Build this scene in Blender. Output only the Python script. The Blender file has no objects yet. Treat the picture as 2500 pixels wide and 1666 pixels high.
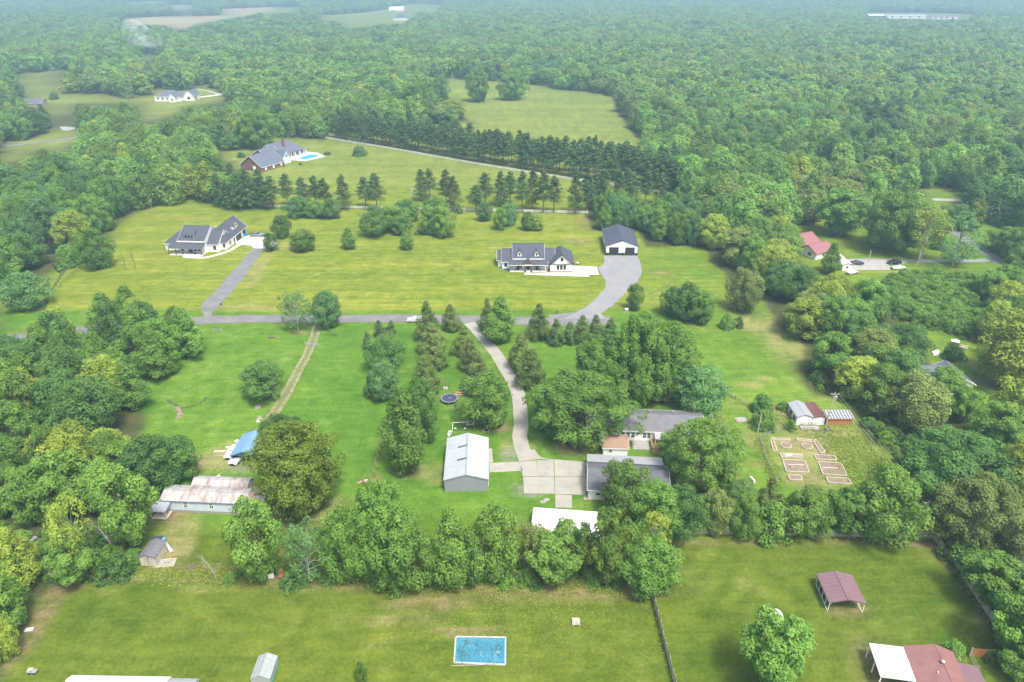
import bpy, bmesh, math, random
import numpy as np
from mathutils import Vector, Matrix

scene = bpy.context.scene
root_col = scene.collection

# ---------------------------------------------------------------- camera, sky, sun, exposure
CAM_H = 95.0
PITCH = math.radians(27.26)
FPX = 1733.0                       # focal length for a 2500 px wide frame
cam_d = bpy.data.cameras.new('camera')
cam = bpy.data.objects.new('camera', cam_d)
root_col.objects.link(cam)
cam.location = (0, 0, CAM_H)
cam.rotation_euler = (math.pi / 2 - PITCH, 0, 0)
cam_d.sensor_width = 36.0
cam_d.lens = 36.0 * FPX / 2500.0
cam_d.clip_start = 0.5
cam_d.clip_end = 30000
scene.camera = cam

SUN_ELEV, SUN_AZ = math.radians(62), math.radians(148)      # azimuth clockwise from +Y
world = bpy.data.worlds.new('World')
scene.world = world
world.use_nodes = True
wn = world.node_tree
bg = wn.nodes['Background']
sky = wn.nodes.new('ShaderNodeTexSky')
sky.sky_type = 'NISHITA'
sky.sun_disc = False
sky.sun_elevation = SUN_ELEV
sky.sun_rotation = SUN_AZ
sky.air_density = 1.0
sky.dust_density = 6.0
sky.ozone_density = 1.0
wn.links.new(sky.outputs[0], bg.inputs[0])
bg.inputs[1].default_value = 0.095
sd = bpy.data.lights.new('sun', 'SUN')
sd.energy = 1.5
sd.angle = math.radians(12)
sd.color = (1.0, 0.96, 0.88)
sun = bpy.data.objects.new('sun', sd)
root_col.objects.link(sun)
dv = Vector((math.sin(SUN_AZ) * math.cos(SUN_ELEV), math.cos(SUN_AZ) * math.cos(SUN_ELEV), math.sin(SUN_ELEV)))
sun.rotation_euler = dv.to_track_quat('Z', 'Y').to_euler()
sun.location = (0, 0, 200)
scene.view_settings.view_transform = 'Standard'
scene.view_settings.look = 'None'
scene.view_settings.gamma = 1.0
scene.view_settings.use_curve_mapping = False
scene.view_settings.exposure = 1.58
scene.render.engine = 'CYCLES'
scene.cycles.volume_bounces = 2

# ---------------------------------------------------------------- survey: photo pixel -> place on the ground
CP, SP = math.cos(PITCH), math.sin(PITCH)
def G(x, y, h=0.0):
    v = (y - 833) / FPX; u = (x - 1250) / FPX
    t = (CAM_H - h) / (SP + v * CP)
    return (u * t, t * (CP - v * SP))
def HT(xb, yb, yt):
    Y = G(xb, yb)[1]; v = (yt - 833) / FPX
    return CAM_H - Y * (SP + v * CP) / (CP - v * SP)
def SC(y):
    return CP * (y + 60) / CAM_H
def PX(X, Y, Z):
    dz = CAM_H - Z
    z = Y * CP + dz * SP
    return 1250 + FPX * X / z, 833 + FPX * (dz * CP - Y * SP) / z
def pxnp(X, Y, Z):
    dz = CAM_H - Z
    z = Y * CP + dz * SP
    return 1250 + FPX * X / z, 833 + FPX * (dz * CP - Y * SP) / z

# ---------------------------------------------------------------- bookkeeping
def tag(o, label=None, cat=None, group=None, kind=None):
    if label: o['label'] = label
    if cat: o['category'] = cat
    if group: o['group'] = group
    if kind: o['kind'] = kind
    return o
def link(name, data, parent=None, loc=(0, 0, 0), rot=(0, 0, 0), scale=(1, 1, 1)):
    o = bpy.data.objects.new(name, data)
    root_col.objects.link(o)
    o.location = loc; o.rotation_euler = rot; o.scale = scale
    if parent: o.parent = parent
    return o
def thing(name, label, cat, loc=(0, 0, 0), rz=0.0, group=None):
    o = link(name, None, None, loc, (0, 0, rz))
    o.empty_display_size = 0.5
    return tag(o, label, cat, group)
def copy_tree(o, parent=None):
    c = o.copy(); root_col.objects.link(c); c.parent = parent
    for ch in list(o.children): copy_tree(ch, c)
    return c

class MB:
    def __init__(s): s.v = []; s.f = []; s.m = []
    def add(s, vs, fs, mi=0):
        b = len(s.v); s.v += [tuple(v) for v in vs]; s.f += [tuple(b + i for i in f) for f in fs]; s.m += [mi] * len(fs); return s
    def box(s, x0, x1, y0, y1, z0, z1, mi=0):
        return s.add([(x0,y0,z0),(x1,y0,z0),(x1,y1,z0),(x0,y1,z0),(x0,y0,z1),(x1,y0,z1),(x1,y1,z1),(x0,y1,z1)],
                     [(3,2,1,0),(4,5,6,7),(0,1,5,4),(1,2,6,5),(2,3,7,6),(3,0,4,7)], mi)
    def bar(s, p, q, w, h=None, mi=0):
        p = Vector(p); q = Vector(q); d = q - p
        if d.length < 1e-6: return s
        h = h or w; n = d.normalized()
        a = n.cross(Vector((0,0,1)))
        if a.length < 1e-3: a = Vector((1,0,0))
        a.normalize(); b = a.cross(n).normalized()
        vs = []
        for c in (p, q):
            for sa, sb in ((-1,-1),(1,-1),(1,1),(-1,1)): vs.append(c + a*sa*w/2 + b*sb*h/2)
        return s.add(vs, [(0,1,2,3),(7,6,5,4),(0,4,5,1),(1,5,6,2),(2,6,7,3),(3,7,4,0)], mi)
    def tube(s, pts, rs, n=6, mi=0, cap=True):
        pts = [Vector(p) for p in pts]
        if not hasattr(rs, '__len__'): rs = [rs]*len(pts)
        b = len(s.v)
        for i, p in enumerate(pts):
            d = (pts[min(i+1,len(pts)-1)] - pts[max(i-1,0)])
            d = d.normalized() if d.length > 1e-9 else Vector((0,0,1))
            a = d.cross(Vector((0.3,1,0.1))); a.normalize(); c = d.cross(a)
            for k in range(n):
                t = 2*math.pi*k/n
                s.v.append(tuple(p + a*math.cos(t)*rs[i] + c*math.sin(t)*rs[i]))
        for i in range(len(pts)-1):
            for k in range(n):
                s.f.append((b+i*n+k, b+i*n+(k+1)%n, b+(i+1)*n+(k+1)%n, b+(i+1)*n+k)); s.m.append(mi)
        if cap:
            s.f.append(tuple(b+k for k in range(n))[::-1]); s.m.append(mi)
            s.f.append(tuple(b+(len(pts)-1)*n+k for k in range(n))); s.m.append(mi)
        return s
    def prism(s, poly, z0, z1, mi=0):
        n = len(poly)
        vs = [(x,y,z0) for x,y in poly] + [(x,y,z1) for x,y in poly]
        fs = [tuple(range(n))[::-1], tuple(range(n,2*n))] + [(i,(i+1)%n,n+(i+1)%n,n+i) for i in range(n)]
        return s.add(vs, fs, mi)
    def slab(s, corners, th, mi=0):
        """thick sheet below 3 or 4 given top corners"""
        c = [Vector(p) for p in corners]; n = (c[1]-c[0]).cross(c[2]-c[0]).normalized()
        if n.z < 0: n = -n
        k = len(c); vs = [tuple(p) for p in c] + [tuple(p - n*th) for p in c]
        fs = [tuple(range(k)), tuple(range(k,2*k))[::-1]] + [(i,(i+1)%k,k+(i+1)%k,k+i) for i in range(k)]
        return s.add(vs, fs, mi)
    def lathe(s, prof, n=12, c=(0,0), mi=0):
        b = len(s.v)
        for r, z in prof:
            for k in range(n):
                t = 2*math.pi*k/n; s.v.append((c[0]+r*math.cos(t), c[1]+r*math.sin(t), z))
        for i in range(len(prof)-1):
            for k in range(n): s.f.append((b+i*n+k, b+i*n+(k+1)%n, b+(i+1)*n+(k+1)%n, b+(i+1)*n+k)); s.m.append(mi)
        s.f.append(tuple(b+(len(prof)-1)*n+k for k in range(n))); s.m.append(mi)
        return s
    def mesh(s, name, mats):
        me = bpy.data.meshes.new(name)
        me.from_pydata(s.v, [], s.f)
        mats = mats if isinstance(mats, (list, tuple)) else [mats]
        for m in mats: me.materials.append(m)
        if len(mats) > 1: me.polygons.foreach_set('material_index', s.m)
        bm = bmesh.new(); bm.from_mesh(me); bmesh.ops.recalc_face_normals(bm, faces=bm.faces); bm.to_mesh(me); bm.free()
        return me
    def build(s, name, mats, parent=None, loc=(0,0,0), rot=(0,0,0)):
        return link(name, s.mesh(name, mats), parent, loc, rot)

# ---------------------------------------------------------------- materials
def newmat(name):
    m = bpy.data.materials.new(name); m.use_nodes = True
    nt = m.node_tree; nt.nodes.clear()
    out = nt.nodes.new('ShaderNodeOutputMaterial'); p = nt.nodes.new('ShaderNodeBsdfPrincipled')
    nt.links.new(p.outputs[0], out.inputs[0])
    return m, nt, p, out
def noise(nt, scale, detail=4, vec=None, rough=0.6):
    n = nt.nodes.new('ShaderNodeTexNoise'); n.inputs['Scale'].default_value = scale
    n.inputs['Detail'].default_value = detail; n.inputs['Roughness'].default_value = rough
    if vec is not None: nt.links.new(vec, n.inputs['Vector'])
    return n.outputs['Fac']
def coords(nt, scale=(1,1,1), kind='Object'):
    t = nt.nodes.new('ShaderNodeTexCoord'); mp = nt.nodes.new('ShaderNodeMapping')
    mp.inputs['Scale'].default_value = scale
    nt.links.new(t.outputs[kind], mp.inputs[0]); return mp.outputs[0]
def ramp(nt, fac, stops):
    r = nt.nodes.new('ShaderNodeValToRGB'); cr = r.color_ramp
    while len(cr.elements) > 1: cr.elements.remove(cr.elements[-1])
    for i, (p, c) in enumerate(stops):
        e = cr.elements[0] if i == 0 else cr.elements.new(p)
        e.position = p; e.color = (*c, 1) if len(c) == 3 else c
    nt.links.new(fac, r.inputs[0]); return r.outputs[0]
def mixc(nt, fac, a, b, mode='MIX'):
    m = nt.nodes.new('ShaderNodeMix'); m.data_type = 'RGBA'; m.blend_type = mode
    for s, v in ((m.inputs[0], fac), (m.inputs[6], a), (m.inputs[7], b)):
        if isinstance(v, bpy.types.NodeSocket): nt.links.new(v, s)
        elif isinstance(v, (int, float)): s.default_value = v
        else: s.default_value = (*v, 1)
    return m.outputs[2]
def bump(nt, p, h, strength=0.3, dist=0.05):
    b = nt.nodes.new('ShaderNodeBump'); b.inputs['Strength'].default_value = strength
    b.inputs['Distance'].default_value = dist
    nt.links.new(h, b.inputs['Height']); nt.links.new(b.outputs[0], p.inputs['Normal'])
def surf(name, col, rough=0.7, vary=0.18, scale=0.8, metallic=0.0, stretch=(1,1,1), stain=None, stain_amt=(0.5,0.65), spec=0.5, bumps=0.2, fine=12, sscale=0.5, sstretch=None):
    m, nt, p, out = newmat(name)
    v = coords(nt, stretch)
    n1 = noise(nt, scale, 5, v); n2 = noise(nt, fine, 3, v)
    lo = tuple(c*(1-vary) for c in col); hi = tuple(min(1, c*(1+vary)) for c in col)
    c = ramp(nt, n1, [(0.3, lo), (0.7, hi)])
    c = mixc(nt, 0.35, c, mixc(nt, n2, lo, hi))
    if stain:
        v2 = coords(nt, sstretch or stretch)
        n3 = noise(nt, sscale, 6, v2, 0.7)
        r = ramp(nt, n3, [(stain_amt[0], (0,0,0)), (stain_amt[1], (1,1,1))])
        c = mixc(nt, r, c, stain)
    nt.links.new(c, p.inputs['Base Color'])
    p.inputs['Roughness'].default_value = rough; p.inputs['Metallic'].default_value = metallic
    p.inputs['Specular IOR Level'].default_value = spec
    if bumps: bump(nt, p, n2, bumps, 0.03)
    return m

M = {}
M['white_siding'] = surf('white_siding', (.80,.80,.79), .55, .05, 1.5)
M['white_trim'] = surf('white_trim', (.84,.84,.83), .5, .04, 2)
M['white_metal'] = surf('white_metal', (.82,.83,.84), .4, .05, .6, stain=(.5,.5,.48), stain_amt=(.62,.78), stretch=(1,.12,1))
M['grey_siding'] = surf('grey_siding', (0.264,0.290,0.330), .5, .07, .8)
M['dark_shingle'] = surf('dark_shingle', (0.060,0.070,0.092), .85, .22, 1.2, fine=7, stretch=(.6,2,1), bumps=.6)
M['mid_shingle'] = surf('mid_shingle', (0.137,0.140,0.158), .85, .28, 1.0, fine=5, stretch=(.5,2.5,1), bumps=.7)
M['old_shingle'] = surf('old_shingle', (0.105,0.112,0.130), .85, .35, .9, fine=5, stretch=(.5,3,1), bumps=.8)
M['tan_shingle'] = surf('tan_shingle', (0.270,0.180,0.128), .85, .16, .9, fine=6, stretch=(.5,2.5,1), bumps=.5)
M['blue_grey_shingle'] = surf('blue_grey_shingle', (0.101,0.119,0.158), .8, .16, .5, fine=4, bumps=.4)
M['charcoal_metal'] = surf('charcoal_metal', (0.068,0.080,0.108), .45, .12, .5)
M['black_metal'] = surf('black_metal', (.02,.022,.032), .45, .15, 1)
M['galvanised'] = surf('galvanised', (.46,.49,.52), .42, .10, .5, metallic=.25, stain=(.16,.15,.15), stain_amt=(.60,.78), sstretch=(.22,1.6,1), sscale=.7)
M['galvanised_ribbed'] = surf('galvanised_ribbed', (0.375,0.390,0.420), .45, .16, .9, metallic=.25, stretch=(2.2,.1,1), stain=(.38,.30,.27), stain_amt=(.58,.75), sscale=.5)
M['rusty_metal'] = surf('rusty_metal', (.37,.37,.365), .6, .18, .8, stain=(.21,.11,.07), stain_amt=(.46,.68), sstretch=(2.2,.5,1), sscale=.5)
M['brown_rust'] = surf('brown_rust', (.13,.06,.05), .7, .35, 1.2, stretch=(.5,3,1))
M['blue_metal'] = surf('blue_metal', (0.165,0.300,0.450), .42, .08, .7)
M['blue_dark_metal'] = surf('blue_dark_metal', (.09,.17,.30), .5, .08, .7)
M['mauve_metal'] = surf('mauve_metal', (0.180,0.112,0.126), .5, .10, .5, stretch=(1,.3,1))
M['red_brown_metal'] = surf('red_brown_metal', (.215,.105,.095), .6, .22, .6, stain=(.22,.12,.11), stain_amt=(.5,.8), sscale=1.2)
M['red_roof'] = surf('red_roof', (.24,.105,.11), .6, .12, .8)
M['white_roof'] = surf('white_roof', (.64,.65,.66), .45, .03, .6)
M['concrete'] = surf('concrete', (.31,.30,.26), .85, .10, .25, stain=(.24,.23,.20), stain_amt=(.5,.75), sscale=.35, fine=4)
M['pale_concrete'] = surf('pale_concrete', (0.527,0.510,0.476), .8, .08, .3)
M['asphalt'] = surf('asphalt', (0.142,0.149,0.155), .9, .2, .25, fine=3, stain=(.20,.195,.18), stain_amt=(.45,.65), sscale=.22)
M['grey_gravel'] = surf('grey_gravel', (0.211,0.218,0.231), .95, .12, .2, fine=5, stain=(.26,.25,.23), stain_amt=(.5,.75), sscale=.12, bumps=.6)
M['pale_gravel'] = surf('pale_gravel', (0.308,0.294,0.273), .95, .15, .3, fine=5, bumps=.6)
M['brick_red'] = surf('brick_red', (0.210,0.105,0.091), .85, .2, 3, fine=10)
M['wood_grey'] = surf('wood_grey', (.46,.42,.34), .85, .22, 1.6, stretch=(2,2,.3), stain=(.19,.17,.14), stain_amt=(.5,.7))
M['wood_tan'] = surf('wood_tan', (0.400,0.264,0.128), .8, .18, 2, stretch=(2,2,.4))
M['wood_bed'] = surf('wood_bed', (.40,.35,.27), .85, .2, 1.5)
M['wood_orange'] = surf('wood_orange', (.40,.17,.07), .8, .25, 2, stretch=(3,3,.4))
M['wood_brown'] = surf('wood_brown', (.17,.10,.06), .8, .2, 2)
M['bark'] = surf('bark', (.13,.105,.085), .95, .25, 2, stretch=(2,2,.4), bumps=.6)
M['pale_bark'] = surf('pale_bark', (.38,.36,.33), .9, .2, 2, stretch=(2,2,.4))
M['soil'] = surf('soil', (.21,.165,.125), .95, .3, 1.2, fine=6, bumps=.6)
M['glass'] = surf('window_glass', (.02,.025,.035), .08, .1, 1, spec=.8, bumps=0)
M['plastic_dark'] = surf('plastic_dark', (.03,.035,.05), .6, .1, 1)
M['navy_mat'] = surf('navy_mat', (0.036,0.048,0.080), .7, .12, 1.5)
M['pale_blue'] = surf('pale_blue', (.30,.42,.55), .5, .1, 1)
M['blue_plastic'] = surf('blue_plastic', (.02,.14,.45), .4, .05, 1)
M['teal_plastic'] = surf('teal_plastic', (.03,.30,.30), .5, .05, 1)
M['steel'] = surf('steel', (.45,.46,.47), .4, .1, 2, metallic=.5)
M['rubber'] = surf('rubber', (.02,.02,.02), .8, .1, 3)
M['stone'] = surf('stone', (0.294,0.280,0.259), .9, .2, 1.5, bumps=.6)
M['white_vinyl'] = surf('white_vinyl', (.78,.77,.75), .5, .05, 1)
M['creek'] = surf('creek_water', (.02,.028,.026), .08, .3, .3, spec=.6, bumps=.15, fine=2)
M['pool_water'] = surf('pool_water', (0.048,0.360,0.464), .06, .12, .6, spec=.6, bumps=.1)
M['tarp'] = surf('pool_tarp', (.045,.205,.30), .45, .12, .5, fine=3, stain=(.24,.38,.43), stain_amt=(.56,.74), sscale=.55, bumps=.5)
M['straw'] = surf('straw', (.50,.42,.26), .95, .25, 1)
M['rust_red'] = surf('rust_red', (.35,.09,.04), .8, .2, 2)
for nm, c in dict(car_silver=(.55,.56,.58), car_white=(.82,.82,.82), car_black=(.02,.024,.035), car_grey=(.20,.21,.23), car_navy=(.03,.04,.07)).items():
    M[nm] = surf(nm, c, .25, .03, 1, spec=.6, bumps=0)
    M[nm].node_tree.nodes['Principled BSDF'].inputs['Coat Weight'].default_value = .6

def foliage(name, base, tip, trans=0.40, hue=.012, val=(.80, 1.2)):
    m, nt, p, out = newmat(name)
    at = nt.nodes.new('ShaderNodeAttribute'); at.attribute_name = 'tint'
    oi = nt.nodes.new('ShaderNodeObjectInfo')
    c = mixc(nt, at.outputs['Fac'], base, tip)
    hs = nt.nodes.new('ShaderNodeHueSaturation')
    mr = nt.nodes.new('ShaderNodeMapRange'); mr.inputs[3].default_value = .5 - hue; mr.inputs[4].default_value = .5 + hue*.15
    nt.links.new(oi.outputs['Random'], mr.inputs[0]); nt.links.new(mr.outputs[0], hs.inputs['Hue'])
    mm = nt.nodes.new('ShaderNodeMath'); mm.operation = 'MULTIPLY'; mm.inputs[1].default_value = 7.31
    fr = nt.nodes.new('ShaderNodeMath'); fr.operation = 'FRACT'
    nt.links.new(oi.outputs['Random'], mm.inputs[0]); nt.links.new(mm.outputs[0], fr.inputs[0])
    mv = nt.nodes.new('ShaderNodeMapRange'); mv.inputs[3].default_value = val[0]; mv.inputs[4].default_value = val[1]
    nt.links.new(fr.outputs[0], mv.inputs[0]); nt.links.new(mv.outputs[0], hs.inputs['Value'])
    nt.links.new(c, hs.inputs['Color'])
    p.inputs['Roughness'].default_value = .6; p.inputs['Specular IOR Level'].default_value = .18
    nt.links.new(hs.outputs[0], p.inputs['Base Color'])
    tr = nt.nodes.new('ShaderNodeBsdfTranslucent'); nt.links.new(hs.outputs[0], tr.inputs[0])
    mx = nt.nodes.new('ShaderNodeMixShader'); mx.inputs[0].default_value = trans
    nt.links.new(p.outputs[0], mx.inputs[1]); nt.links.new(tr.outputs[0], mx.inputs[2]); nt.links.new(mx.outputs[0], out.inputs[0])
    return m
FOL = {
 'gold': foliage('leaves_gold', (0.112,0.211,0.024), (0.284,0.418,0.062)),
 'green': foliage('leaves_green', (0.095,0.201,0.034), (0.270,0.477,0.086)),
 'deep': foliage('leaves_deep', (0.068,0.157,0.039), (0.187,0.365,0.083)),
 'lime': foliage('leaves_lime', (0.180,0.303,0.034), (0.443,0.537,0.096)),
 'olive': foliage('leaves_olive', (0.128,0.203,0.052), (0.345,0.454,0.125)),
 'cool': foliage('leaves_cool', (0.085,0.201,0.062), (0.230,0.440,0.145)),
 'pine': foliage('needles_pine', (0.058,0.123,0.039), (0.156,0.258,0.078), .15, .015),
 'cedar': foliage('needles_cedar', (0.072,0.140,0.031), (0.222,0.311,0.069), .2, .02),
 'forest': foliage('leaves_forest', (0.092,0.201,0.039), (0.254,0.454,0.086), .35, .03, (.65, 1.45)),
}
# ---------------------------------------------------------------- tree meshes
PROF = {
 'round': lambda t: np.sqrt(np.clip(1-(2*t-1)**2, 0, 1))**.75,
 'ovate': lambda t: np.where(t < .32, np.sqrt(np.clip(t/.32, 0, 1)), np.clip((1-t)/.68, 0, 1)**.62),
 'spread': lambda t: np.where(t < .6, .35+.65*(t/.6), np.sqrt(np.clip(1-((t-.6)/.4)**2, 0, 1))),
 'cone': lambda t: np.where(t < .22, .7+.3*t/.22, np.clip((1-t)/.78, 0, 1)**.66),
 'dome': lambda t: np.sqrt(np.clip(1-t**2, 0, 1))**.8,
}
def leaf_quads(c, n, size, rng, aspect=.75):
    k = len(c)
    n = n / np.linalg.norm(n, axis=1, keepdims=True).clip(1e-6)
    r = rng.normal(size=(k, 3)); a = np.cross(n, r); a /= np.linalg.norm(a, axis=1, keepdims=True).clip(1e-6)
    b = np.cross(n, a)
    s = size[:, None] * .5
    a = a * s; b = b * s * aspect
    q = np.stack([c - a, c + b*.9 - a*.1, c + a, c - b*.9 + a*.1], axis=1)     # pointed leaf spray
    q[:, 1] += n*s*.25; q[:, 3] += n*s*.25
    return q
def crown_mesh(name, shape, H, W, zb, nl, nleaf, lr, leaf, mat, seed, flat=1.0, up=.35, gaps=0.0, inner=.12, jit=(.70,1.22)):
    rng = np.random.default_rng(seed)
    f = PROF[shape]; R = W/2; Hc = H - zb
    cs, rs = [], []
    ph = rng.random()*6
    asym = rng.normal(size=4)*.10
    for i in range(nl):
        t = (i+.5)/nl
        t = np.clip(t + rng.normal()*.04, .03, .97)
        r = float(f(np.array(t)))*R
        a = ph + i*2.39996 + rng.normal()*.3
        rad = r*(1 + asym[0]*math.cos(a) + asym[1]*math.sin(a) + asym[2]*math.cos(2*a) + asym[3]*math.sin(3*a))
        l = lr*R*rng.uniform(.7, 1.35)*(.65+.35*r/R)
        k = max(0, rad - l*.75)*rng.uniform(*jit)
        cs.append((k*math.cos(a), k*math.sin(a), zb + t*Hc - l*.3)); rs.append(l)
    # a few lobes on the axis so the top is closed
    for t in (.55, .78, .9):
        cs.append((rng.normal()*R*.1, rng.normal()*R*.1, zb + t*Hc - lr*R*.4)); rs.append(lr*R*.9*(1 if t < .8 else .7))
    cs = np.array(cs); rs = np.array(rs)
    if gaps:
        keep = rng.random(len(cs)) > gaps; cs, rs = cs[keep], rs[keep]
    w = rs**2; cnt = (nleaf*(1-inner)*w/w.sum()).astype(int)+1
    P, N, T, S = [], [], [], []
    axis = np.array([0, 0, zb + Hc*.4])
    for c, r, k in zip(cs, rs, cnt):
        d = rng.normal(size=(k, 3))
        out = c - axis; out = out/ max(np.linalg.norm(out), 1e-3)
        d += out*.55; d[:, 2] += up
        d /= np.linalg.norm(d, axis=1, keepdims=True)
        rr = r*np.clip(rng.normal(1, .13, size=(k, 1)), .5, 1.4)
        p = c + d*rr*np.array([1, 1, flat])
        P.append(p); N.append(d + rng.normal(size=(k, 3))*.42 + np.array([0, 0, .55]))
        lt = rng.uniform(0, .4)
        T.append(np.clip(lt + .35*rng.random(k) + .2*np.clip(d[:, 2], 0, 1)*rng.random(k), 0, 1))  # upward leaves tinted paler: highlights from above put into the leaf colour
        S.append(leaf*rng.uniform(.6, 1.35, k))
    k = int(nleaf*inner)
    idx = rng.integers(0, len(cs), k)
    P.append(cs[idx]*np.array([.75, .75, 1]) + rng.normal(size=(k, 3))*rs[idx][:, None]*.5); N.append(rng.normal(size=(k, 3))+np.array([0,0,.3])); T.append(rng.random(k)*.5); S.append(leaf*rng.uniform(.9, 1.5, k))  # inner leaves keep the darker tints, crown shade put into their colour
    P = np.concatenate(P); N = np.concatenate(N); T = np.concatenate(T); S = np.concatenate(S)
    P[:, 2] = np.maximum(P[:, 2], .15)
    q = leaf_quads(P, N, S, rng)
    n = len(q)
    me = bpy.data.meshes.new(name)
    me.vertices.add(n*4); me.vertices.foreach_set('co', q.reshape(-1))
    me.loops.add(n*4); me.loops.foreach_set('vertex_index', np.arange(n*4, dtype=np.int32))
    me.polygons.add(n); me.polygons.foreach_set('loop_start', np.arange(0, n*4, 4, dtype=np.int32))
    me.update(calc_edges=True)
    at = me.attributes.new('tint', 'FLOAT', 'FACE'); at.data.foreach_set('value', T.astype(np.float32))
    if mat: me.materials.append(mat)
    return me, cs
def trunk_mesh(name, H, zb, cs, r0, mat, seed, limbs=10, multi=1, top=.8):
    rng = random.Random(seed); mb = MB()
    for m in range(multi):
        dx, dy = (rng.uniform(-1,1)*.12*H*(m > 0), rng.uniform(-1,1)*.12*H*(m > 0))
        pts = [(0,0,-.3), (rng.uniform(-.1,.1)+dx*.2, rng.uniform(-.1,.1)+dy*.2, zb*.7), (dx*.6+rng.uniform(-.3,.3), dy*.6+rng.uniform(-.3,.3), H*.45), (dx, dy, H*top)]
        rr = r0/(1+.4*m)
        mb.tube(pts, [rr*1.25, rr, rr*.6, rr*.12], 6)
    sel = list(range(len(cs))); rng.shuffle(sel)
    for i in sel[:limbs]:
        c = cs[i]; z = max(zb*.6, min(c[2]*.62, H*.6))
        mid = (c[0]*.5, c[1]*.5, z + (c[2]-z)*.6)
        mb.tube([(0,0,z), mid, tuple(c)], [r0*.4, r0*.25, r0*.06], 4, cap=False)
    return mb.mesh(name, mat)
NOM_H, NOM_W = 12.0, 9.0
KIND = {}
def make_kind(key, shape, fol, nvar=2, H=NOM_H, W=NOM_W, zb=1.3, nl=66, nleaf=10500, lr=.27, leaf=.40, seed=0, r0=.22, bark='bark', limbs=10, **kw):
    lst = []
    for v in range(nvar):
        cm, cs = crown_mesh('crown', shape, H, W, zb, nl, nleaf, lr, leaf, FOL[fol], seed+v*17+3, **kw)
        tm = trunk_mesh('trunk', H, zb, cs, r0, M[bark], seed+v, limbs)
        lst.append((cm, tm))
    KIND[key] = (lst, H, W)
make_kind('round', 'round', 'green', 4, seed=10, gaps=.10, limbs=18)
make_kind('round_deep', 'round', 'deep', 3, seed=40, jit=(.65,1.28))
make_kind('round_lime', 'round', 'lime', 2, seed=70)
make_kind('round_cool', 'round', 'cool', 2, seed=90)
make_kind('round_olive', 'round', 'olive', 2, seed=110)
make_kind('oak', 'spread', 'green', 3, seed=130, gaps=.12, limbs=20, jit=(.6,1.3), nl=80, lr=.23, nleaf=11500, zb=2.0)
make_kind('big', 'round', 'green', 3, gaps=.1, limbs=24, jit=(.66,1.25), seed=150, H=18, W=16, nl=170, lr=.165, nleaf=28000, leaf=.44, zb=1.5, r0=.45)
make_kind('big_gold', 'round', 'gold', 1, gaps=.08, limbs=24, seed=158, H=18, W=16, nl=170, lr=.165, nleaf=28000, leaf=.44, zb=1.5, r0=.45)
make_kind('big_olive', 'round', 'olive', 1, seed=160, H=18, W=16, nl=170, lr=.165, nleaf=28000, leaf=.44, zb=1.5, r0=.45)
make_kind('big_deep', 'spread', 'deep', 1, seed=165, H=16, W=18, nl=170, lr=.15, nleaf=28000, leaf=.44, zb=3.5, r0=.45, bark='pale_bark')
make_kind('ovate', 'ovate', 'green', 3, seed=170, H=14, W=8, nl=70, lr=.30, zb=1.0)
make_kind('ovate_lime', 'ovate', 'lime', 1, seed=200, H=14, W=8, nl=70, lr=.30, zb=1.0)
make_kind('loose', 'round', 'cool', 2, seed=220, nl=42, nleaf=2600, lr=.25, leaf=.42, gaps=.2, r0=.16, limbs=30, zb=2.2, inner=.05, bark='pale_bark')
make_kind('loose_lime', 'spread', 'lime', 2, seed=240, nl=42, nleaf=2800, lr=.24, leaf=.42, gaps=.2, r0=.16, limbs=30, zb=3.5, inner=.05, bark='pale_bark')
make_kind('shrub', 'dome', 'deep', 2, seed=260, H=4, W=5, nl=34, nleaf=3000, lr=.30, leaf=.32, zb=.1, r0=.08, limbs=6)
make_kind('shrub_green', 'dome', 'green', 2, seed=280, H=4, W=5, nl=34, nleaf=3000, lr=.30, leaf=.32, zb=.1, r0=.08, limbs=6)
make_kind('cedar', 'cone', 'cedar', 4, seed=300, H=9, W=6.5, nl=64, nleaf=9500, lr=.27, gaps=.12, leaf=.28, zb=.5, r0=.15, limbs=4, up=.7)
make_kind('cedar_deep', 'cone', 'pine', 3, seed=330, H=9, W=6.5, nl=64, nleaf=9500, lr=.27, gaps=.12, leaf=.28, zb=.5, r0=.15, limbs=4, up=.7)

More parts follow.
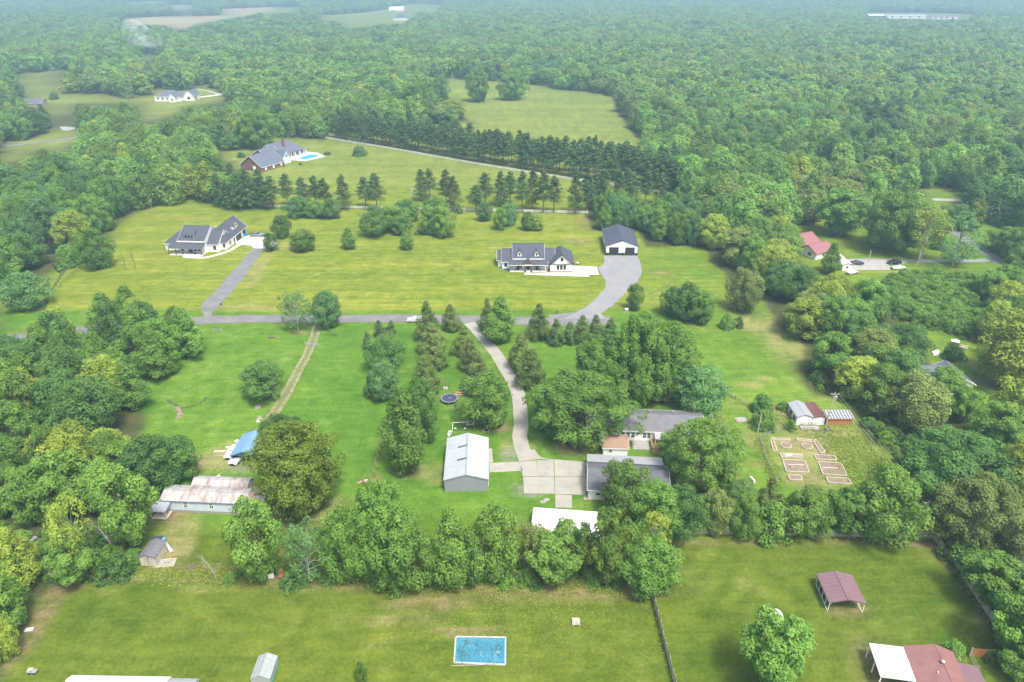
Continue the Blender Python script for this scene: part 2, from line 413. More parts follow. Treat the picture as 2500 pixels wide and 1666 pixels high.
def pine_mesh(seed, fol='pine', H=19.0, W=8.0, zb=5.8, n=40, nleaf=6500):
    rng = np.random.default_rng(seed)
    P, N, T, S = [], [], [], []
    mb = MB()
    mb.tube([(0,0,-.3), (.05,.05,zb), (rng.normal()*.2, rng.normal()*.2, H*.96)], [.24, .19, .05], 6)
    for i in range(n):
        t = (i+.5)/n; z = zb + (H-zb)*t**1.0
        L = W/2*(1-t)**.55*rng.uniform(.65, 1.15)*(0.75 if t < .12 else 1)
        a = i*2.4 + rng.normal()*.4
        e = np.array([L*math.cos(a), L*math.sin(a), z + L*.12 + rng.normal()*.2])
        mb.tube([(0,0,z-L*.25), tuple(e*.6+np.array([0,0,(z-.1)*.4])), tuple(e)], [.07, .05, .02], 3, cap=False)
        for fr in (.55, .98):
            c = np.array([e[0]*fr, e[1]*fr, z + (e[2]-z)*fr]); r = np.array([1.0, 1.0, .55])*rng.uniform(.8, 1.25)*(.6+.5*(1-t))*1.3
            k = int(nleaf/n/2)
            d = rng.normal(size=(k, 3)); d[:, 2] += .35; d /= np.linalg.norm(d, axis=1, keepdims=True)
            P.append(c + d*r*rng.uniform(.5, 1.1, (k, 1))); N.append(d + rng.normal(size=(k,3))*.5)
            T.append(np.clip(rng.uniform(0, .4)+.45*rng.random(k), 0, 1)); S.append(.38*rng.uniform(.6, 1.4, k))
    P = np.concatenate(P); N = np.concatenate(N); T = np.concatenate(T); S = np.concatenate(S)
    q = leaf_quads(P, N, S, rng); n_ = len(q)
    me = bpy.data.meshes.new('crown')
    me.vertices.add(n_*4); me.vertices.foreach_set('co', q.reshape(-1))
    me.loops.add(n_*4); me.loops.foreach_set('vertex_index', np.arange(n_*4, dtype=np.int32))
    me.polygons.add(n_); me.polygons.foreach_set('loop_start', np.arange(0, n_*4, 4, dtype=np.int32))
    me.update(calc_edges=True)
    at = me.attributes.new('tint', 'FLOAT', 'FACE'); at.data.foreach_set('value', T.astype(np.float32))
    me.materials.append(FOL[fol])
    return me, mb.mesh('trunk', M['bark'])
KIND['pine'] = ([pine_mesh(s) for s in (1, 2, 3, 4)], 19.0, 8.0)
KIND['pine_low'] = ([pine_mesh(s, zb=2.5, n=52, W=9, nleaf=7500) for s in (11, 12)], 19.0, 9.0)

def bare_mesh(seed, H=10.0, mat='pale_bark', spread=.35, depth=4):
    rng = random.Random(seed); mb = MB()
    def br(p, d, L, r, k):
        q = p + d*L
        m = p + d*L*.5 + Vector((rng.uniform(-1,1), rng.uniform(-1,1), 0))*L*.06
        mb.tube([p, m, q], [r, r*.8, r*.55], 4, cap=False)
        if k == 0: return
        for j in range(3 if k > 1 else 2):
            nd = (d + Vector((rng.uniform(-1,1), rng.uniform(-1,1), rng.uniform(-.25,.7)))*.62).normalized()
            br(p + d*L*rng.uniform(.55, 1.0), nd, L*rng.uniform(.5,.75), r*.5, k-1)
    br(Vector((0,0,-.2)), Vector((rng.uniform(-.1,.1), rng.uniform(-.1,.1), 1)).normalized(), H*.42, .13, depth)
    return mb.mesh('branches', M[mat])
BARE = [bare_mesh(s) for s in (5, 6, 7)]
BARE_GREY = [bare_mesh(s, mat='bark') for s in (8, 9)]

tree_n = 0
NAMES = {'pine': 'pine_tree', 'pine_low': 'pine_tree', 'cedar': 'cedar_tree', 'cedar_deep': 'cedar_tree', 'shrub': 'shrub', 'shrub_green': 'shrub'}
CATS = {'pine_tree': 'pine tree', 'cedar_tree': 'cedar tree', 'shrub': 'shrub', 'broadleaf_tree': 'tree'}
def plant_at(X, Y, h, w, kind, label, group=None, rz=None):
    global tree_n
    tree_n += 1
    lst, H, W = KIND[kind]
    rng = random.Random(tree_n*7919)
    cm, tm = lst[rng.randrange(len(lst))]
    nm = NAMES.get(kind, 'broadleaf_tree')
    o = thing(nm, label, CATS[nm], (X, Y, 0), rng.uniform(0, 6.28) if rz is None else rz, group)
    o.scale = (w/W, w/W, h/H)
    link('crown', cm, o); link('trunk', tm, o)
    return o
def T(xb, yb, yt, wpx, kind, label, group=None):
    """a tree whose base, top and width were read off the photograph"""
    X, Y = G(xb, yb)
    h = HT(xb, yb, yt); w = wpx*(Y*CP+(CAM_H-.62*h)*SP)/FPX
    return plant_at(X, Y, max(.6, h*.97), w, kind, label, group)

# ---------------------------------------------------------------- outlines surveyed from the photo
K = {
 'farm_a': [(300,45),(405,40),(615,38),(500,56),(430,78),(405,62),(300,62)],
 'farm_b': [(540,22),(680,17),(612,38),(540,36)],
 'farm_c': [(415,12),(470,12),(470,25),(425,25)],
 'farm_d': [(300,6),(398,2),(398,9),(312,11)],
 'farm_e': [(777,38),(825,36),(915,28),(1000,9),(1080,12),(1060,33),(1020,31),(988,58),(933,60),(868,69),(843,67),(820,50),(780,52)],
 'west_field': [(47,177),(105,177),(126,210),(144,213),(143,238),(163,246),(155,285),(123,275),(100,258),(70,250),(55,215)],
 'gap_field': [(143,230),(253,230),(311,240),(325,252),(250,252),(160,252)],
 'farm_f': [(620,20),(730,17),(735,30),(640,36)], 'farm_g': [(130,168),(165,172),(160,182),(128,180)],
 'white_house_field': [(240,226),(311,242),(375,236),(380,218),(473,222),(480,209),(513,208),(542,231),(555,250),(484,254),(450,260),(420,284),(354,298),(347,258),(307,249)],
 'west_road_field': [(0,345),(60,348),(145,308),(195,322),(195,340),(163,361),(155,380),(137,376),(94,358),(72,365),(43,394),(0,397)],
 'brick_lawn': [(535,362),(592,362),(668,335),(751,340),(825,345),(950,365),(1150,400),(1396,440),(1440,440),(1430,520),(650,515),(640,425),(600,425),(545,385)],
 'hay_field': [(1042,190),(1096,191),(1143,195),(1193,197),(1291,206),(1367,220),(1493,231),(1500,264),(1518,289),(1544,325),(1544,350),(1446,352),(1320,335),(1186,307),(1136,289),(1128,253),(1092,242),(1060,202)],
 'pine_strip': [(790,345),(830,325),(1130,300),(1540,350),(1570,440),(1640,478),(1560,470),(1396,437),(950,365)],
 'main': [(330,520),(650,515),(1430,520),(1445,560),(1470,565),(1560,565),(1575,605),(1690,600),(1722,605),(1740,645),(1770,663),(1780,717),(1802,753),(1867,735),(1885,771),(1903,807),(1950,825),(1964,861),(1953,905),(1960,940),(1990,966),(2060,975),(2085,1010),(2090,1050),(2150,1130),(2110,1180),(1893,1180),(1780,1200),(1700,1215),(1560,1300),(1480,1300),(1290,1300),(1180,1230),(1000,1180),(840,1190),(640,1290),(640,1330),(560,1400),(400,1395),(400,1330),(400,1260),(380,1250),(385,1180),(450,1180),(500,1090),(336,1090),(358,1017),(361,988),(383,962),(390,937),(452,922),(470,897),(509,843),(506,790),(500,755),(480,720),(410,705),(395,710),(392,758),(370,745),(350,700),(310,677),(260,705),(240,695),(210,700),(200,740),(175,720),(165,740),(125,725),(112,735),(83,755),(65,760),(69,800),(0,830),(0,731),(108,728),(108,677),(123,666),(202,645),(246,652),(271,590),(267,565)],
 'bottom': [(0,1640),(55,1521),(90,1466),(118,1435),(165,1431),(228,1407),(345,1400),(560,1412),(860,1425),(1300,1420),(1600,1460),(1620,1440),(1640,1318),(2270,1318),(2345,1420),(2500,1640),(2500,1800),(0,1800)],
 'red_yard': [(1961,558),(1982,543),(2062,547),(2073,580),(2156,619),(2228,619),(2264,608),(2279,590),(2311,554),(2369,576),(2463,554),(2463,583),(2448,619),(2430,637),(2373,645),(2362,681),(2264,673),(2214,666),(2098,673),(2058,666),(2051,623),(2011,583),(1975,590)],
 'red_house': [(1970,564),(2024,564),(2026,592),(2000,625),(1974,612)],
 'far_road_yard': [(2250,459),(2354,461),(2347,495),(2311,506),(2264,495)],
 'gravel_spot': [(2134,433),(2163,452),(2156,473),(2130,480)],
 'gap_yard': [(2060,332),(2134,341),(2095,348)],
 'road_bend': [(2310,550),(2360,560),(2450,640),(2420,645)],
 'yard_roof': [(2413,484),(2478,484),(2478,512),(2440,510)],
 'east_yard': [(2195,785),(2264,800),(2336,818),(2373,836),(2373,883),(2330,883),(2278,879),(2264,854),(2257,818)],
 'east_house': [(2316,868),(2390,872),(2430,915),(2475,950),(2462,990),(2400,1000),(2345,960),(2316,905)],
 'creek_gap': [(107,585),(158,585),(158,622),(107,622)],
 'smoke_gap': [(350,133),(385,128),(380,145),(352,145)],
 'commercial': [(2117,30),(2375,34),(2375,48),(2260,48),(2117,44)],
 'east_pool': [(2110,448),(2130,452),(2125,470)],
}
def inpoly(poly, x, y):
    x = np.asarray(x, float); y = np.asarray(y, float); c = np.zeros(x.shape, bool); n = len(poly); j = n-1
    for i in range(n):
        xi, yi = poly[i]; xj, yj = poly[j]
        if yi != yj: c ^= ((yi > y) != (yj > y)) & (x < (xj-xi)*(y-yi)/(yj-yi) + xi)
        j = i
    return c
KW = {k: [G(*p) for p in v] for k, v in K.items()}           # the same outlines on the ground, in metres
def open_ground(X, Y):
    m = np.zeros(np.shape(X), bool)
    for p in KW.values():
        xs = [a[0] for a in p]; ys = [a[1] for a in p]
        b = (X >= min(xs)) & (X <= max(xs)) & (Y >= min(ys)) & (Y <= max(ys))
        if b.any(): m[b] |= inpoly(p, X[b], Y[b])
    return m
def clear_of_views(X, Y, h, w):
    """True where a tree of height h and width w would leave the clearings unhidden"""
    bad = open_ground(X, Y)
    for f, ww in ((.12, .42), (.25, .5), (.45, .54), (.65, .5), (.82, .36), (1.0, 0)):
        for s in ((-1, 1) if ww else (0,)):
            px, py = pxnp(X + s*w*ww, Y, h*f)
            v = (py-833)/FPX; t = CAM_H/(SP+v*CP)
            ok = (SP+v*CP) > .01
            gx = (px-1250)/FPX*t; gy = t*(CP-v*SP)
            bad |= open_ground(np.where(ok, gx, 0), np.where(ok, gy, -99))
    return ~bad

# ---------------------------------------------------------------- ground sheet
rg = np.random.default_rng(5)
_tab = rg.random((512, 512)).astype(np.float32)
def vnoise(x, y):
    xi = np.floor(x).astype(int); yi = np.floor(y).astype(int); fx = x-xi; fy = y-yi
    fx = fx*fx*(3-2*fx); fy = fy*fy*(3-2*fy)
    a = _tab[xi % 512, yi % 512]; b = _tab[(xi+1) % 512, yi % 512]; c = _tab[xi % 512, (yi+1) % 512]; d = _tab[(xi+1) % 512, (yi+1) % 512]
    return (a*(1-fx)+b*fx)*(1-fy) + (c*(1-fx)+d*fx)*fy
def fbm(x, y, o=4):
    s = 0; a = .5
    for i in range(o): s = s + a*vnoise(x*2**i+17.3*i, y*2**i+9.1*i); a *= .5
    return s/(1-.5**o)
def grow(a, b, d0, k):
    out = [a]; d = d0
    while out[-1] < b: out.append(out[-1]+d); d *= k
    return out
xs = np.arange(0, 125, .8).tolist(); xs += grow(xs[-1]+1, 6000, 1.2, 1.035)
xs = np.array([-x for x in xs[::-1]] + xs[1:])
ys = np.concatenate([np.array([-400,-100,0,40]), np.arange(56, 290, .8), np.array(grow(291, 9000, 1.4, 1.028))])
GX, GY = np.meshgrid(xs, ys)
op = np.zeros(GX.shape, np.float32)
UNDER = [[(330,1090),(640,1080),(700,1150),(1000,1150),(1180,1200),(1700,1150),(1720,1250),(1640,1325),(1620,1450),(560,1430),(330,1410),(230,1410),(380,1250)],
 [(2040,960),(2120,1080),(2290,1180),(2290,1330),(1630,1330),(1690,1180),(1900,1160)], [(2240,840),(2500,820),(2500,1120),(2400,1120),(2330,990)],
 [(60,690),(500,680),(510,800),(505,870),(440,960),(360,1010),(60,900)], [(1900,540),(2500,520),(2500,700),(1990,700)], [(790,320),(1700,340),(1700,520),(900,420)], [(2130,660),(2480,640),(2480,860),(2230,820)], [(330,480),(660,420),(660,530),(330,530)]]
for nm, p in list(KW.items()) + [(str(i), [G(*q) for q in u]) for i, u in enumerate(UNDER)]:
    bx = [a[0] for a in p]; by = [a[1] for a in p]
    b = (GX >= min(bx)-2) & (GX <= max(bx)+2) & (GY >= min(by)-2) & (GY <= max(by)+2)
    w = (fbm(GX[b]/3, GY[b]/3, 2)-.5)*2.2
    op[b] = np.maximum(op[b], inpoly(p, GX[b]+w, GY[b]+w))
def blur(a):
    b = np.pad(a, 1, mode='edge')
    return (b[:-2,1:-1]+b[2:,1:-1]+b[1:-1,:-2]+b[1:-1,2:]+b[1:-1,1:-1]*2)/6
for _ in range(2): op = blur(op)
op[GY < 72] = 1
n1 = fbm(GX/38, GY/38, 4)[..., None]; n2 = fbm(GX/7+50, GY/7, 4)[..., None]; n3 = fbm(GX/2+9, GY/1.3+70, 3)[..., None]
ns = fbm(GX/60+20, GY/6+11, 4)[..., None]
def lerp(a, b, t): return a*(1-t) + b*t
A_ = lambda *c: np.array(c, dtype=np.float32)
near = lerp(A_(.066,.112,.012), A_(.108,.148,.019), np.clip((n1-.3)*2.2, 0, 1))
mid = lerp(A_(.078,.168,.020), A_(.118,.205,.028), np.clip((n1-.3)*2.2, 0, 1))
up = lerp(A_(.128,.182,.022), A_(.190,.222,.030), np.clip((ns-.3)*2.2, 0, 1))
hay = lerp(A_(.132,.180,.038), A_(.185,.222,.052), np.clip((ns-.3)*2.2, 0, 1))
dry = A_(.27,.235,.12)
Yg = GY[..., None]; Xg = GX[..., None]
def sm(a, b, t): t = np.clip((t-a)/(b-a), 0, 1); return t*t*(3-2*t)
col = lerp(near, mid, sm(100, 112, Yg + (n1-.5)*6))
col = lerp(col, up, sm(203, 208, Yg)*sm(250, 80, Xg)*1.0)
col = lerp(col, lerp(mid, up, .35), sm(36, 60, Xg)*sm(100, 200, Yg)*.7)
col = lerp(col, hay, sm(330, 380, Yg))
farm = inpoly(KW['farm_a'], GX, GY) | inpoly(KW['farm_b'], GX, GY) | inpoly(KW['farm_c'], GX, GY)
col = np.where(farm[..., None], A_(.33,.28,.17), col)
# dry flecks and worn spots
fl = np.clip((n2-.60)*6, 0, 1)*np.clip((n3-.45)*4, 0, 1)
col = lerp(col, dry*.85, fl*.35)
# mowing lines
str1 = np.sin(Yg*1.75+1.2*np.sin(Xg/25)+(n1-.5)*5)*np.clip((n2-.35)*4, 0, 1)*sm(205, 209, Yg)*sm(300, 250, Yg)
str2 = np.sin((Xg*.80-Yg*.62)*1.5+(n1-.5)*4)*np.clip((n2-.3)*3, 0, 1)*sm(104, 100, Yg)*sm(24, 28, Xg)
str3 = np.sin((Xg*.97+Yg*.25)*1.3+(n1-.5)*5)*np.clip((n2-.3)*3, 0, 1)*sm(112, 116, Yg)*sm(203, 198, Yg)
str4 = np.sin(Yg*1.5+Xg*.05+(n1-.5)*4)*np.clip((n2-.3)*3, 0, 1)*sm(100, 97, Yg)*sm(24, 22, Xg)
col = col*(1+.085*str1+.09*str2+.07*str3+.07*str4)
weeds = np.clip((fbm(GX/3.1+31, GY/2.3+5, 3)[..., None]-.62)*8, 0, 1)
col = lerp(col, col*A_(.62,.80,.62), weeds*.6)
col = col*(.84+.32*n3)*(.88+.24*n2)
soilc = lerp(A_(.12,.085,.045), A_(.26,.205,.13), n3)
PATCH = [
 (1965,1120,9,13,.5,'dry'),(1950,1080,5,3,.5,'soil'),(1960,1165,6,4,.5,'soil'),  # px x, px y, rx, ry (m), strength, kind
 (1880,790,14,9,.75,'dry'),(1930,850,8,16,.55,'dry'),(1850,700,9,8,.6,'dry'),(1795,750,5,6,.5,'soil'),(1862,925,3,1.5,.7,'dry'),(1832,940,4,2,.6,'dry'),
 (1500,565,9,5,.5,'dry'),(1432,545,6,12,.55,'soil'),(1410,590,7,4,.35,'soil'),(1617,668,5,3,.6,'soil'),(700,605,16,3,.55,'dry'),(640,640,3,16,.5,'dry'),(620,680,3,14,.45,'dry'),
 (460,535,12,3,.4,'dry'),(395,622,5,2,.6,'soil'),(650,755,30,2.2,.4,'dry'),(585,745,10,2,.4,'dry'),
 (470,1135,4,4,.8,'soil'),(560,1115,6,6,.7,'dry'),(425,1320,4,9,.7,'dry'),(440,1350,3,4,.6,'dry'),(460,1385,9,2,.5,'soil'),(430,1265,3,3,.7,'soil'),(400,1255,4,3,.7,'soil'),
 (1060,1150,6,4,.35,'dry'),(1000,1150,4,3,.6,'soil'),(1085,1165,6,3,.3,'dry'),(1215,1045,4,2.5,.8,'soil'),(1250,1090,3,4,.4,'dry'),(1245,1110,3,3,.5,'gravel'),
 (1400,1090,5,4,.75,'soil'),(1440,1075,6,4,.7,'soil'),(1450,1120,3,2,.6,'soil'),(1570,1065,4,2.5,.6,'soil'),(1780,1180,4,8,.45,'soil'),(1785,1145,2,2,.8,'soil'),(1690,1100,4,6,.5,'soil'),(1740,1040,4,8,.6,'dry'),(1850,1130,3,2,.6,'soil'),
 (1930,1035,10,4,.65,'soil'),(1905,1005,4,3,.8,'soil'),(2010,1055,8,3,.6,'soil'),(2080,1090,10,10,.35,'dry'),(1840,1075,3,5,.5,'soil'),
 (1045,1475,9,2,.55,'soil'),(985,1515,8,1.5,.45,'dry'),(1250,1440,28,3,.5,'soil'),(860,1425,30,2,.5,'soil'),(1170,1550,6,1.5,.4,'dry'),(1500,1440,14,3,.45,'soil'),
 (145,1430,5,3,.85,'soil'),(480,1412,20,1.2,.6,'soil'),(2160,1640,5,7,.85,'soil'),(2068,1493,4,1.8,.7,'soil'),(2230,1325,8,1.2,.75,'soil'),(2290,1350,1.5,5,.6,'soil'),(1900,1325,30,1.2,.5,'soil'),
 (100,1490,3,12,.6,'soil'),(60,1560,3,8,.5,'soil'),(1295,895,4,5,.4,'soil'),(1290,930,5,4,.55,'soil'),(1090,970,3,2,.4,'soil'),(1075,930,2,2,.5,'soil'),(1125,1000,3,2,.5,'soil'),
 (1060,1480,6,1,.4,'soil'),(1130,1540,6,1,.6,'soil'),(740,1250,12,6,.55,'soil'),(600,1130,4,4,.5,'gravel'),(920,1170,2,2,.6,'soil'),(735,812,5,2,.55,'dry'),
 (1630,965,10,5,.5,'soil'),(2450,950,6,8,.7,'soil'),(1290,1195,4,3,.8,'gravel'),(1835,990,8,3,.3,'dry'),
]
for px, py, rx, ry, stg, kd in PATCH:
    cx, cy = G(px, py)
    b = (abs(GX-cx) < rx*1.8) & (abs(GY-cy) < ry*1.8)
    if not b.any(): continue
    d = np.sqrt(((GX[b]-cx)/rx)**2 + ((GY[b]-cy)/ry)**2)
    w = np.clip((1.15 - d)*1.6, 0, 1)*stg*np.clip((n3[b][:, 0]*.6+n2[b][:, 0]*.6-.28)*2.6, 0, 1)
    tc = {'dry': dry, 'gravel': A_(.2,.2,.2)}.get(kd)
    t = soilc[b] if tc is None else tc
    col[b] = lerp(col[b], t, w[:, None])
floor_ = lerp(A_(.040,.065,.020), A_(.085,.085,.040), n3)
col = lerp(floor_, col, op[..., None])
verts = np.stack([GX, GY, np.zeros_like(GX)], -1).reshape(-1, 3)
ny, nx = GX.shape
i0 = (np.arange(ny-1)[:, None]*nx + np.arange(nx-1)).reshape(-1)
faces = np.stack([i0, i0+1, i0+nx+1, i0+nx], -1)
gm = bpy.data.meshes.new('ground')
gm.vertices.add(len(verts)); gm.vertices.foreach_set('co', verts.reshape(-1).astype(np.float32))
gm.loops.add(len(faces)*4); gm.loops.foreach_set('vertex_index', faces.reshape(-1).astype(np.int32))
gm.polygons.add(len(faces)); gm.polygons.foreach_set('loop_start', np.arange(0, len(faces)*4, 4, dtype=np.int32))
gm.update(calc_edges=True)
ca = gm.color_attributes.new('cover', 'FLOAT_COLOR', 'POINT')
ca.data.foreach_set('color', np.concatenate([col.reshape(-1, 3), np.ones((len(verts), 1))], 1).astype(np.float32).reshape(-1))
m, nt, p, out = newmat('grass_ground')
at = nt.nodes.new('ShaderNodeAttribute'); at.attribute_name = 'cover'
v = coords(nt)
f1 = noise(nt, 1.6, 6, v, .7); f2 = noise(nt, .35, 4, coords(nt, (.35, 2.2, 1)), .65)
c = mixc(nt, 1.0, at.outputs['Color'], ramp(nt, f1, [(.25, (.62,.64,.60)), (.75, (1.36,1.34,1.30))]), 'MULTIPLY')
c = mixc(nt, 1.0, c, ramp(nt, f2, [(.3, (.88,.9,.88)), (.7, (1.13,1.10,1.08))]), 'MULTIPLY')
f3 = noise(nt, 1.0, 5, coords(nt, (.03, .55, 1)), .75); f4 = noise(nt, .22, 6, v, .75)
c = mixc(nt, 1.0, c, ramp(nt, f3, [(.35, (.90,.93,.88)), (.65, (1.10,1.07,1.06))]), 'MULTIPLY')
c = mixc(nt, 1.0, c, ramp(nt, f4, [(.32, (.74,.84,.70)), (.5, (1,1,1)), (.68, (1.22,1.13,1.10))]), 'MULTIPLY')
nt.links.new(c, p.inputs['Base Color']); p.inputs['Roughness'].default_value = .9; p.inputs['Specular IOR Level'].default_value = .04
bump(nt, p, f1, .5, .12)
gm.materials.append(m)
ground = link('ground', gm); tag(ground, 'mown green lawns, fields and woodland floor', kind='structure')

# ---------------------------------------------------------------- forest
def scatter(xmin, xmax, ymin, ymax, sp, seed):
    rng = np.random.default_rng(seed)
    gx, gy = np.meshgrid(np.arange(xmin, xmax, sp), np.arange(ymin, ymax, sp*.9))
    gx = gx + (np.arange(gy.shape[0]) % 2)[:, None]*sp/2
    gx = gx + rng.uniform(-.42, .42, gx.shape)*sp; gy = gy + rng.uniform(-.42, .42, gy.shape)*sp
    return gx.reshape(-1), gy.reshape(-1), rng
W_ = {   # near woods whose trees stand as single objects (pixel outlines of where the trunks stand)
 'left wood': ([(0,850),(60,850),(105,800),(130,780),(200,795),(370,810),(480,800),(502,870),(450,935),(375,975),(335,1060),(250,1090),(120,1090),(0,1110)], 8.3, (12,15.5), (8.2,10.8), ['ovate','ovate','round','ovate','round_deep','ovate_lime'], 'the dense left wood', 'trees of the left wood'),
 'lower left wood': ([(0,1120),(150,1110),(330,1110),(420,1120),(385,1180),(330,1230),(280,1260),(230,1240),(180,1240),(100,1280),(0,1300)], 7.4, (9,13), (7,9.5), ['round','ovate','round_lime','round'], 'the mobile home thicket', 'trees left of the mobile home'),
 'pond wood': ([(0,500),(120,470),(300,490),(328,518),(270,560),(255,590),(160,585),(105,590),(105,655),(60,690),(0,715)], 9.5, (12,17), (9,12), ['round','round_cool','ovate','round_deep'], 'the wood around the creek', 'trees of the creek wood'),
 'garage copse': ([(1440,535),(1470,562),(1560,562),(1585,600),(1660,612),(1720,600),(1700,530),(1620,500),(1440,500)], 6.6, (9,12.5), (6,8.5), ['ovate','round_cool','round'], 'the copse behind the garage', 'trees of the copse behind the garage'),
 'right belt': ([(1690,600),(1740,600),(1860,600),(1960,600),(2000,665),(2040,690),(2150,690),(2170,730),(2190,800),(2250,860),(2255,900),(2320,930),(2370,960),(2430,985),(2390,1040),(2320,1080),(2200,1110),(2110,1040),(2090,1000),(1990,960),(1966,900),(1945,820),(1900,790),(1880,735),(1790,700),(1745,650)], 9.2, (10,14), (9.5,13.5), ['round','round_deep','oak','round','round_olive','round_lime'], 'the right belt of woods', 'trees of the right belt'),
 'right edge': ([(2380,640),(2500,600),(2500,1010),(2455,1010),(2440,930),(2400,890),(2385,850),(2400,760)], 8.6, (10,13), (8,11), ['round','round_lime','oak','round'], 'the wood at the right edge', 'trees at the right edge'),
}
ADJ = {'round': 'rounded', 'ovate': 'tall pointed', 'round_deep': 'dark rounded', 'round_lime': 'yellow green', 'round_cool': 'bluish green', 'round_olive': 'olive tinted', 'oak': 'broad topped', 'ovate_lime': 'pale pointed'}
rows = []
for key, (poly, sp, hr, wr, kinds, lab, grp) in W_.items():
    pw = [G(*q) for q in poly]
    a = [q[0] for q in pw]; b = [q[1] for q in pw]
    X, Y, rng = scatter(min(a), max(a), min(b), max(b), sp, sum(map(ord, key)))
    h = rng.uniform(*hr, len(X)); w = rng.uniform(*wr, len(X))
    ok = inpoly(pw, X, Y) & clear_of_views(X, Y, h, w)
    if not ok.any(): continue
    qx = np.quantile(X[ok], [.2,.4,.6,.8]); qy = np.quantile(Y[ok], [.25,.5,.75])
    for i in np.nonzero(ok)[0]:
        kd = kinds[rng.integers(len(kinds))]
        a_ = ['far left', 'left', 'middle', 'right', 'far right'][int(np.searchsorted(qx, X[i]))]; b_ = ['nearest', 'second', 'third', 'rearmost'][int(np.searchsorted(qy, Y[i]))]
        rows.append((X[i], Y[i], h[i], w[i], kd, '%s tree, %s rank, %s part of %s' % (ADJ[kd], b_, a_, lab), grp, key))
from collections import defaultdict
_d = defaultdict(list)
for i, r in enumerate(rows): _d[r[5]].append(i)
for lb, ids in _d.items():
    if len(ids) > 1:
        ids.sort(key=lambda i: -rows[i][2]); nm_ = ['tallest', 'shortest'] if len(ids) == 2 else ['tallest', 'second tallest', 'third tallest', 'fourth tallest', 'fifth tallest', 'sixth tallest']
        for k, i in enumerate(ids): rows[i] = rows[i][:5] + ('%s %s' % (nm_[min(k, len(nm_)-1)], lb),) + rows[i][6:]
NEAR_COUNT = {}
for r in rows:
    NEAR_COUNT[r[7]] = NEAR_COUNT.get(r[7], 0)+1
    plant_at(*r[:7])
print('NEAR', NEAR_COUNT, len(rows))

# far forest: one mass, instanced
lod_col = bpy.data.collections.new('forest_tree_meshes')
def lod(name, shape, H, W, zb, nl, nleaf, lr, leaf, seed, fol):
    cm, cs = crown_mesh(name, shape, H, W, zb, nl, nleaf, lr, leaf, FOL[fol], seed, inner=.08, jit=(.85,1.1))
    o = bpy.data.objects.new(name, cm); lod_col.objects.link(o)
sp_ = [('round',14,10,.5,'forest'),('round',14,10,.5,'forest'),('spread',14,11,1.0,'forest'),('ovate',15,9,.5,'forest'),('round',14,10,.5,'deep'),('spread',13,11,1,'olive'),('ovate',15,9,.5,'lime')]
for i, (s_, H, W, zb, fo) in enumerate(sp_):
    lod('a%d' % i, s_, H, W, zb, 44, 4200, .34, .62, 700+i, fo)
for i, (s_, H, W, zb, fo) in enumerate(sp_):
    lod('b%d' % i, s_, H, W, zb, 30, 1100, .36, 1.2, 750+i, fo)
pts = []
def band(y0, y1, sp, lodi, seed, hr=(12,16), wr=(10.5,14.5)):
    xm = y1*.80+40
    X, Y, rng = scatter(-xm, xm, y0, y1, sp, seed)
    fr = np.abs(X) < Y*.80+60
    X, Y = X[fr], Y[fr]
    px, py = pxnp(X, Y, 0)
    fx = fbm(X/90, Y/90, 3)
    h = rng.uniform(*hr, len(X))*(.8+.4*fx); w = rng.uniform(*wr, len(X))
    lim = np.where(px < 330, 500, np.where(px < 640, 512, np.where(px < 800, 340, np.where(px < 1130, 325, np.where(px < 1440, 300, np.where(px < 1700, 500, 600))))))
    # right side reaches nearer; woods with single trees are left out
    ok = (py < lim) & clear_of_views(X, Y, h, w)
    for pw in W_.values():
        ok &= ~inpoly([G(*q) for q in pw[0]], X, Y)
    # thin out at random and keep some gaps
    ok &= rng.random(len(X)) > .04
    k = rng.random(len(X)); gr = fbm(X/45+7, Y/45, 3)
    idx = np.where(gr > .62, 5, np.where(gr < .36, 4, rng.integers(0, 4, len(X))))
    idx = np.where(k > .93, 6, np.where(k < .3, rng.integers(0, 4, len(X)), idx))
    for a_ in zip(X[ok], Y[ok], h[ok], w[ok], idx[ok]+lodi): pts.append(a_)
band(225, 560, 10.2, 0, 21, (11,19), (9.5,17))
band(560, 1300, 11.2, 7, 22, (12,19), (10.5,18.5))
band(1300, 3600, 14, 7, 23, (13,19), (16,22))
band(3600, 8000, 30, 7, 24, (14,20), (30,44))
pts = np.array(pts)
print('FOREST', len(pts))
fm = bpy.data.meshes.new('forest')
fm.vertices.add(len(pts)); co = np.zeros((len(pts), 3), np.float32); co[:, :2] = pts[:, :2]
fm.vertices.foreach_set('co', co.reshape(-1))
a = fm.attributes.new('pick', 'INT', 'POINT'); a.data.foreach_set('value', pts[:, 4].astype(np.int32))
sc = np.stack([pts[:, 3]/10, pts[:, 3]/10, pts[:, 2]/14], -1).astype(np.float32)
a = fm.attributes.new('size', 'FLOAT_VECTOR', 'POINT'); a.data.foreach_set('vector', sc.reshape(-1))
rv = np.zeros((len(pts), 3), np.float32); rv[:, 2] = np.random.default_rng(3).uniform(0, 6.28, len(pts))
a = fm.attributes.new('turn', 'FLOAT_VECTOR', 'POINT'); a.data.foreach_set('vector', rv.reshape(-1))
fo = link('forest', fm); tag(fo, 'dense mixed hardwood forest rolling away behind the houses to the horizon', 'forest', kind='stuff')
ng = bpy.data.node_groups.new('forest_trees', 'GeometryNodeTree')
ng.interface.new_socket('Geometry', in_out='INPUT', socket_type='NodeSocketGeometry'); ng.interface.new_socket('Geometry', in_out='OUTPUT', socket_type='NodeSocketGeometry')
gi = ng.nodes.new('NodeGroupInput'); go = ng.nodes.new('NodeGroupOutput')
m2p = ng.nodes.new('GeometryNodeMeshToPoints')
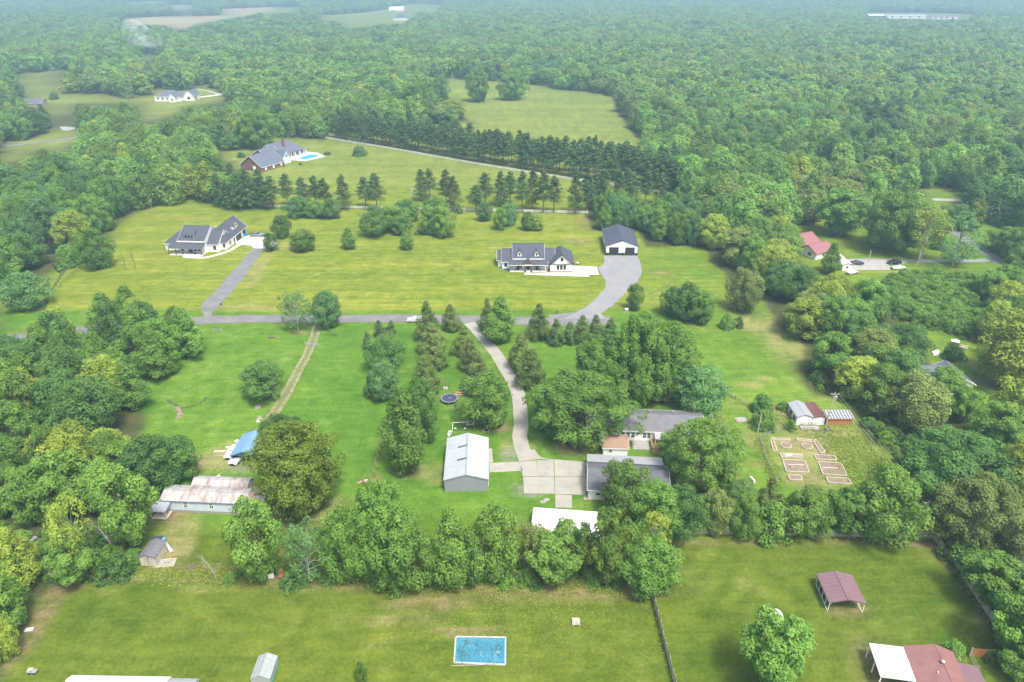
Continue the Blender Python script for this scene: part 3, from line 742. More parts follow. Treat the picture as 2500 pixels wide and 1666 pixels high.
ci = ng.nodes.new('GeometryNodeCollectionInfo'); ci.inputs['Collection'].default_value = lod_col; ci.inputs['Separate Children'].default_value = True; ci.inputs['Reset Children'].default_value = True
iop = ng.nodes.new('GeometryNodeInstanceOnPoints'); iop.inputs['Pick Instance'].default_value = True
def nattr(name, typ):
    n = ng.nodes.new('GeometryNodeInputNamedAttribute'); n.data_type = typ; n.inputs['Name'].default_value = name
    return [o for o in n.outputs if o.enabled and o.name == 'Attribute'][0]
L = ng.links.new
L(gi.outputs[0], m2p.inputs['Mesh']); L(m2p.outputs[0], iop.inputs['Points']); L(ci.outputs[0], iop.inputs['Instance'])
L(nattr('pick', 'INT'), iop.inputs['Instance Index']); L(nattr('size', 'FLOAT_VECTOR'), iop.inputs['Scale'])
L(nattr('turn', 'FLOAT_VECTOR'), iop.inputs['Rotation'])
L(iop.outputs[0], go.inputs[0])
md = fo.modifiers.new('forest_trees', 'NODES'); md.node_group = ng

# haze: a box of air round the whole scene
hz = MB().box(-8000, 8000, -450, 9600, -1.0, 96.5).mesh('haze', bpy.data.materials.new('haze_air'))
hm = hz.materials[0]; hm.use_nodes = True; hm.node_tree.nodes.clear()
ho = hm.node_tree.nodes.new('ShaderNodeOutputMaterial'); pv = hm.node_tree.nodes.new('ShaderNodeVolumePrincipled')
pv.inputs['Density'].default_value = .00040; pv.inputs['Color'].default_value = (.43, .64, .88, 1); pv.inputs['Anisotropy'].default_value = .2
hm.node_tree.links.new(pv.outputs[0], ho.inputs['Volume'])
tag(link('haze', hz), 'pale blue summer haze over the far woods', 'haze', kind='stuff')
# ---------------------------------------------------------------- roads, drives, water
def cr(pts, n=6):
    out = []; P = [pts[0]] + list(pts) + [pts[-1]]
    for i in range(1, len(P)-2):
        for k in range(n):
            t = k/n; a, b, c, d = [np.array(P[i+j], float) for j in (-1,0,1,2)]
            out.append(tuple(.5*((2*b)+(-a+c)*t+(2*a-5*b+4*c-d)*t*t+(-a+3*b-3*c+d)*t**3)))
    out.append(tuple(pts[-1])); return out
def cropE(x, y): return (825+x/2.768, 500+y/2.768)
def cropD(x, y): return (x/2.768, 500+y/2.768)
def cropF(x, y): return (1650+x/2.768, 500+y/2.768)
def cropA(x, y): return (x/2.768, y/2.768)
def cropC(x, y): return (1650+x/2.768, y/2.768)
def cropH(x, y): return (825+x/2.546, 1050+y/2.546)
def cropG(x, y): return (x/2.546, 1050+y/2.546)
def cropI(x, y): return (1650+x/2.546, 1050+y/2.546)
def sheet(name, poly_px, mat, z=.02, label=None, jag=.18, seed=1, smooth=False):
    rng = random.Random(seed)
    pw = [G(*p) for p in poly_px]; out = []
    for i, a in enumerate(pw):
        b = pw[(i+1) % len(pw)]; L_ = math.dist(a, b); n = max(1, int(L_/1.5))
        for k in range(n):
            t = k/n; x = a[0]+(b[0]-a[0])*t; y = a[1]+(b[1]-a[1])*t
            out.append((x+rng.uniform(-jag, jag), y+rng.uniform(-jag, jag)))
    mb = MB(); n = len(out)
    vs = [(x, y, z) for x, y in out] + [(x, y, -.15) for x, y in out]
    mb.add(vs, [tuple(range(n))] + [(i, n+i, n+(i+1) % n, (i+1) % n) for i in range(n)])
    me = mb.mesh(name, mat)
    return tag(link(name, me), label, kind='structure')
def strip(name, pts_px, width, mat, z=.02, label=None, jag=.12, seed=1, offs=0.0, obj=True, kind='structure'):
    rng = random.Random(seed)
    P = cr([G(*p) for p in pts_px]); mb = MB(); vs = []
    for i, p in enumerate(P):
        a = P[max(0, i-1)]; b = P[min(len(P)-1, i+1)]; d = Vector((b[0]-a[0], b[1]-a[1])).normalized(); nn = Vector((-d.y, d.x))
        w = width/2
        for s in (-1, 1):
            q = Vector(p) + nn*(offs + s*w + rng.uniform(-jag, jag)); vs.append((q.x, q.y, z))
    mb.add(vs, [(2*i, 2*i+1, 2*i+3, 2*i+2) for i in range(len(P)-1)])
    me = mb.mesh(name, mat)
    return tag(link(name, me), label, kind=kind)
VERGE = surf('road_verge', (.150,.155,.075), .95, .3, .8, stain=(.085,.135,.022), stain_amt=(.42,.58), sscale=.9, fine=5)
ROADPX = [(-60,834),(0,829),(55,824),(150,812),(300,797),(400,789),(500,781.5),(700,779),(1000,778.5),(1150,780),(1300,785),(1400,783),(1490,781)]
strip('road_verge', ROADPX, 6.6, VERGE, .008, 'thin dry grass verge along the road', jag=.5)
strip('road', ROADPX, 5.0, M['asphalt'], .02, 'narrow grey asphalt road crossing the scene', jag=.25)
sheet('turnaround', [cropE(*p) for p in [(1425,748),(1530,735),(1600,728),(1740,742),(1800,750),(1850,775),(1800,800),(1530,810),(1440,800)]], M['asphalt'], .026, 'asphalt turnaround at the end of the road')
sheet('gravel_drive', [cropE(*p) for p in [(1800,346),(2022,346),(2050,400),(2055,450),(2030,510),(1950,590),(1860,680),(1775,735),(1810,770),(1520,770),(1600,735),(1680,690),(1740,640),(1810,560),(1812,520),(1790,480),(1755,430),(1780,415),(1800,395)]], M['grey_gravel'], .032, 'wide grey gravel drive to the white and black garage', jag=.3)
sheet('asphalt_drive', [cropD(*p) for p in [(1712,294),(1785,297),(1720,390),(1640,500),(1560,600),(1490,670),(1425,740),(1440,762),(1385,765),(1355,690),(1370,665),(1450,590),(1580,440),(1650,365)]], M['asphalt'], .026, 'dark asphalt drive to the left farmhouse', jag=.15)
sheet('concrete_apron', [(370+x/6.533, 510+y/6.533) for x, y in [(1500,435),(1560,420),(1800,440),(1860,470),(2020,540),(2010,585),(1840,635),(1640,632),(1590,590),(1420,568),(1350,560),(1340,540)]], M['pale_concrete'], .034, 'pale concrete apron in front of the left garage doors', jag=.03)
strip('footpath', [(370+x/6.533, 510+y/6.533) for x, y in [(1440,560),(1370,590),(1240,670),(1050,735),(820,782),(520,770)]], 1.7, M['pale_concrete'], .040, 'curving white concrete footpath round the left farmhouse', jag=.0)
sheet('patio_slab', [(1190+x/5.8825, 530+y/5.8825) for x, y in [(530,812),(900,800),(1228,800),(1228,700),(1570,718),(1605,832),(1465,830),(1462,860),(530,828)]], M['pale_concrete'], .034, 'pale concrete slab beside the right farmhouse', jag=.0)
lane = [(870,773),(782,782),cropD(2140,830),cropD(2125,890),cropD(2080,1000),cropD(2010,1130),cropD(1950,1250),cropD(1870,1380),cropD(1800,1480),(632,1062),(600,1110)]
lane_b = lane[1:]
strip('dirt_lane', lane_b, 2.6, surf('lane_grass', (.13,.165,.045), .95, .3, .8), .012, 'worn two track dirt lane down the left lawn', jag=.3)
tm_ = surf('lane_soil', (.25,.215,.135), .95, .25, .9, fine=6, stain=(.12,.15,.045), stain_amt=(.47,.62), sscale=.7)
strip('lane_track', lane_b, .8, tm_, .018, 'left wheel track of the dirt lane', offs=.95, jag=.16)
strip('lane_track', lane_b, .8, tm_, .018, 'right wheel track of the dirt lane', offs=-.95, jag=.16, seed=2)
# concrete drive in slabs
drv = thing('concrete_driveway', 'long curving pale concrete driveway from the road to the parking pad', 'driveway'); drv['kind'] = 'structure'; del drv['category']
P = cr([cropE(*p) for p in [(885,800),(925,838),(1000,925),(1070,1010),(1130,1110),(1180,1190),(1222,1290),(1232,1400),(1240,1520)]] + [(1268,1075),(1285,1120)], 5)
P = [G(*p) for p in P]
acc = [P[0]]; 
def resample(P, step):
    out = [P[0]]; need = step
    for a, b in zip(P[:-1], P[1:]):
        L_ = math.dist(a, b); pos = 0
        while L_-pos >= need:
            pos += need; t = pos/L_; out.append((a[0]+(b[0]-a[0])*t, a[1]+(b[1]-a[1])*t)); need = step
        need -= L_-pos
    out.append(P[-1]); return out
R = resample(P, 4.5)
def slabpoly(poly, z=.06, name='concrete_slab'):
    c = np.mean(poly, axis=0); pp = [tuple(c+(np.array(p)-c)*(1-.014/max(.5, np.linalg.norm(np.array(p)-c)))) for p in poly]
    mb = MB(); mb.prism(pp, -.1, z); mb.build(name, M['concrete'], drv)
def side(i, s, w=1.75):
    a = R[max(0, i-1)]; b = R[min(len(R)-1, i+1)]; d = Vector((b[0]-a[0], b[1]-a[1])).normalized()
    return (R[i][0]-d.y*s*w, R[i][1]+d.x*s*w)
for i in range(len(R)-1):
    w0 = 1.75; slabpoly([side(i,-1), side(i+1,-1), side(i+1,1), side(i,1)])
def bil(q, u, v): 
    q = [np.array(x) for x in q]; return tuple((q[0]*(1-u)+q[1]*u)*(1-v) + (q[3]*(1-u)+q[2]*u)*v)
def quad_slabs(px4, nx, ny, f=cropH, z=.068):
    q = [G(*f(*p)) for p in px4]
    for i in range(nx):
        for j in range(ny):
            slabpoly([bil(q, i/nx, j/ny), bil(q, (i+1)/nx, j/ny), bil(q, (i+1)/nx, (j+1)/ny), bil(q, i/nx, (j+1)/ny)], z)
for q, nx, ny in [([(1105,135),(1222,120),(1262,180),(1125,197)],1,1), ([(1125,199),(1340,184),(1345,290),(1150,290)],2,2), ([(1343,184),(1540,200),(1540,292),(1348,290)],2,2),
        ([(1150,293),(1345,293),(1348,398),(1157,394)],2,2), ([(1348,293),(1540,295),(1540,405),(1350,400)],2,2), ([(1350,403),(1455,407),(1455,485),(1352,483)],1,2), ([(940,207),(1123,199),(1147,255),(942,265)],2,1), ([(935,115),(958,115),(964,203),(940,205)],1,2), ([(1340,186),(1262,180),(1240,150),(1262,172)],1,1)]:
    quad_slabs(q, nx, ny)
strip('farm_road', [cropA(*p) for p in [(-60,1005),(60,987),(150,975),(300,958),(450,940),(560,922)]], 6, M['asphalt'], .03, 'grey farm road at the far left')
sheet('farm_parking', [cropA(*p) for p in [(400,858),(440,856),(500,862),(515,872),(460,884),(415,880)]], M['pale_gravel'], .03, 'white parking spot between the dark trees at the far left', jag=.5)
strip('white_drive', [cropA(*p) for p in [(1310,662),(1400,652),(1490,640)]], 7, M['pale_concrete'], .03, 'white drive right of the far white farmhouse')
strip('far_lane', [cropA(*p) for p in [(1330,603),(1400,615),(1490,640)]], 4, M['pale_gravel'], .035, 'pale lane behind the far white farmhouse')
strip('hill_road', [(777,38),(840,38),(880,35),(915,30),(960,27)], 9, M['pale_gravel'], .04, 'pale curving road on the far hill field')
strip('hill_drive', [(985,50),(1005,48),(1012,44)], 10, M['pale_gravel'], .04, 'pale drive beside the far dark roofed house')
strip('gravel_lane', [cropF(*p) for p in [(1165,377),(1300,372),(1450,376),(1700,381),(2020,380),(2120,372)]], 3.0, M['grey_gravel'], .03, 'grey gravel lane in the right yard', jag=.15)
sheet('parking_pad', [cropF(*p) for p in [(1165,372),(1570,375),(1560,395),(1445,400),(1445,442),(1165,442)]], M['pale_gravel'], .036, 'pale gravel parking pad beside the red roofed house', jag=.1)
strip('yard_road', [cropF(*p) for p in [(1840,150),(1900,190),(1980,245),(2070,305),(2140,350),(2200,400)]], 4.6, M['asphalt'], .03, 'grey road bending through the far right yards')
strip('yard_drive', [cropC(*p) for p in [(1735,1350),(1830,1352),(1930,1356)]], 4, M['pale_gravel'], .03, 'pale drive at the far right')
sheet('gravel_patch', [cropC(*p) for p in [(1350,1205),(1385,1210),(1420,1250),(1400,1290),(1345,1270)]], M['grey_gravel'], .03, 'grey gravel showing between the trees at the right', jag=.4)
sheet('creek', [cropD(*p) for p in [(285,225),(460,228),(440,330),(380,340),(290,338)]], M['creek'], .015, 'dark still water of the creek at the left', jag=.5)
sheet('creek_pool', [cropD(*p) for p in [(350,400),(420,385),(490,390),(440,430),(405,468),(380,440)]], M['creek'], .015, 'dark lower pool of the creek', jag=.4)
strip('ditch', [cropD(*p) for p in [(600,385),(530,415),(450,440),(400,500),(360,560),(320,620),(310,690)]], 1.0, surf('ditch_mud', (.05,.075,.02), .95, .3, 1), .012, 'narrow dark ditch running down from the creek', jag=.35)
strip('ditch', [cropF(*p) for p in [(440,700),(280,600),(0,815)]][:1] + [cropF(100,640)], .01, M['soil'], .005) if False else None
strip('drain_line', [cropE(2330,480),cropE(2200,560),cropE(2080,620),cropE(1900,700)], .9, surf('drain_grass', (.085,.15,.02), .95, .3, 1), .012, 'faint darker drainage line across the right lawn', jag=.25)
strip('wet_rut', [cropD(*p) for p in [(1130,1320),(1180,1350),(1230,1372),(1340,1350),(1400,1300)]], .8, surf('rut_mud', (.05,.08,.02), .95, .3, 1), .012, 'dark forked muddy rut in the left lawn', jag=.3)
strip('wet_rut', [cropD(*p) for p in [(1190,1365),(1215,1400),(1205,1450)]], 1.1, M['soil'], .014, 'muddy end of the forked rut in the left lawn', jag=.35)

# ---------------------------------------------------------------- building kit
_win = {}
def window(root, face, p, u, z, w, h, nx=1, ny=2, frame='white_trim', name='window', pane='glass', label=None):
    key = (round(w,2), round(h,2), nx, ny, frame, name, pane)
    if key not in _win:
        f = MB(); t = .07
        f.box(-w/2-t, w/2+t, -.08, .0, -t, 0); f.box(-w/2-t, w/2+t, -.08, 0, h, h+t)
        f.box(-w/2-t, -w/2, -.08, 0, 0, h); f.box(w/2, w/2+t, -.08, 0, 0, h)
        for i in range(1, nx): f.box(-w/2+w*i/nx-.025, -w/2+w*i/nx+.025, -.07, 0, 0, h)
        for j in range(1, ny): f.box(-w/2, w/2, -.065, 0, h*j/ny-.03, h*j/ny+.03)
        g = MB().box(-w/2, w/2, -.045, -.005, 0, h)
        _win[key] = (f.mesh(name+'_frame', M[frame]), g.mesh('pane', M[pane]))
    fm_, gm_ = _win[key]
    rz = {'f': 0, 'r': math.pi/2, 'b': math.pi, 'l': -math.pi/2}[face]
    loc = (u, p, z) if face in 'fb' else (p, u, z)
    o = link(name, fm_, root, loc, (0, 0, rz)); link('pane' if name == 'window' else 'leaf', gm_, o)
    if label: o['label'] = label
    return o
def garage_door(root, face, p, u, w, h, mat='black_metal', lines=4):
    rz = {'f': 0, 'r': math.pi/2, 'b': math.pi, 'l': -math.pi/2}[face]
    loc = (u, p, 0.05) if face in 'fb' else (p, u, 0.05)
    fr = MB().box(-w/2-.1, -w/2, -.09, 0, 0, h+.1).box(w/2, w/2+.1, -.09, 0, 0, h+.1).box(-w/2, w/2, -.09, 0, h, h+.1)
    o = fr.build('garage_door', M['white_trim'] if mat != 'black_metal' else M['black_metal'], root, loc, (0,0,rz))
    me = MB().box(-w/2, w/2, -.05, -.005, 0, h/lines-.03).mesh('door_panel', M[mat])
    for i in range(lines): link('door_panel', me, o, (0, 0, i*h/lines))
    return o
def block(root, x0, x1, y0, y1, ze, zr, axis='x', wall='white_siding', roof='dark_shingle', over=.45, hip=(0,0), ribs=0, z0=0, trim='white_trim', walls=True, th=.14, ridge=None, rlabel=None):
    """one gabled or hipped volume: wall mesh, roof mesh, fascia"""
    if axis == 'y':        # build in swapped coordinates
        tr = lambda p: (p[1], p[0], p[2]); a0, a1, b0, b1 = y0, y1, x0, x1
    else:
        tr = lambda p: p; a0, a1, b0, b1 = x0, x1, y0, y1
    bm_ = (b0+b1)/2 if ridge is None else ridge
    if walls:
        mb = MB()
        vs = [(a0,b0,z0),(a1,b0,z0),(a1,b1,z0),(a0,b1,z0),(a0,b0,ze),(a1,b0,ze),(a1,b1,ze),(a0,b1,ze)]
        fs = [(0,1,5,4),(2,3,7,6)]
        g0, g1 = not hip[0], not hip[1]
        vs += [(a0,bm_,zr-.05),(a1,bm_,zr-.05)]
        fs += [(3,0,4,8,7) if g0 else (3,0,4,7), (1,2,6,9,5) if g1 else (1,2,6,5)]
        mb.add([tr(v) for v in vs], fs); mb.build('wall', M[wall], root)
    sl0 = (zr-ze)/max(.01, bm_-b0); sl1 = (zr-ze)/max(.01, b1-bm_)
    lift = .05
    e0 = b0-over; e1 = b1+over; ze0 = ze-over*sl0+lift; ze1 = ze-over*sl1+lift; zt = zr+lift
    A0, A1 = a0-over, a1+over
    r0 = A0 + ((bm_-e0) if hip[0] else 0)*1.0; r1 = A1 - ((bm_-e0) if hip[1] else 0)*1.0
    if r1 < r0: r0 = r1 = (r0+r1)/2
    rf = MB()
    F = [[(A0,e0,ze0),(A1,e0,ze0),(r1,bm_,zt),(r0,bm_,zt)], [(A1,e1,ze1),(A0,e1,ze1),(r0,bm_,zt),(r1,bm_,zt)]]
    for f in F: 
        if abs(r1-r0) < .01: f.pop()
        rf.slab([tr(v) for v in f], th)
    if hip[0]: rf.slab([tr(v) for v in [(A0,e1,ze1),(A0,e0,ze0),(r0,bm_,zt)]], th)
    if hip[1]: rf.slab([tr(v) for v in [(A1,e0,ze0),(A1,e1,ze1),(r1,bm_,zt)]], th)
    ro = rf.build('roof', M[roof], root)
    if rlabel: ro['label'] = rlabel
    if ribs:
        rb = MB(); n = int((A1-A0)/ribs)
        for i in range(n+1):
            x = A0+.04+(A1-A0-.08)*i/n
            for (ye, z_) in ((e0, ze0), (e1, ze1)):
                rb.bar(tr((x, ye, z_+.03)), tr((x, bm_, zt+.03)), .05, .05)
        o = rb.build('roof_rib', M[roof], ro); o['kind'] = 'stuff'
        MB().bar(tr((A0, bm_, zt+.02)), tr((A1, bm_, zt+.02)), .35, .06).build('ridge_cap', M['steel' if roof in ('galvanised','galvanised_ribbed') else roof], ro)
    elif abs(r1-r0) > 1:
        MB().bar(tr((r0, bm_, zt+.0)), tr((r1, bm_, zt+.0)), .28, .05).build('ridge_cap', M[roof], ro)
    if trim:
        t = MB()
        if not hip[0]:
            for a in (A0-.02,):
                t.bar(tr((a, e0, ze0-.09)), tr((a, bm_, zt-.09)), .05, .2); t.bar(tr((a, e1, ze1-.09)), tr((a, bm_, zt-.09)), .05, .2)
        if not hip[1]:
            for a in (A1+.02,):
                t.bar(tr((a, e0, ze0-.09)), tr((a, bm_, zt-.09)), .05, .2); t.bar(tr((a, e1, ze1-.09)), tr((a, bm_, zt-.09)), .05, .2)
        t.bar(tr((A0, e0-.03, ze0-.1)), tr((A1, e0-.03, ze0-.1)), .05, .18); t.bar(tr((A0, e1+.03, ze1-.1)), tr((A1, e1+.03, ze1-.1)), .05, .18)
        t.build('fascia', M[trim], root)
    return ro
def posts(root, pts, z1, w=.16, mat='black_metal', z0=0):
    me = MB().box(-w/2, w/2, -w/2, w/2, 0, z1-z0).mesh('post', M[mat])
    for x, y in pts: link('post', me, root, (x, y, z0))
def shed_roof(root, x0, x1, y0, y1, z0, z1, roof, th=.1, name='porch_roof', ribs=0):
    mb = MB().slab([(x0,y0,z0),(x1,y0,z0),(x1,y1,z1),(x0,y1,z1)], th)
    o = mb.build(name, M[roof], root)
    if ribs:
        rb = MB(); n = int((x1-x0)/ribs)
        for i in range(n+1):
            x = x0+.04+(x1-x0-.08)*i/n; rb.bar((x,y0,z0+.02),(x,y1,z1+.02),.05,.05)
        q = rb.build('roof_rib', M[roof], o); q['kind'] = 'stuff'
    return o
def at_px(A, B):
    a = G(*A); b = G(*B); return a, math.atan2(b[1]-a[1], b[0]-a[0]), math.dist(a, b)

# --- right farmhouse
O = G(1343, 664.4)
h = thing('farmhouse', 'white farmhouse with dark shingle roof, two round dormers and a gabled entry porch', 'house', (O[0], O[1], 0), 0)
block(h, 0, 8.3, 0, 13.5, 3.1, 6.7, 'y', hip=(0,1), trim='black_metal')
block(h, -18.8, -16.9, 5, 12, 2.9, 5.3, 'x', hip=(0,0))
block(h, -17.2, -13.3, 3.2, 12, 3.0, 6.1, 'x')
block(h, -13.4, -2.3, 2.6, 12.6, 4.3, 8.1, 'x', over=.3)
block(h, -2.4, 1.5, 2.8, 12.4, 3.1, 6.3, 'x')
shed_roof(h, -14.8, -9.75, -.2, 2.75, 2.75, 3.75, 'dark_shingle'); shed_roof(h, -6.15, -.95, -.2, 2.75, 2.75, 3.75, 'dark_shingle'); shed_roof(h, -9.75, -6.15, 1.2, 2.75, 3.24, 3.75, 'dark_shingle')
block(h, -9.5, -6.4, 0.0, 4.0, 3.0, 4.6, 'y', walls=False, over=.25, trim='wood_brown')
MB().prism([(0,0),(2.8,0),(1.4,1.35)], -.05, .05).build('gable_panel', M['wood_brown'], h, (-9.35, .05, 3.05), (math.pi/2, 0, 0))
MB().box(-14.6, -1.0, -.2, 2.6, 0, .22).build('porch_floor', M['pale_concrete'], h)
MB().box(-9.4, -6.5, -1.0, -.2, 0, .12).build('step', M['pale_concrete'], h)
posts(h, [(x, -.02) for x in (-14.5, -12.5, -9.2, -6.7, -3.5, -1.3)], 2.72, .18, 'wood_brown')
MB().box(-14.6, -1.1, -.1, .05, 2.5, 2.72).build('porch_beam', M['white_trim'], h)
MB().box(-13.2, -2.5, 2.22, 2.3, 3.9, 4.25).build('trim_board', M['white_trim'], h)
for x in (-11.0, -4.85):
    d = thing('dormer', None, None); del_ = d
    d.parent = h; d.location = (x, 0, 0)
    MB().box(-.75, .75, 3.2, 5.6, 4.5, 6.1).build('wall', M['white_siding'], d)
    MB().prism([(-.75,0),(.75,0),(.5,.45),(0,.7),(-.5,.45)], 0, .1).build('wall', M['white_siding'], d, (0, 3.3, 6.1), (math.pi/2,0,0))
    for s in (-1, 1):
        MB().slab([(s*1.05,2.95,5.95),(s*.0,2.95,6.95),(0,6.3,6.95),(s*1.05,5.2,5.95)], .1).build('roof', M['dark_shingle'], d)
    f = MB().box(-.32,.32,3.13,3.2,5.1,6.0).build('window', M['black_metal'], d)
    MB().box(-.24,.24,3.10,3.13,5.17,5.93).build('pane', M['glass'], f) if False else None
for u, w_, hh, z in ((-13.7+.15, .7, .8, 1.3), (-11.0, 1.8, 1.7, .6), (-4.85, 1.8, 1.5, .8), (-2.9, .8, .9, 1.3)):
    window(h, 'f', 2.6, u, z, w_, hh, 2 if w_ > 1 else 1, 2, 'black_metal')
window(h, 'f', 2.6, -7.95, .24, 1.6, 2.4, 2, 2, 'black_metal', 'front_door')
window(h, 'f', 3.2, -16.0, .9, .8, 1.6, 1, 2, 'black_metal')
for u in (2.8, 4.0, 5.2): window(h, 'f', 0, u, .95, .75, 1.6, 1, 2, 'black_metal')
window(h, 'f', 0, 4.15, 4.15, .75, 1.2, 1, 2, 'black_metal')
MB().box(-.35, 8.65, -.32, -.02, 3.02, 3.14).build('band_roof', M['dark_shingle'], h)
MB().box(-.03, 8.33, -.03, -.002, 0, .35).build('stone_skirt', M['stone'], h)
garage_door(h, 'r', 8.3, 4.2, 3.2, 2.5, 'white_trim'); garage_door(h, 'r', 8.3, 9.2, 3.2, 2.5, 'white_trim')
for x, y, z in ((-11.5, 9.5, 7.1), (-6, 9.5, 7.1), (-15.5, 9, 5.2), (.5, 9, 5.4)): MB().lathe([(.14,0),(.14,.8),(.2,.85)], 8).build('vent_pipe', M['steel'], h, (x, y, z))
MB().box(-14.9, -.9, -.36, -.22, 2.55, 2.68).build('gutter', M['white_trim'], h)
# --- metal garage
a, rz, L_ = at_px((1479,623),(1555,624))
g = thing('garage', 'white metal garage with charcoal roof and two black roll doors on gravel', 'garage', (a[0], a[1], 0), rz)
block(g, 0, 12.0, 0, 19.5, 3.9, 6.0, 'y', 'white_metal', 'charcoal_metal', over=.25, ribs=1.0, trim='black_metal')
garage_door(g, 'f', 0, 2.95, 3.4, 3.0); garage_door(g, 'f', 0, 9.0, 3.4, 3.0)
for x0, x1 in ((-.02,1.1),(4.8,7.15),(10.85,12.02)): MB().box(x0, x1, -.05, -.003, 0, .95).build('wainscot', M['black_metal'], g)
MB().box(-.05, -.003, 0, 19.5, 0, .95).build('wainscot', M['black_metal'], g)
for x in (-.03, 12.03): MB().box(x-.08, x+.08, -.08, .08, .95, 3.9).build('corner_trim', M['black_metal'], g)
window(g, 'l', 0, 6, .1, 1.0, 2.1, 1, 1, 'black_metal', 'side_door')
# --- left farmhouse
O = G(413, 623)
h = thing('farmhouse', 'white farmhouse with a right hand garage wing and shed dormer, left of the fields', 'house', (O[0], O[1], 0), math.radians(-4))
block(h, -4.0, 3.0, 5.4, 16.8, 3.0, 7.3, 'x', hip=(1,0))
block(h, 2.9, 13.2, 3.0, 17.0, 4.8, 8.6, 'x', over=.3)
block(h, 13.1, 17.6, 4.5, 16.5, 3.2, 6.9, 'x', over=.35)
block(h, 10.4, 19.4, 7.4, 27.0, 3.3, 7.4, 'y', hip=(1,0))
shed_roof(h, .1, 13.6, -.3, 3.2, 2.9, 4.2, 'dark_shingle')
MB().box(2.8, 13.3, 2.55, 2.7, 4.35, 4.8).build('trim_board', M['white_trim'], h)
MB().box(12.95, 13.45, 2.72, 17.2, 0, 0).build('x', M['white_trim'], h) if False else None
MB().box(.1, 13.2, -.2, 3.0, 0, .25).build('porch_floor', M['pale_concrete'], h)
MB().box(5.8, 13.2, -1.5, -.2, 0, .14).build('step', M['pale_concrete'], h)
posts(h, [(x, -.05) for x in (.2, 3.0, 5.6, 10.3, 13.0)], 2.85, .18, 'black_metal')
MB().box(.1, 13.2, -.15, .02, 2.65, 2.88).build('porch_beam', M['white_trim'], h)
for u, w_, hh in ((4.0,1.0,1.5),(9.3,.9,1.5),(10.6,.9,1.5)): window(h, 'f', 3.0, u, .8, w_, hh, 1, 2, 'black_metal')
window(h, 'f', 3.0, 7.2, .26, 1.6, 2.4, 2, 1, 'black_metal', 'front_door')
window(h, 'f', 4.5, 16.2, .9, .9, 1.6, 1, 2, 'black_metal'); window(h, 'f', 5.4, -1.8, 1.1, 1.2, 1.3, 2, 2, 'black_metal')
d = thing('dormer', None, None); d.parent = h; d.location = (6.9, 0, 0)
MB().box(-1.7, 1.7, 4.4, 7.6, 5.3, 6.5).build('wall', M['white_siding'], d)
MB().slab([(-2.0,4.0,6.55),(2.0,4.0,6.55),(2.0,9.0,8.1),(-2.0,9.0,8.1)], .12).build('roof', M['dark_shingle'], d)
for u in (-1.1, 0, 1.1): window(d, 'f', 4.4, u, 5.55, .7, .8, 1, 1, 'black_metal')
d = thing('dormer', None, None); d.parent = h; d.location = (17.0, 20.0, 0)
MB().box(-1.2, 1.3, -2.2, 2.2, 4.6, 6.3).build('wall', M['white_siding'], d)
MB().prism([(-2.2,0),(2.2,0),(0,1.3)], 0, .1).build('gable_wall', M['white_siding'], d, (1.22, 0, 6.28), (math.pi/2, 0, math.pi/2))
for s in (-1, 1): MB().slab([(1.7,s*2.6,6.1),(1.7,0,7.7),(-2.6,0,7.7),(-1.6,s*2.6,6.1)], .12).build('roof', M['dark_shingle'], d)
for u in (-.9, .9): window(d, 'r', 1.3, u, 5.1, .8, 1.0, 1, 2, 'black_metal')
garage_door(h, 'r', 19.4, 19.2, 4.6, 2.5); garage_door(h, 'r', 19.4, 24.6, 2.6, 2.5)
window(h, 'r', 19.4, 15.0, .1, 1.0, 2.1, 1, 1, 'wood_brown', 'side_door'); window(h, 'r', 19.4, 11.2, .9, .9, 1.7, 1, 2, 'black_metal'); window(h, 'f', 7.4, 18.6, .9, .8, 1.5, 1, 2, 'black_metal')
# --- brick house far left with pool
O = G(637.8, 408.2, 3)
h = thing('brick_house', 'sprawling red brick house with blue grey roof beside the swimming pool', 'house', (O[0], O[1], 0), math.radians(62))
block(h, 0, 17.0, 0, 15.5, 2.9, 8.2, 'x', 'brick_red', 'blue_grey_shingle', over=.4)
block(h, 24, 47.5, 12.5, 27, 2.9, 8.4, 'x', 'white_siding', 'blue_grey_shingle', over=.4, hip=(0,1))
block(h, 14, 25, 7, 24, 3.3, 8.0, 'x', 'brick_red', 'blue_grey_shingle', over=.3)
block(h, 19.0, 25.5, 3.2, 16, 3.2, 6.8, 'y', 'white_siding', 'blue_grey_shingle', over=.4)
window(h, 'f', 3.2, 22.3, 3.3, 1.8, 1.8, 2, 1, 'white_trim', pane='pool_water', label='blue half round window in the gable')
for u in (3.0, 8.8, 14.6): window(h, 'f', 0, u, .9, 1.1, 1.6, 1, 2, 'white_trim', pane='white_trim')
window(h, 'l', 0, 5.2, 1.0, 2.0, 1.8, 2, 2, 'white_trim', pane='white_trim')
for u in (29, 32.5, 36, 40, 44): window(h, 'f', 12.5, u, .4, 2.4, 2.1, 2, 1, 'white_trim')
posts(h, [(x, 11.3) for x in (27, 31, 34.5, 38, 42, 46.5)], 2.9, .35, 'white_trim')
MB().box(26, 47.5, 10.9, 12.3, 2.75, 2.9).build('porch_roof', M['blue_grey_shingle'], h)
ch = MB().box(-.6, .6, -.6, .6, 5.5, 10.2).box(-.7, .7, -.7, .7, 10.2, 10.5).build('chimney', M['brick_red'], h, (34.5, 16.5, 0))
for x, y in ((4,9.5),(9,6.2),(14,9.5),(28,21.5),(33,21.5),(39,21.5)): MB().lathe([(.2,0),(.2,.9)], 8).build('vent_pipe', M['black_metal'], h, (x, y, 6.3))
pl = [(560+x/7.84, 310+y/7.84) for x, y in [(1140,640),(1250,640),(1450,660),(1840,572),(1700,500),(1490,480),(1180,560)]]
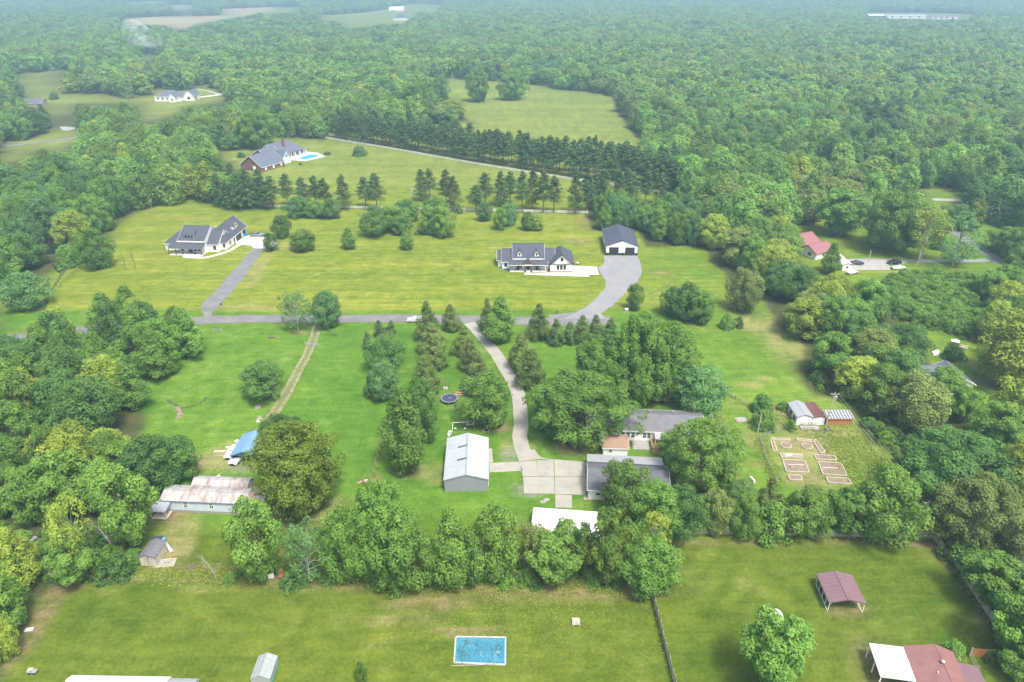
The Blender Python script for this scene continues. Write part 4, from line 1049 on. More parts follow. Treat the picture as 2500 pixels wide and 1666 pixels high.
pd = sheet('pool_deck', pl, M['pale_concrete'], .05, 'white pool deck behind the brick house', jag=.02)
sp = thing('swimming_pool', 'long turquoise swimming pool on the white deck of the brick house', 'pool')
pw = [G(560+x/7.84, 310+y/7.84) for x, y in [(1310,612),(1380,575),(1560,528),(1715,545),(1720,570),(1580,605),(1450,635),(1370,625)]]
MB().prism(pw, .02, .09).build('water', M['pool_water'], sp)
mb = MB()
for i in range(len(pw)): mb.bar((*pw[i], .1), (*pw[(i+1) % len(pw)], .1), .4, .12)
mb.build('coping', M['white_trim'], sp)
# --- far white farmhouse
O = G(*cropA(1048, 686))
h = thing('farmhouse', 'small far white farmhouse with grey roof in the left clearing', 'house', (O[0], O[1], 0), math.radians(-1))
block(h, 0, 22, 0, 15, 4.2, 8.2, 'x', 'white_siding', 'blue_grey_shingle', hip=(1,1))
block(h, 14.5, 20, -5, 8, 4.0, 7, 'y', 'white_siding', 'blue_grey_shingle')
block(h, 24, 32, 3, 16, 4.4, 8.2, 'y', 'white_siding', 'blue_grey_shingle')
block(h, 21, 25, 5, 13, 3.6, 5.6, 'x', 'white_siding', 'blue_grey_shingle')
for u in (3, 7, 11): window(h, 'f', 0, u, 1.2, 1.4, 1.8)
window(h, 'f', -5, 17.2, 1.2, 1.4, 1.8); window(h, 'f', 3, 28, 1.2, 2.4, 2.2); garage_door(h, 'r', 32, 8, 5, 3, 'steel')
# --- hill farm
O = G(960, 50)
h = thing('farmhouse', 'tiny white house with dark hipped roof on the far hill field', 'house', (O[0], O[1], 0), 0)
block(h, 0, 30, 0, 30, 5.5, 14, 'x', 'white_siding', 'charcoal_metal', hip=(1,1))
for u in (6, 13, 20, 26): window(h, 'f', 0, u, 1.5, 2, 2.2)
O = G(950, 28)
h = thing('barn', 'long pale roofed barn on the farthest field', 'barn', (O[0], O[1], 0), 0)
block(h, 0, 42, 0, 40, 5, 12, 'x', 'white_siding', 'white_metal', ribs=4)
garage_door(h, 'f', 0, 12, 8, 4, 'steel')
# --- grey metal shop
a, rz, L_ = at_px((1086,1201),(1192,1197.5))
h = thing('workshop', 'grey metal workshop with pale galvanised gable roof beside the driveway', 'workshop', (a[0], a[1], 0), rz-.02)
block(h, 0, 9.0, 0, 14.6, 3.05, 4.35, 'y', 'grey_siding', 'galvanised', over=.12, ribs=.9, trim='grey_siding')
rb = MB()
for i in range(30): rb.box(.15+i*.3, .19+i*.3, -.03, 0, .05, 3.0)
o = rb.build('wall_rib', M['grey_siding'], h); o['kind'] = 'stuff'
for u in (2.5, 5.5): pass
garage_door(h, 'r', 9.0, 3.0, 3.0, 2.4, 'white_trim'); window(h, 'r', 9.0, 8.5, .1, .9, 2.05, 1, 1, 'white_trim', 'side_door', 'white_trim')
for (x, y) in ((2.6, 5.2), (2.6, 9.8)): MB().slab([(x-.1,y,3.05+x*.289+.12),(x+1.9,y,3.05+(x+2)*.289+.12),(x+1.9,y+.55,3.05+(x+2)*.289+.12),(x-.1,y+.55,3.05+x*.289+.12)], .04).build('skylight', M['old_shingle'], h)
# --- long house
a, rz, L_ = at_px((1508,1074),(1632,1079))
O = G(1508, 1074)
h = thing('long_house', 'long pale house with weathered grey shingle roof half hidden by maples', 'house', (O[0], O[1], 0), math.radians(-4))
block(h, -7.0, 19.2, 0, 8.6, 2.9, 4.7, 'x', 'white_siding', 'mid_shingle', over=.35)
for x in (2.0, 7.5, 13.0): MB().slab([(x,5.2,4.57),(x+.45,5.2,4.57),(x+.2,7.6,3.64),(x-.25,7.6,3.64)], .05).build('roof_patch', M['stone'], h)
for u in (1.1, 2.25, 3.4, 6.0, 7.0): window(h, 'f', 0, u, .9, .75, 1.25, 1, 2)
window(h, 'f', 0, -4.8, .9, .9, 1.2, 1, 2); window(h, 'f', 0, -2.4, .15, .9, 2.0, 1, 1, 'white_trim', 'side_door')
shed_roof(h, 8.1, 13.0, -2.4, -.02, 2.2, 2.7, 'galvanised_ribbed', .06, 'porch_roof', .6)
posts(h, [(8.2,-2.3),(10.6,-2.3),(12.9,-2.3)], 2.15, .12, 'white_trim')
MB().box(3.2, 7.0, -3.6, -.05, 0, .15).build('patio', M['stone'], h)
st = MB().box(7.4, 12.8, -3.6, -.1, .05, .6)
st.build('deck', M['wood_tan'], h)
rl = MB()
for i in range(19): rl.box(7.4+i*.3, 7.46+i*.3, -3.66, -3.6, .6, 1.45)
rl.box(7.35, 12.9, -3.7, -3.58, 1.4, 1.5)
for i in range(10): rl.box(7.3, 7.36, -3.6+i*.35, -3.54+i*.35, .6, 1.45)
rl.box(7.28, 7.4, -3.7, -.1, 1.4, 1.5)
rl.build('railing', M['wood_tan'], h)
for i in range(3): MB().box(7.5, 8.9, -4.0-.35*i, -3.68-.35*i, 0, .45-.15*i).build('step', M['wood_tan'], h)
# --- small tan-roofed shed between the houses
O = G(1472, 1112)
h = thing('shed', 'small shed with tan shingle gable roof between the two grey roofed houses', 'shed', (O[0], O[1], 0), math.radians(-2))
block(h, 0, 5.4, 0, 4.6, 2.1, 3.2, 'x', 'white_siding', 'tan_shingle', over=.25, ridge=3.2)
window(h, 'f', 0, 1.6, .9, .7, .8)
# --- lower garage house
O = G(1436, 1219)
h = thing('garage_house', 'low house with dark shingle roof and ribbed metal strip by the parking pad', 'house', (O[0], O[1], 0), math.radians(-5))
block(h, 0, 16.0, 0, 8.6, 2.7, 4.6, 'x', 'white_siding', 'old_shingle', over=.35, ridge=4.4)
shed_roof(h, -.3, 15.8, 8.75, 11.9, 2.95, 2.6, 'galvanised_ribbed', .06, 'lean_to_roof', .5)
posts(h, [(x, 11.7) for x in (0, 4, 8, 12, 15.5)], 2.55, .12, 'white_trim')
garage_door(h, 'l', 0, 2.4, 2.6, 2.2, 'white_trim'); garage_door(h, 'l', 0, 6.0, 2.6, 2.2, 'white_trim')
window(h, 'f', 0, 1.9, 1.2, .8, .6, 1, 1, 'white_trim')
# --- white open-sided roof
O = G(1298, 1295, 2.6)
h = thing('carport', 'white ribbed metal carport roof tucked behind the fence row trees', 'carport', (O[0], O[1]-.3, 0), math.radians(-6))
block(h, 0, 12.4, 0, 6.6, 2.6, 3.45, 'x', 'white_metal', 'white_roof', over=.1, walls=False, ribs=.45, trim='white_trim')
posts(h, [(x, y) for x in (.2, 4.2, 8.2, 12.2) for y in (.15, 6.4)], 2.55, .12, 'white_trim')
# --- rusty mobile home
a, rz, L_ = at_px((412,1250),(640,1260))
h = thing('mobile_home', 'pale blue mobile home with rust streaked metal roof', 'mobile home', (a[0], a[1], 0), rz)
mh = surf('pale_blue_siding', (.50,.58,.66), .6, .08, .9, stretch=(3,3,.2), stain=(.42,.40,.34), stain_amt=(.58,.7))
M['pale_blue_siding'] = mh
block(h, -1.0, 19.5, 0, 4.5, 3.0, 3.75, 'x', 'pale_blue_siding', 'rusty_metal', over=.2, z0=.6, ribs=1.2, trim='blue_dark_metal')
MB().box(-.95, 19.45, .05, 4.45, 0, .62).build('skirting', M['stone'], h)
block(h, 3.0, 14.5, 4.5, 8.2, 2.7, 3.6, 'x', 'white_siding', 'rusty_metal', over=.15, ribs=1.4, trim=None)
rb = MB()
for i in range(22): rb.box(-.6+i*.92, -.56+i*.92, -.025, 0, .62, 2.95)
rb.build('wall_rib', M['pale_blue_siding'], h)['kind'] = 'stuff'
window(h, 'f', 0, 3.9, 1.4, .8, 1.1, 2, 3); window(h, 'f', 0, 9.1, 1.4, .8, 1.1, 2, 3)
shed_roof(h, -2.2, 1.1, -2.6, -.05, 2.2, 2.75, 'galvanised_ribbed', .06, 'porch_roof', .6)
posts(h, [(-2.0,-2.5),(.9,-2.5)], 2.15, .1, 'wood_grey')
MB().box(-2.1, 1.0, -2.6, -.05, .3, .42).build('porch_floor', M['wood_grey'], h)
# --- blue carport
O = G(562, 1112, 2.3)
h = thing('carport', 'light blue metal carport sheltering a white pickup', 'carport', (O[0]+.1, O[1]-.1, 0), math.radians(-1))
block(h, 0, 5.6, 0, 7.8, 2.3, 3.4, 'y', 'blue_dark_metal', 'blue_metal', over=.2, walls=False, ribs=.75, trim='blue_dark_metal')
MB().prism([(0,0),(5.6,0),(2.8,1.05)], 0, .05).build('gable_panel', M['blue_dark_metal'], h, (0, .1, 2.28), (math.pi/2,0,0))
MB().box(-.02, .04, 0, 7.8, 1.3, 2.3).build('side_panel', M['blue_dark_metal'], h); MB().box(5.56, 5.62, 0, 7.8, 1.3, 2.3).build('side_panel', M['blue_dark_metal'], h)
posts(h, [(x, y) for x in (.05, 5.55) for y in (.1, 2.6, 5.2, 7.7)], 2.3, .08, 'white_trim')
# --- small grey shed
O = G(345, 1381)
h = thing('shed', 'small weathered grey shed with a collapsing side beside the clearing', 'shed', (O[0], O[1], 0), math.radians(-3))
block(h, 0, 2.9, 0, 4.0, 2.0, 2.7, 'y', 'wood_grey', 'mid_shingle', over=.12, trim=None, ribs=.9)
MB().slab([(3.0,3.9,1.9),(3.9,3.0,.3),(4.3,3.6,.3),(3.1,4.2,1.9)], .05).build('loose_panel', M['steel'], h)
for i in range(3): MB().bar((3.0,.4+i,0),(3.25,.3+i,1.7),.07).build('prop', M['wood_grey'], h)
# --- bottom-left long roof
O = G(170, 1668, 2.4)
h = thing('long_building', 'long white metal roof with a grey end, cut by the lower left frame', 'building', (O[0]+1.2, O[1]-4.5, 0), math.radians(-1))
block(h, -1.5, 13.2, 0, 5.6, 2.5, 3.0, 'x', 'white_siding', 'white_roof', over=.1, ribs=.6, ridge=4.6, trim='steel', hip=(0,0))
block(h, 13.3, 17.4, 0, 5.4, 2.4, 2.8, 'x', 'white_siding', 'galvanised_ribbed', over=.1, ribs=.45, ridge=4.6, trim='steel')
# --- greenhouse
O = G(621, 1662)
h = thing('greenhouse', 'small glazed greenhouse with grey frame on the front lawn', 'greenhouse', (O[0], O[1]-1.0, 0), math.radians(0))
base = MB().box(0, 2.9, 0, .08, 0, .5).box(0, 2.9, 3.92, 4.0, 0, .5).box(0, .08, .08, 3.92, 0, .5).box(2.82, 2.9, .08, 3.92, 0, .5).build('base_wall', M['teal_plastic'], h)
gl = newmat('greenhouse_glass'); gl[2].inputs['Base Color'].default_value = (.45,.5,.5,1); gl[2].inputs['Roughness'].default_value = .25; gl[2].inputs['Alpha'].default_value = .55
M['poly'] = gl[0]
fr = MB()
for y in (0, 1.0, 2.0, 3.0, 4.0):
    for x in (0, 2.9): fr.bar((x,y,.5),(x,y,1.7),.06)
    fr.bar((0,y,1.7),(1.45,y,2.45),.06); fr.bar((2.9,y,1.7),(1.45,y,2.45),.06)
for x, z in ((0,1.7),(2.9,1.7),(1.45,2.45),(.72,2.08),(2.18,2.08)): fr.bar((x,0,z),(x,4,z),.06)
fr.build('frame', M['steel'], h)
for i in range(4):
    for s in (0, 1):
        x0, x1 = (0, 1.45) if s == 0 else (2.9, 1.45)
        MB().slab([(x0,i+.04,1.72),(x0,i+.96,1.72),(x1,i+.96,2.46),(x1,i+.04,2.46)], .015).build('roof_pane', M['poly'], h)
        MB().box(x0-.01, x0+.01, i+.04, i+.96, .52, 1.68).build('side_pane', M['poly'], h)
for y in (0, 4): MB().prism([(.03,.52),(2.87,.52),(2.87,1.7),(1.45,2.43),(.03,1.7)], -.01, .01).build('end_pane', M['poly'], h, (0,y,0), (math.pi/2,0,0))
# --- mauve carport
O = G(2023, 1494)
h = thing('carport', 'open mauve brown metal carport standing in the right lawn', 'carport', (O[0], O[1], 0), math.radians(-3))
block(h, -.2, 5.6, .1, 6.2, 2.2, 3.0, 'y', 'mauve_metal', 'mauve_metal', over=.15, walls=False, ribs=.75, trim='mauve_metal')
for y in (.1, 1.6, 3.1, 4.6, 6.1):
    for x in (-.15, 5.55): MB().bar((x,y,0),(x,y,2.2),.07).build('post', M['white_trim'], h)
    MB().bar((-.15,y,2.15),(2.7,y,2.9),.06).bar((5.55,y,2.15),(2.7,y,2.9),.06).build('rafter', M['white_trim'], h)
for x in (-.15, 5.55): MB().bar((x,.1,.04),(x,6.1,.04),.07).build('base_rail', M['white_trim'], h)
for x, s in ((-.15,1),(5.55,-1)): MB().bar((x,.1,1.6),(x+s*.7,.1,2.35),.05).build('brace', M['white_trim'], h)
# --- bottom-right house
O = G(2208, 1581, 3)
dirv = (G(2238,1661,3)[0]-O[0], G(2238,1661,3)[1]-O[1]); 
h = thing('brown_roof_house', 'house with red brown metal roof and a flat white patio cover, lower right corner', 'house', (O[0], O[1], 0), math.radians(-8))
block(h, 0, 7.0, -9.5, .2, 2.8, 3.9, 'y', 'white_siding', 'red_brown_metal', over=.2, trim='red_brown_metal', ridge=4.4)
block(h, 6.9, 9.9, -9.0, -1.6, 2.3, 2.75, 'y', 'white_siding', 'mauve_metal', over=.1, ribs=.45, trim='mauve_metal', ridge=7.2)
MB().slab([(-5.1,.15,2.95),(-.15,.1,2.95),(-.25,-5.9,2.85),(-5.2,-5.8,2.85)], .14).build('patio_cover', M['white_roof'], h)
posts(h, [(x, y) for x in (-5.0,) for y in (-5.6, -2.8, 0)], 2.8, .14, 'white_trim')
MB().lathe([(.16,3.6),(.16,4.15),(.3,4.15),(.3,4.3),(.05,4.4)], 10, (4.2,-2.9)).build('roof_vent', M['steel'], h)
MB().lathe([(.08,3.4),(.08,3.9)], 8, (3.0,-4.6)).build('vent_pipe', M['white_trim'], h)
# --- chicken sheds
O = G(*(1830+680/6.03, 930+650/6.03))
h = thing('coop', 'grey metal roofed coop with white ends behind the garden beds', 'coop', (O[0], O[1], 0), math.radians(0))
block(h, 0, 3.6, 0, 6.0, 2.3, 3.0, 'y', 'white_metal', 'galvanised_ribbed', over=.15, trim='steel')
block(h, 3.75, 6.6, 0, 6.2, 2.2, 2.5, 'y', 'white_metal', 'brown_rust', over=.1, trim='brown_rust', ridge=5.9, rlabel='rusty brown roof half')
for y in (1.5, 3.8): window(h, 'l', 0, y, .5, 1.2, 1.1, 1, 1, 'wood_grey')
wr = MB()
for i in range(9): wr.bar((.8+i*.5, -.5, 0), (.8+i*.5, -.5, 1.1), .05)
for z in (.1, .6, 1.1): wr.bar((.8,-.5,z),(4.8,-.5,z),.05)
for i in range(8): wr.bar((.8+i*.5,-.5,.1),(1.3+i*.5,-.5,1.1),.04)
wr.build('pen_fence', M['wood_grey'], h)
h = thing('shed', 'orange wooden shed with ribbed pale metal roof right of the coop', 'shed', (O[0]+7.3, O[1], 0), math.radians(0))
block(h, 0, 5.9, 0, 3.0, 1.9, 2.3, 'x', 'wood_orange', 'galvanised', over=.25, trim='wood_orange', ridge=2.8)
rb = MB()
for i in range(9): rb.bar((.0+i*.72,-.3,1.98),(.0+i*.72,2.7,2.42),.18,.07)
rb.build('roof_rib', M['charcoal_metal'], h)['kind'] = 'stuff'
pb = MB().box(0,.56,-.04,0,.05,1.8).mesh('plank', M['wood_orange'])
for i in range(10): link('plank', pb, h, (.02+i*.59, 0, 0))
# --- red roofed house
O = G(1985, 625)
h = thing('red_roof_house', 'house with faded red roof partly hidden by trees in the right yard', 'house', (O[0], O[1]-4, 0), math.radians(28))
block(h, 0, 10, 8, 18, 2.9, 5.6, 'x', 'white_siding', 'red_roof', hip=(0,0), trim='wood_orange')
block(h, -1, 8, 0, 8, 2.7, 4.8, 'x', 'white_siding', 'red_roof', trim='wood_orange')
window(h, 'l', -1, 3, .9, 1.6, 1.2); window(h, 'f', 0, 3, .9, 1.2, 1.2)
O = G(*(1950+800/7.59, 560+772/7.59))
h = thing('outbuilding', 'pale roofed outbuilding beside the parking pad in the right yard', 'outbuilding', (O[0], O[1], 0), math.radians(0))
block(h, 0, 3.3, 0, 13, 2.4, 3.0, 'y', 'white_siding', 'white_metal', over=.15, trim='brown_rust')
posts(h, [(3.4, y) for y in (.2, 4, 8)], 2.3, .12, 'white_trim'); window(h, 'f', 0, 1.6, 1, .8, .8)
# --- right grey-roofed house
h = thing('grey_roof_house', 'house with smooth grey blue roof at the edge of the right yard', 'house', (*G(2384, 938, 2.8), 0), math.radians(90))
block(h, .3, 9.5, .4, 6.0, 2.7, 4.2, 'x', 'white_siding', 'blue_grey_shingle', over=.4, trim='white_trim')
block(h, 6.0, 10.0, 6.0, 14.0, 2.7, 3.8, 'y', 'white_siding', 'blue_grey_shingle', over=.4, trim='white_trim')
O = G(*cropC(2130, 1408), 3)
h = thing('yard_house', 'grey roofed house beyond the right yards', 'house', (O[0], O[1], 0), math.radians(-4))
block(h, 0, 12, 0, 11, 2.9, 4.6, 'x', 'white_siding', 'blue_grey_shingle', hip=(1,1)); window(h, 'f', 0, 6, 1, 1.6, 1.2)
O = G(2505, 1300)
h = thing('edge_house', 'house with pale grey roof cut by the right edge of the frame', 'house', (O[0]-.6, O[1]-2, 0), math.radians(0))
block(h, 0, 8, 0, 8, 2.6, 4.2, 'x', 'white_siding', 'blue_grey_shingle'); window(h, 'f', 0, 2, 1, 1, 1)
# far commercial buildings
for i, (px, py, wd, dp, hh, wm, rm, lb) in enumerate([(2120,44,45,30,5,'brick_red','white_roof','brown far building left of the long white store'),(2165,45,95,35,5,'white_siding','galvanised','long white store among the trees on the right horizon'),(2275,47,60,30,5,'white_siding','red_roof','far store with a red roof on the right horizon')]):
    O = G(px, py); h = thing('store', lb, 'store', (O[0], O[1], 0), math.radians(-6))
    block(h, 0, wd, 0, dp, hh, hh+3, 'x', wm, rm, over=.5)
    for k in range(4): window(h, 'f', 0, wd*(k+.6)/4.5, 1.5, 5, 3, 2, 1)
O = G(55, 12)
for i, (px, py, lb) in enumerate([(52,262,'grey roofed farmhouse glimpsed between the dark trees at the far left')]):
    O = G(px, py); h = thing('farmhouse', lb, 'house', (O[0], O[1], 0), math.radians(10))
    block(h, 0, 16, 0, 10, 3, 6, 'x', 'stone', 'old_shingle'); window(h, 'f', 0, 5, 1, 1.5, 1.4)
# ---------------------------------------------------------------- trees that stand apart, one by one
TREES = [
 # upper lawn
 (69,753,668,92,'round_cool','spreading green tree on the lawn edge at the far left, above the road gap'),
 (238,657,560,72,'round','leaning green tree right of the creek, nearest the left farmhouse lawn'),
 (190,615,518,88,'round_lime','pale yellow green tree overhanging the dark creek'),
 (170,650,600,60,'shrub_green','low green bank of brush above the lower creek pool'),
 (690,581,527,42,'round_deep','young round tree just right of the left farmhouse garage apron'),
 (661,612,570,34,'round_deep','smallest round tree, at the corner of the left farmhouse apron'),
 (746,612,562,60,'round','broad low tree right of the left farmhouse, closest to its asphalt drive'),
 (852,608,556,40,'ovate','egg shaped young tree alone mid field between both farmhouses'),
 (996,610,558,37,'ovate','egg shaped young tree below the bush clump, left of the right farmhouse'),
 (917,576,505,62,'round_deep','large bushy tree at the left end of the field clump'),
 (960,562,505,72,'round','middle bushy tree in the field clump'),
 (977,573,530,48,'round','low light green tree at the foot of the field clump'),
 (995,538,488,55,'round_deep','dark round bush tree behind the field clump'),
 (1063,560,482,66,'oak','tall bushy tree left behind the pair in mid field'),
 (1047,570,512,44,'round','left tree of the front pair in mid field'),
 (1078,577,505,58,'round','right tree of the front pair in mid field'),
 (1184,540,496,36,'round_cool','small bluish tree by the white fence, leftmost of five behind the right farmhouse'),
 (1220,561,508,33,'round','slim small tree, second of five behind the right farmhouse'),
 (1241,550,496,44,'round_cool','larger small tree, third of five behind the right farmhouse'),
 (1287,563,518,30,'round','thin small tree, fourth of five behind the right farmhouse'),
 (1310,562,525,38,'round_lime','low light tree, rightmost of five behind the right farmhouse'),
 (730,530,482,54,'round_deep','leftmost round bush tree below the pine row right of the woods'),
 (772,532,492,46,'round','second round bush tree below the pine row'),
 (810,534,486,40,'round_deep','third and rightmost round bush tree below the pine row'),
 (1022,572,563,20,'shrub','tiny low shrub right of the field clump'),
 (1120,520,500,22,'shrub','small dark shrub by the white fence behind the pair of field trees'),
 # roadside
 (728,807,712,84,'loose','sparse tree with visible pale limbs south of the road, left of the lane'),
 (806,796,714,72,'round_cool','airy tree where the dirt lane meets the road'),
 (645,968,891,98,'round_deep','round dark crowned tree alone in the left lawn beside the lane'),
 # right lawn
 (1547,758,694,38,'round','slim young tree beside the gravel drive mouth'),
 (1640,770,703,62,'round_deep','left tree of the dark green trio on the right lawn'),
 (1672,780,692,70,'round_deep','tallest middle tree of the dark green trio on the right lawn'),
 (1712,788,712,66,'round','right tree of the dark green trio on the right lawn'),
 (1772,802,768,36,'shrub_green','larger of two round shrubs near the right tree belt'),
 (1803,799,774,26,'shrub','smaller of two round shrubs near the right tree belt'),
 (1812,760,658,72,'round_olive','tree with twin bare trunks leaning out of the right belt'),
 # centre rows: cedars and round trees
 (927,823,781,28,'cedar_deep','small dark cedar, left one of two just below the road'),
 (957,818,783,28,'cedar_deep','small dark cedar, right one of two just below the road'),
 (899,850,811,33,'cedar_deep','small dark cedar left of the round tree row'),
 (943,905,822,80,'round_deep','upper round tree of the left yard row'),
 (937,973,888,74,'round_cool','lower round tree of the left yard row'),
 (904,972,918,28,'cedar_deep','thin dark cedar at the left foot of the lower round tree'),
 (1045,824,736,58,'cedar','tall pointed cedar right beside the silver car'),
 (1101,808,743,46,'cedar','pointed cedar between the silver car and the driveway mouth'),
 (1060,862,790,70,'cedar','broad cedar right below the tall cedar by the silver car'),
 (1062,900,818,72,'cedar','second broad cedar of the inner row'),
 (1043,960,868,70,'cedar','lowest cedar of the inner row, above the trampoline'),
 (1135,868,796,54,'cedar','top cedar of the row left of the driveway'),
 (1150,905,825,60,'cedar','second cedar of the row left of the driveway'),
 (1166,940,858,62,'cedar','third cedar of the row left of the driveway'),
 (1152,962,890,54,'cedar_deep','low dark cedar behind the maple beside the driveway'),
 (1224,833,722,84,'ovate','broad light green tree at the top right of the driveway mouth'),
 (1190,812,728,46,'cedar','pointed cedar at the left shoulder of the broad light tree'),
 (1315,825,742,58,'cedar','lone tall pointed cedar below the road, right of the broad light tree'),
 (1356,842,780,44,'cedar_deep','small dark cedar right of the lone tall cedar'),
 (1390,838,786,42,'cedar_deep','short dark cedar, leftmost of the four below the turnaround'),
 (1420,835,770,46,'cedar','second cedar of the four below the turnaround'),
 (1452,832,770,44,'cedar_deep','third cedar of the four below the turnaround'),
 (1490,830,778,48,'cedar_deep','rightmost cedar of the four below the turnaround'),
 (1272,903,812,70,'cedar','upper cedar of the pair right of the driveway'),
 (1298,946,853,74,'cedar','lower broad cedar of the pair right of the driveway'),
 (1200,1036,914,114,'round','light leafed maple overhanging the concrete driveway above the workshop'),
 (994,1146,942,112,'ovate','tall full tree left of the workshop with its trunk showing'),
 (1040,1075,925,70,'round_deep','darker tree tucked behind the tall tree left of the workshop'),
 # the big maples
 (1462,985,828,160,'big','huge rounded maple behind the long house, back left of the maple group'),
 (1548,985,768,135,'big','tallest maple of the group behind the long house'),
 (1612,978,790,160,'big','rightmost huge maple of the group behind the long house'),
 (1400,1062,916,215,'big','widest maple of the group, in front of the long house left end'),
 (1510,1010,935,58,'round_deep','small dark tree wedged between the huge maples'),
 (1700,1008,900,118,'round_cool','airy spreading tree right of the huge maples, above the long house corner'),
 (1702,1185,1028,162,'big','full maple at the right end of the long house and the garage house'),
 (1636,1120,1055,60,'round','low leafy bough tree over the wooden deck of the long house'),
 (1856,1002,963,52,'shrub','round dark bush left of the grey coop'),
 (1863,1045,1006,60,'shrub_green','loose leafy bush below the round dark bush'),
 (1930,1047,1028,28,'shrub_green','small bright bush in front of the coop'),
 (1912,1000,983,32,'shrub_green','leafy bush touching the left side of the coop'),
 # lawn by the mobile home
 (738,1245,1052,200,'big_gold','huge yellow green oak right of the rusty mobile home'),
 (704,1172,1022,118,'big_deep','dark crown rising behind the huge yellow green oak'),
 (642,1425,1222,128,'oak','tall leafy tree below the mobile home, left end of the fence row'),
 (757,1420,1277,112,'loose','thin leaved tree second from the left in the fence row'),
 (850,1422,1247,98,'round','light green tree third in the fence row'),
 (940,1402,1184,150,'big','tallest tree of the fence row, left of centre'),
 (975,1437,1252,130,'oak','broad front tree below the tallest tree of the fence row'),
 (955,1438,1368,72,'shrub_green','low leafy bush at the foot of the fence row'),
 (1020,1430,1290,95,'round','dense filler tree in the fence row left of the workshop line'),
 (1105,1430,1240,108,'ovate','upright leafy tree in the fence row below the workshop'),
 (1152,1425,1300,70,'round_deep','dark narrow tree in the fence row below the workshop'),
 (1215,1417,1240,114,'round','bright round tree in the fence row, left of the white carport roof'),
 (1298,1392,1282,76,'round_olive','olive brown tree right below the white carport roof'),
 (1353,1427,1312,130,'oak','broad low tree in front of the white carport'),
 (1375,1387,1272,76,'round','rounded tree covering the middle of the white carport roof'),
 (1420,1397,1280,62,'round_deep','dark slim tree at the right end of the white carport'),
 (1480,1432,1248,114,'oak','tall leafy tree right of the white carport'),
 (1583,1392,1258,88,'loose_lime','pale yellowish tree with bare grey stems in the fence row'),
 (1575,1442,1325,132,'round','broad tree at the right end of the fence row, by the wooden fence'),
 (1515,1262,1136,112,'round','tall tree in front of the garage house roof'),
 (1600,1300,1180,112,'round','rounded tree right of the garage house, behind the wooden fence'),
 (1655,1300,1188,98,'round_deep','darker tree behind the left part of the wooden fence'),
 (325,1335,1146,142,'oak','full tree left of the rusty mobile home'),
 (455,1170,1066,88,'round_deep','dark green tree between the mobile home and the blue carport'),
 (380,1185,1070,128,'round_deep','broad dark tree behind the left end of the mobile home'),
 (300,1190,1085,110,'oak','broad green tree in the thicket above the mobile home'),
 (165,1265,1115,142,'oak','wide leafy tree in the left thicket'),
 (110,1270,1150,105,'round','leafy tree at the left thicket edge over the junk yard'),
 (212,1405,1218,92,'loose_lime','leaning bright tree with two pale bare trunks above the left lawn'),
 (185,1428,1320,106,'oak','low broad tree at the corner of the left lawn'),
 (60,1425,1290,112,'ovate_lime','bright leafy tree at the left edge of the front lawn'),
 (10,1440,1300,90,'round','tree cut by the left frame edge beside the front lawn'),
 (40,1530,1400,104,'round','big leafy tree at the left edge halfway down the front lawn'),
 (15,1610,1512,72,'round_lime','lowest tree at the left edge of the front lawn'),
 (290,1402,1360,80,'shrub','dark undergrowth bush left of the small grey shed'),
 (240,1400,1350,70,'shrub_green','green undergrowth bush below the leaning tree'),
 # behind the wooden fence
 (1740,1300,1204,82,'round_olive','olive tinted tree behind the wooden fence, left of the brown green conifer'),
 (1812,1304,1208,74,'round','leafy tree behind the wooden fence below the conifer'),
 (1790,1250,1178,84,'round_deep','dark tree above the fence, left of the garden beds'),
 (1870,1265,1166,68,'cedar','brown green conifer at the lower left corner of the garden'),
 (1885,1309,1236,88,'shrub_green','broad bush behind the middle of the wooden fence'),
 (1955,1300,1196,112,'round','leafy tree just below the garden beds'),
 (2055,1308,1200,120,'oak','wide leafy tree below the right garden beds'),
 (2145,1302,1148,146,'round','round tree above the wooden fence, left of the utility pole'),
 (2305,1222,1076,250,'big_deep','wide flat dark crown with a pale curved trunk behind the utility pole'),
 (2365,1335,1182,200,'big_olive','big olive grey tree right of the utility pole at the fence corner'),
 (2455,1252,1088,116,'round_lime','yellow green tree at the right frame edge'),
 (2460,1375,1278,98,'loose','thin tree with bare pale stems near the right edge'),
 (2350,1375,1318,92,'shrub_green','leafy mound outside the fence corner'),
 (2415,1485,1370,142,'oak','broad tree outside the right fence, halfway down'),
 (2455,1595,1455,136,'oak','broad tree outside the right fence, near the bottom'),
 (2505,1520,1400,100,'round_deep','dark tree cut by the right frame edge'),
 (2500,1660,1590,110,'round','tree at the lower right frame edge outside the fence'),
 (2385,1420,1360,80,'round','small tree tight against the right fence'),
 (1886,1682,1518,168,'oak','big leafy tree in the right lawn at the bottom of the frame'),
 (883,1658,1618,30,'shrub_green','small weeping shrub alone on the front lawn'),
 (2325,1606,1572,58,'shrub_green','vine covered bush at the corner of the red brown roof'),
 (2420,1612,1592,34,'shrub','small shrub under the orange fence'),
 # right yards
 (2455,942,770,165,'round_lime','big yellow green tree beside the grey roofed house at the right edge'),
 (2492,1065,925,140,'round_lime','yellow green tree at the right edge below the grey roofed house'),
 (2300,985,902,88,'round','leafy tree covering the left half of the grey roofed house'),
 (2338,1030,948,78,'oak','leafy tree in front of the grey roofed house at the right'),
 (2425,1085,990,120,'oak','broad tree in the right woods below the grey roofed house'),
 (2043,575,464,122,'oak','large spreading tree with a bare trunk above the red roofed house'),
 (2165,612,464,125,'big','big green tree standing behind the parking pad'),
 (2245,640,502,100,'loose_lime','pale yellow green tree over the gravel lane'),
 (2325,648,530,110,'loose','thin airy tree on the lawn beside the road bend'),
 (2024,668,592,50,'ovate','dense tree in front of the red roofed house'),
 (1905,612,548,95,'round','rounded tree left of the red roofed house'),
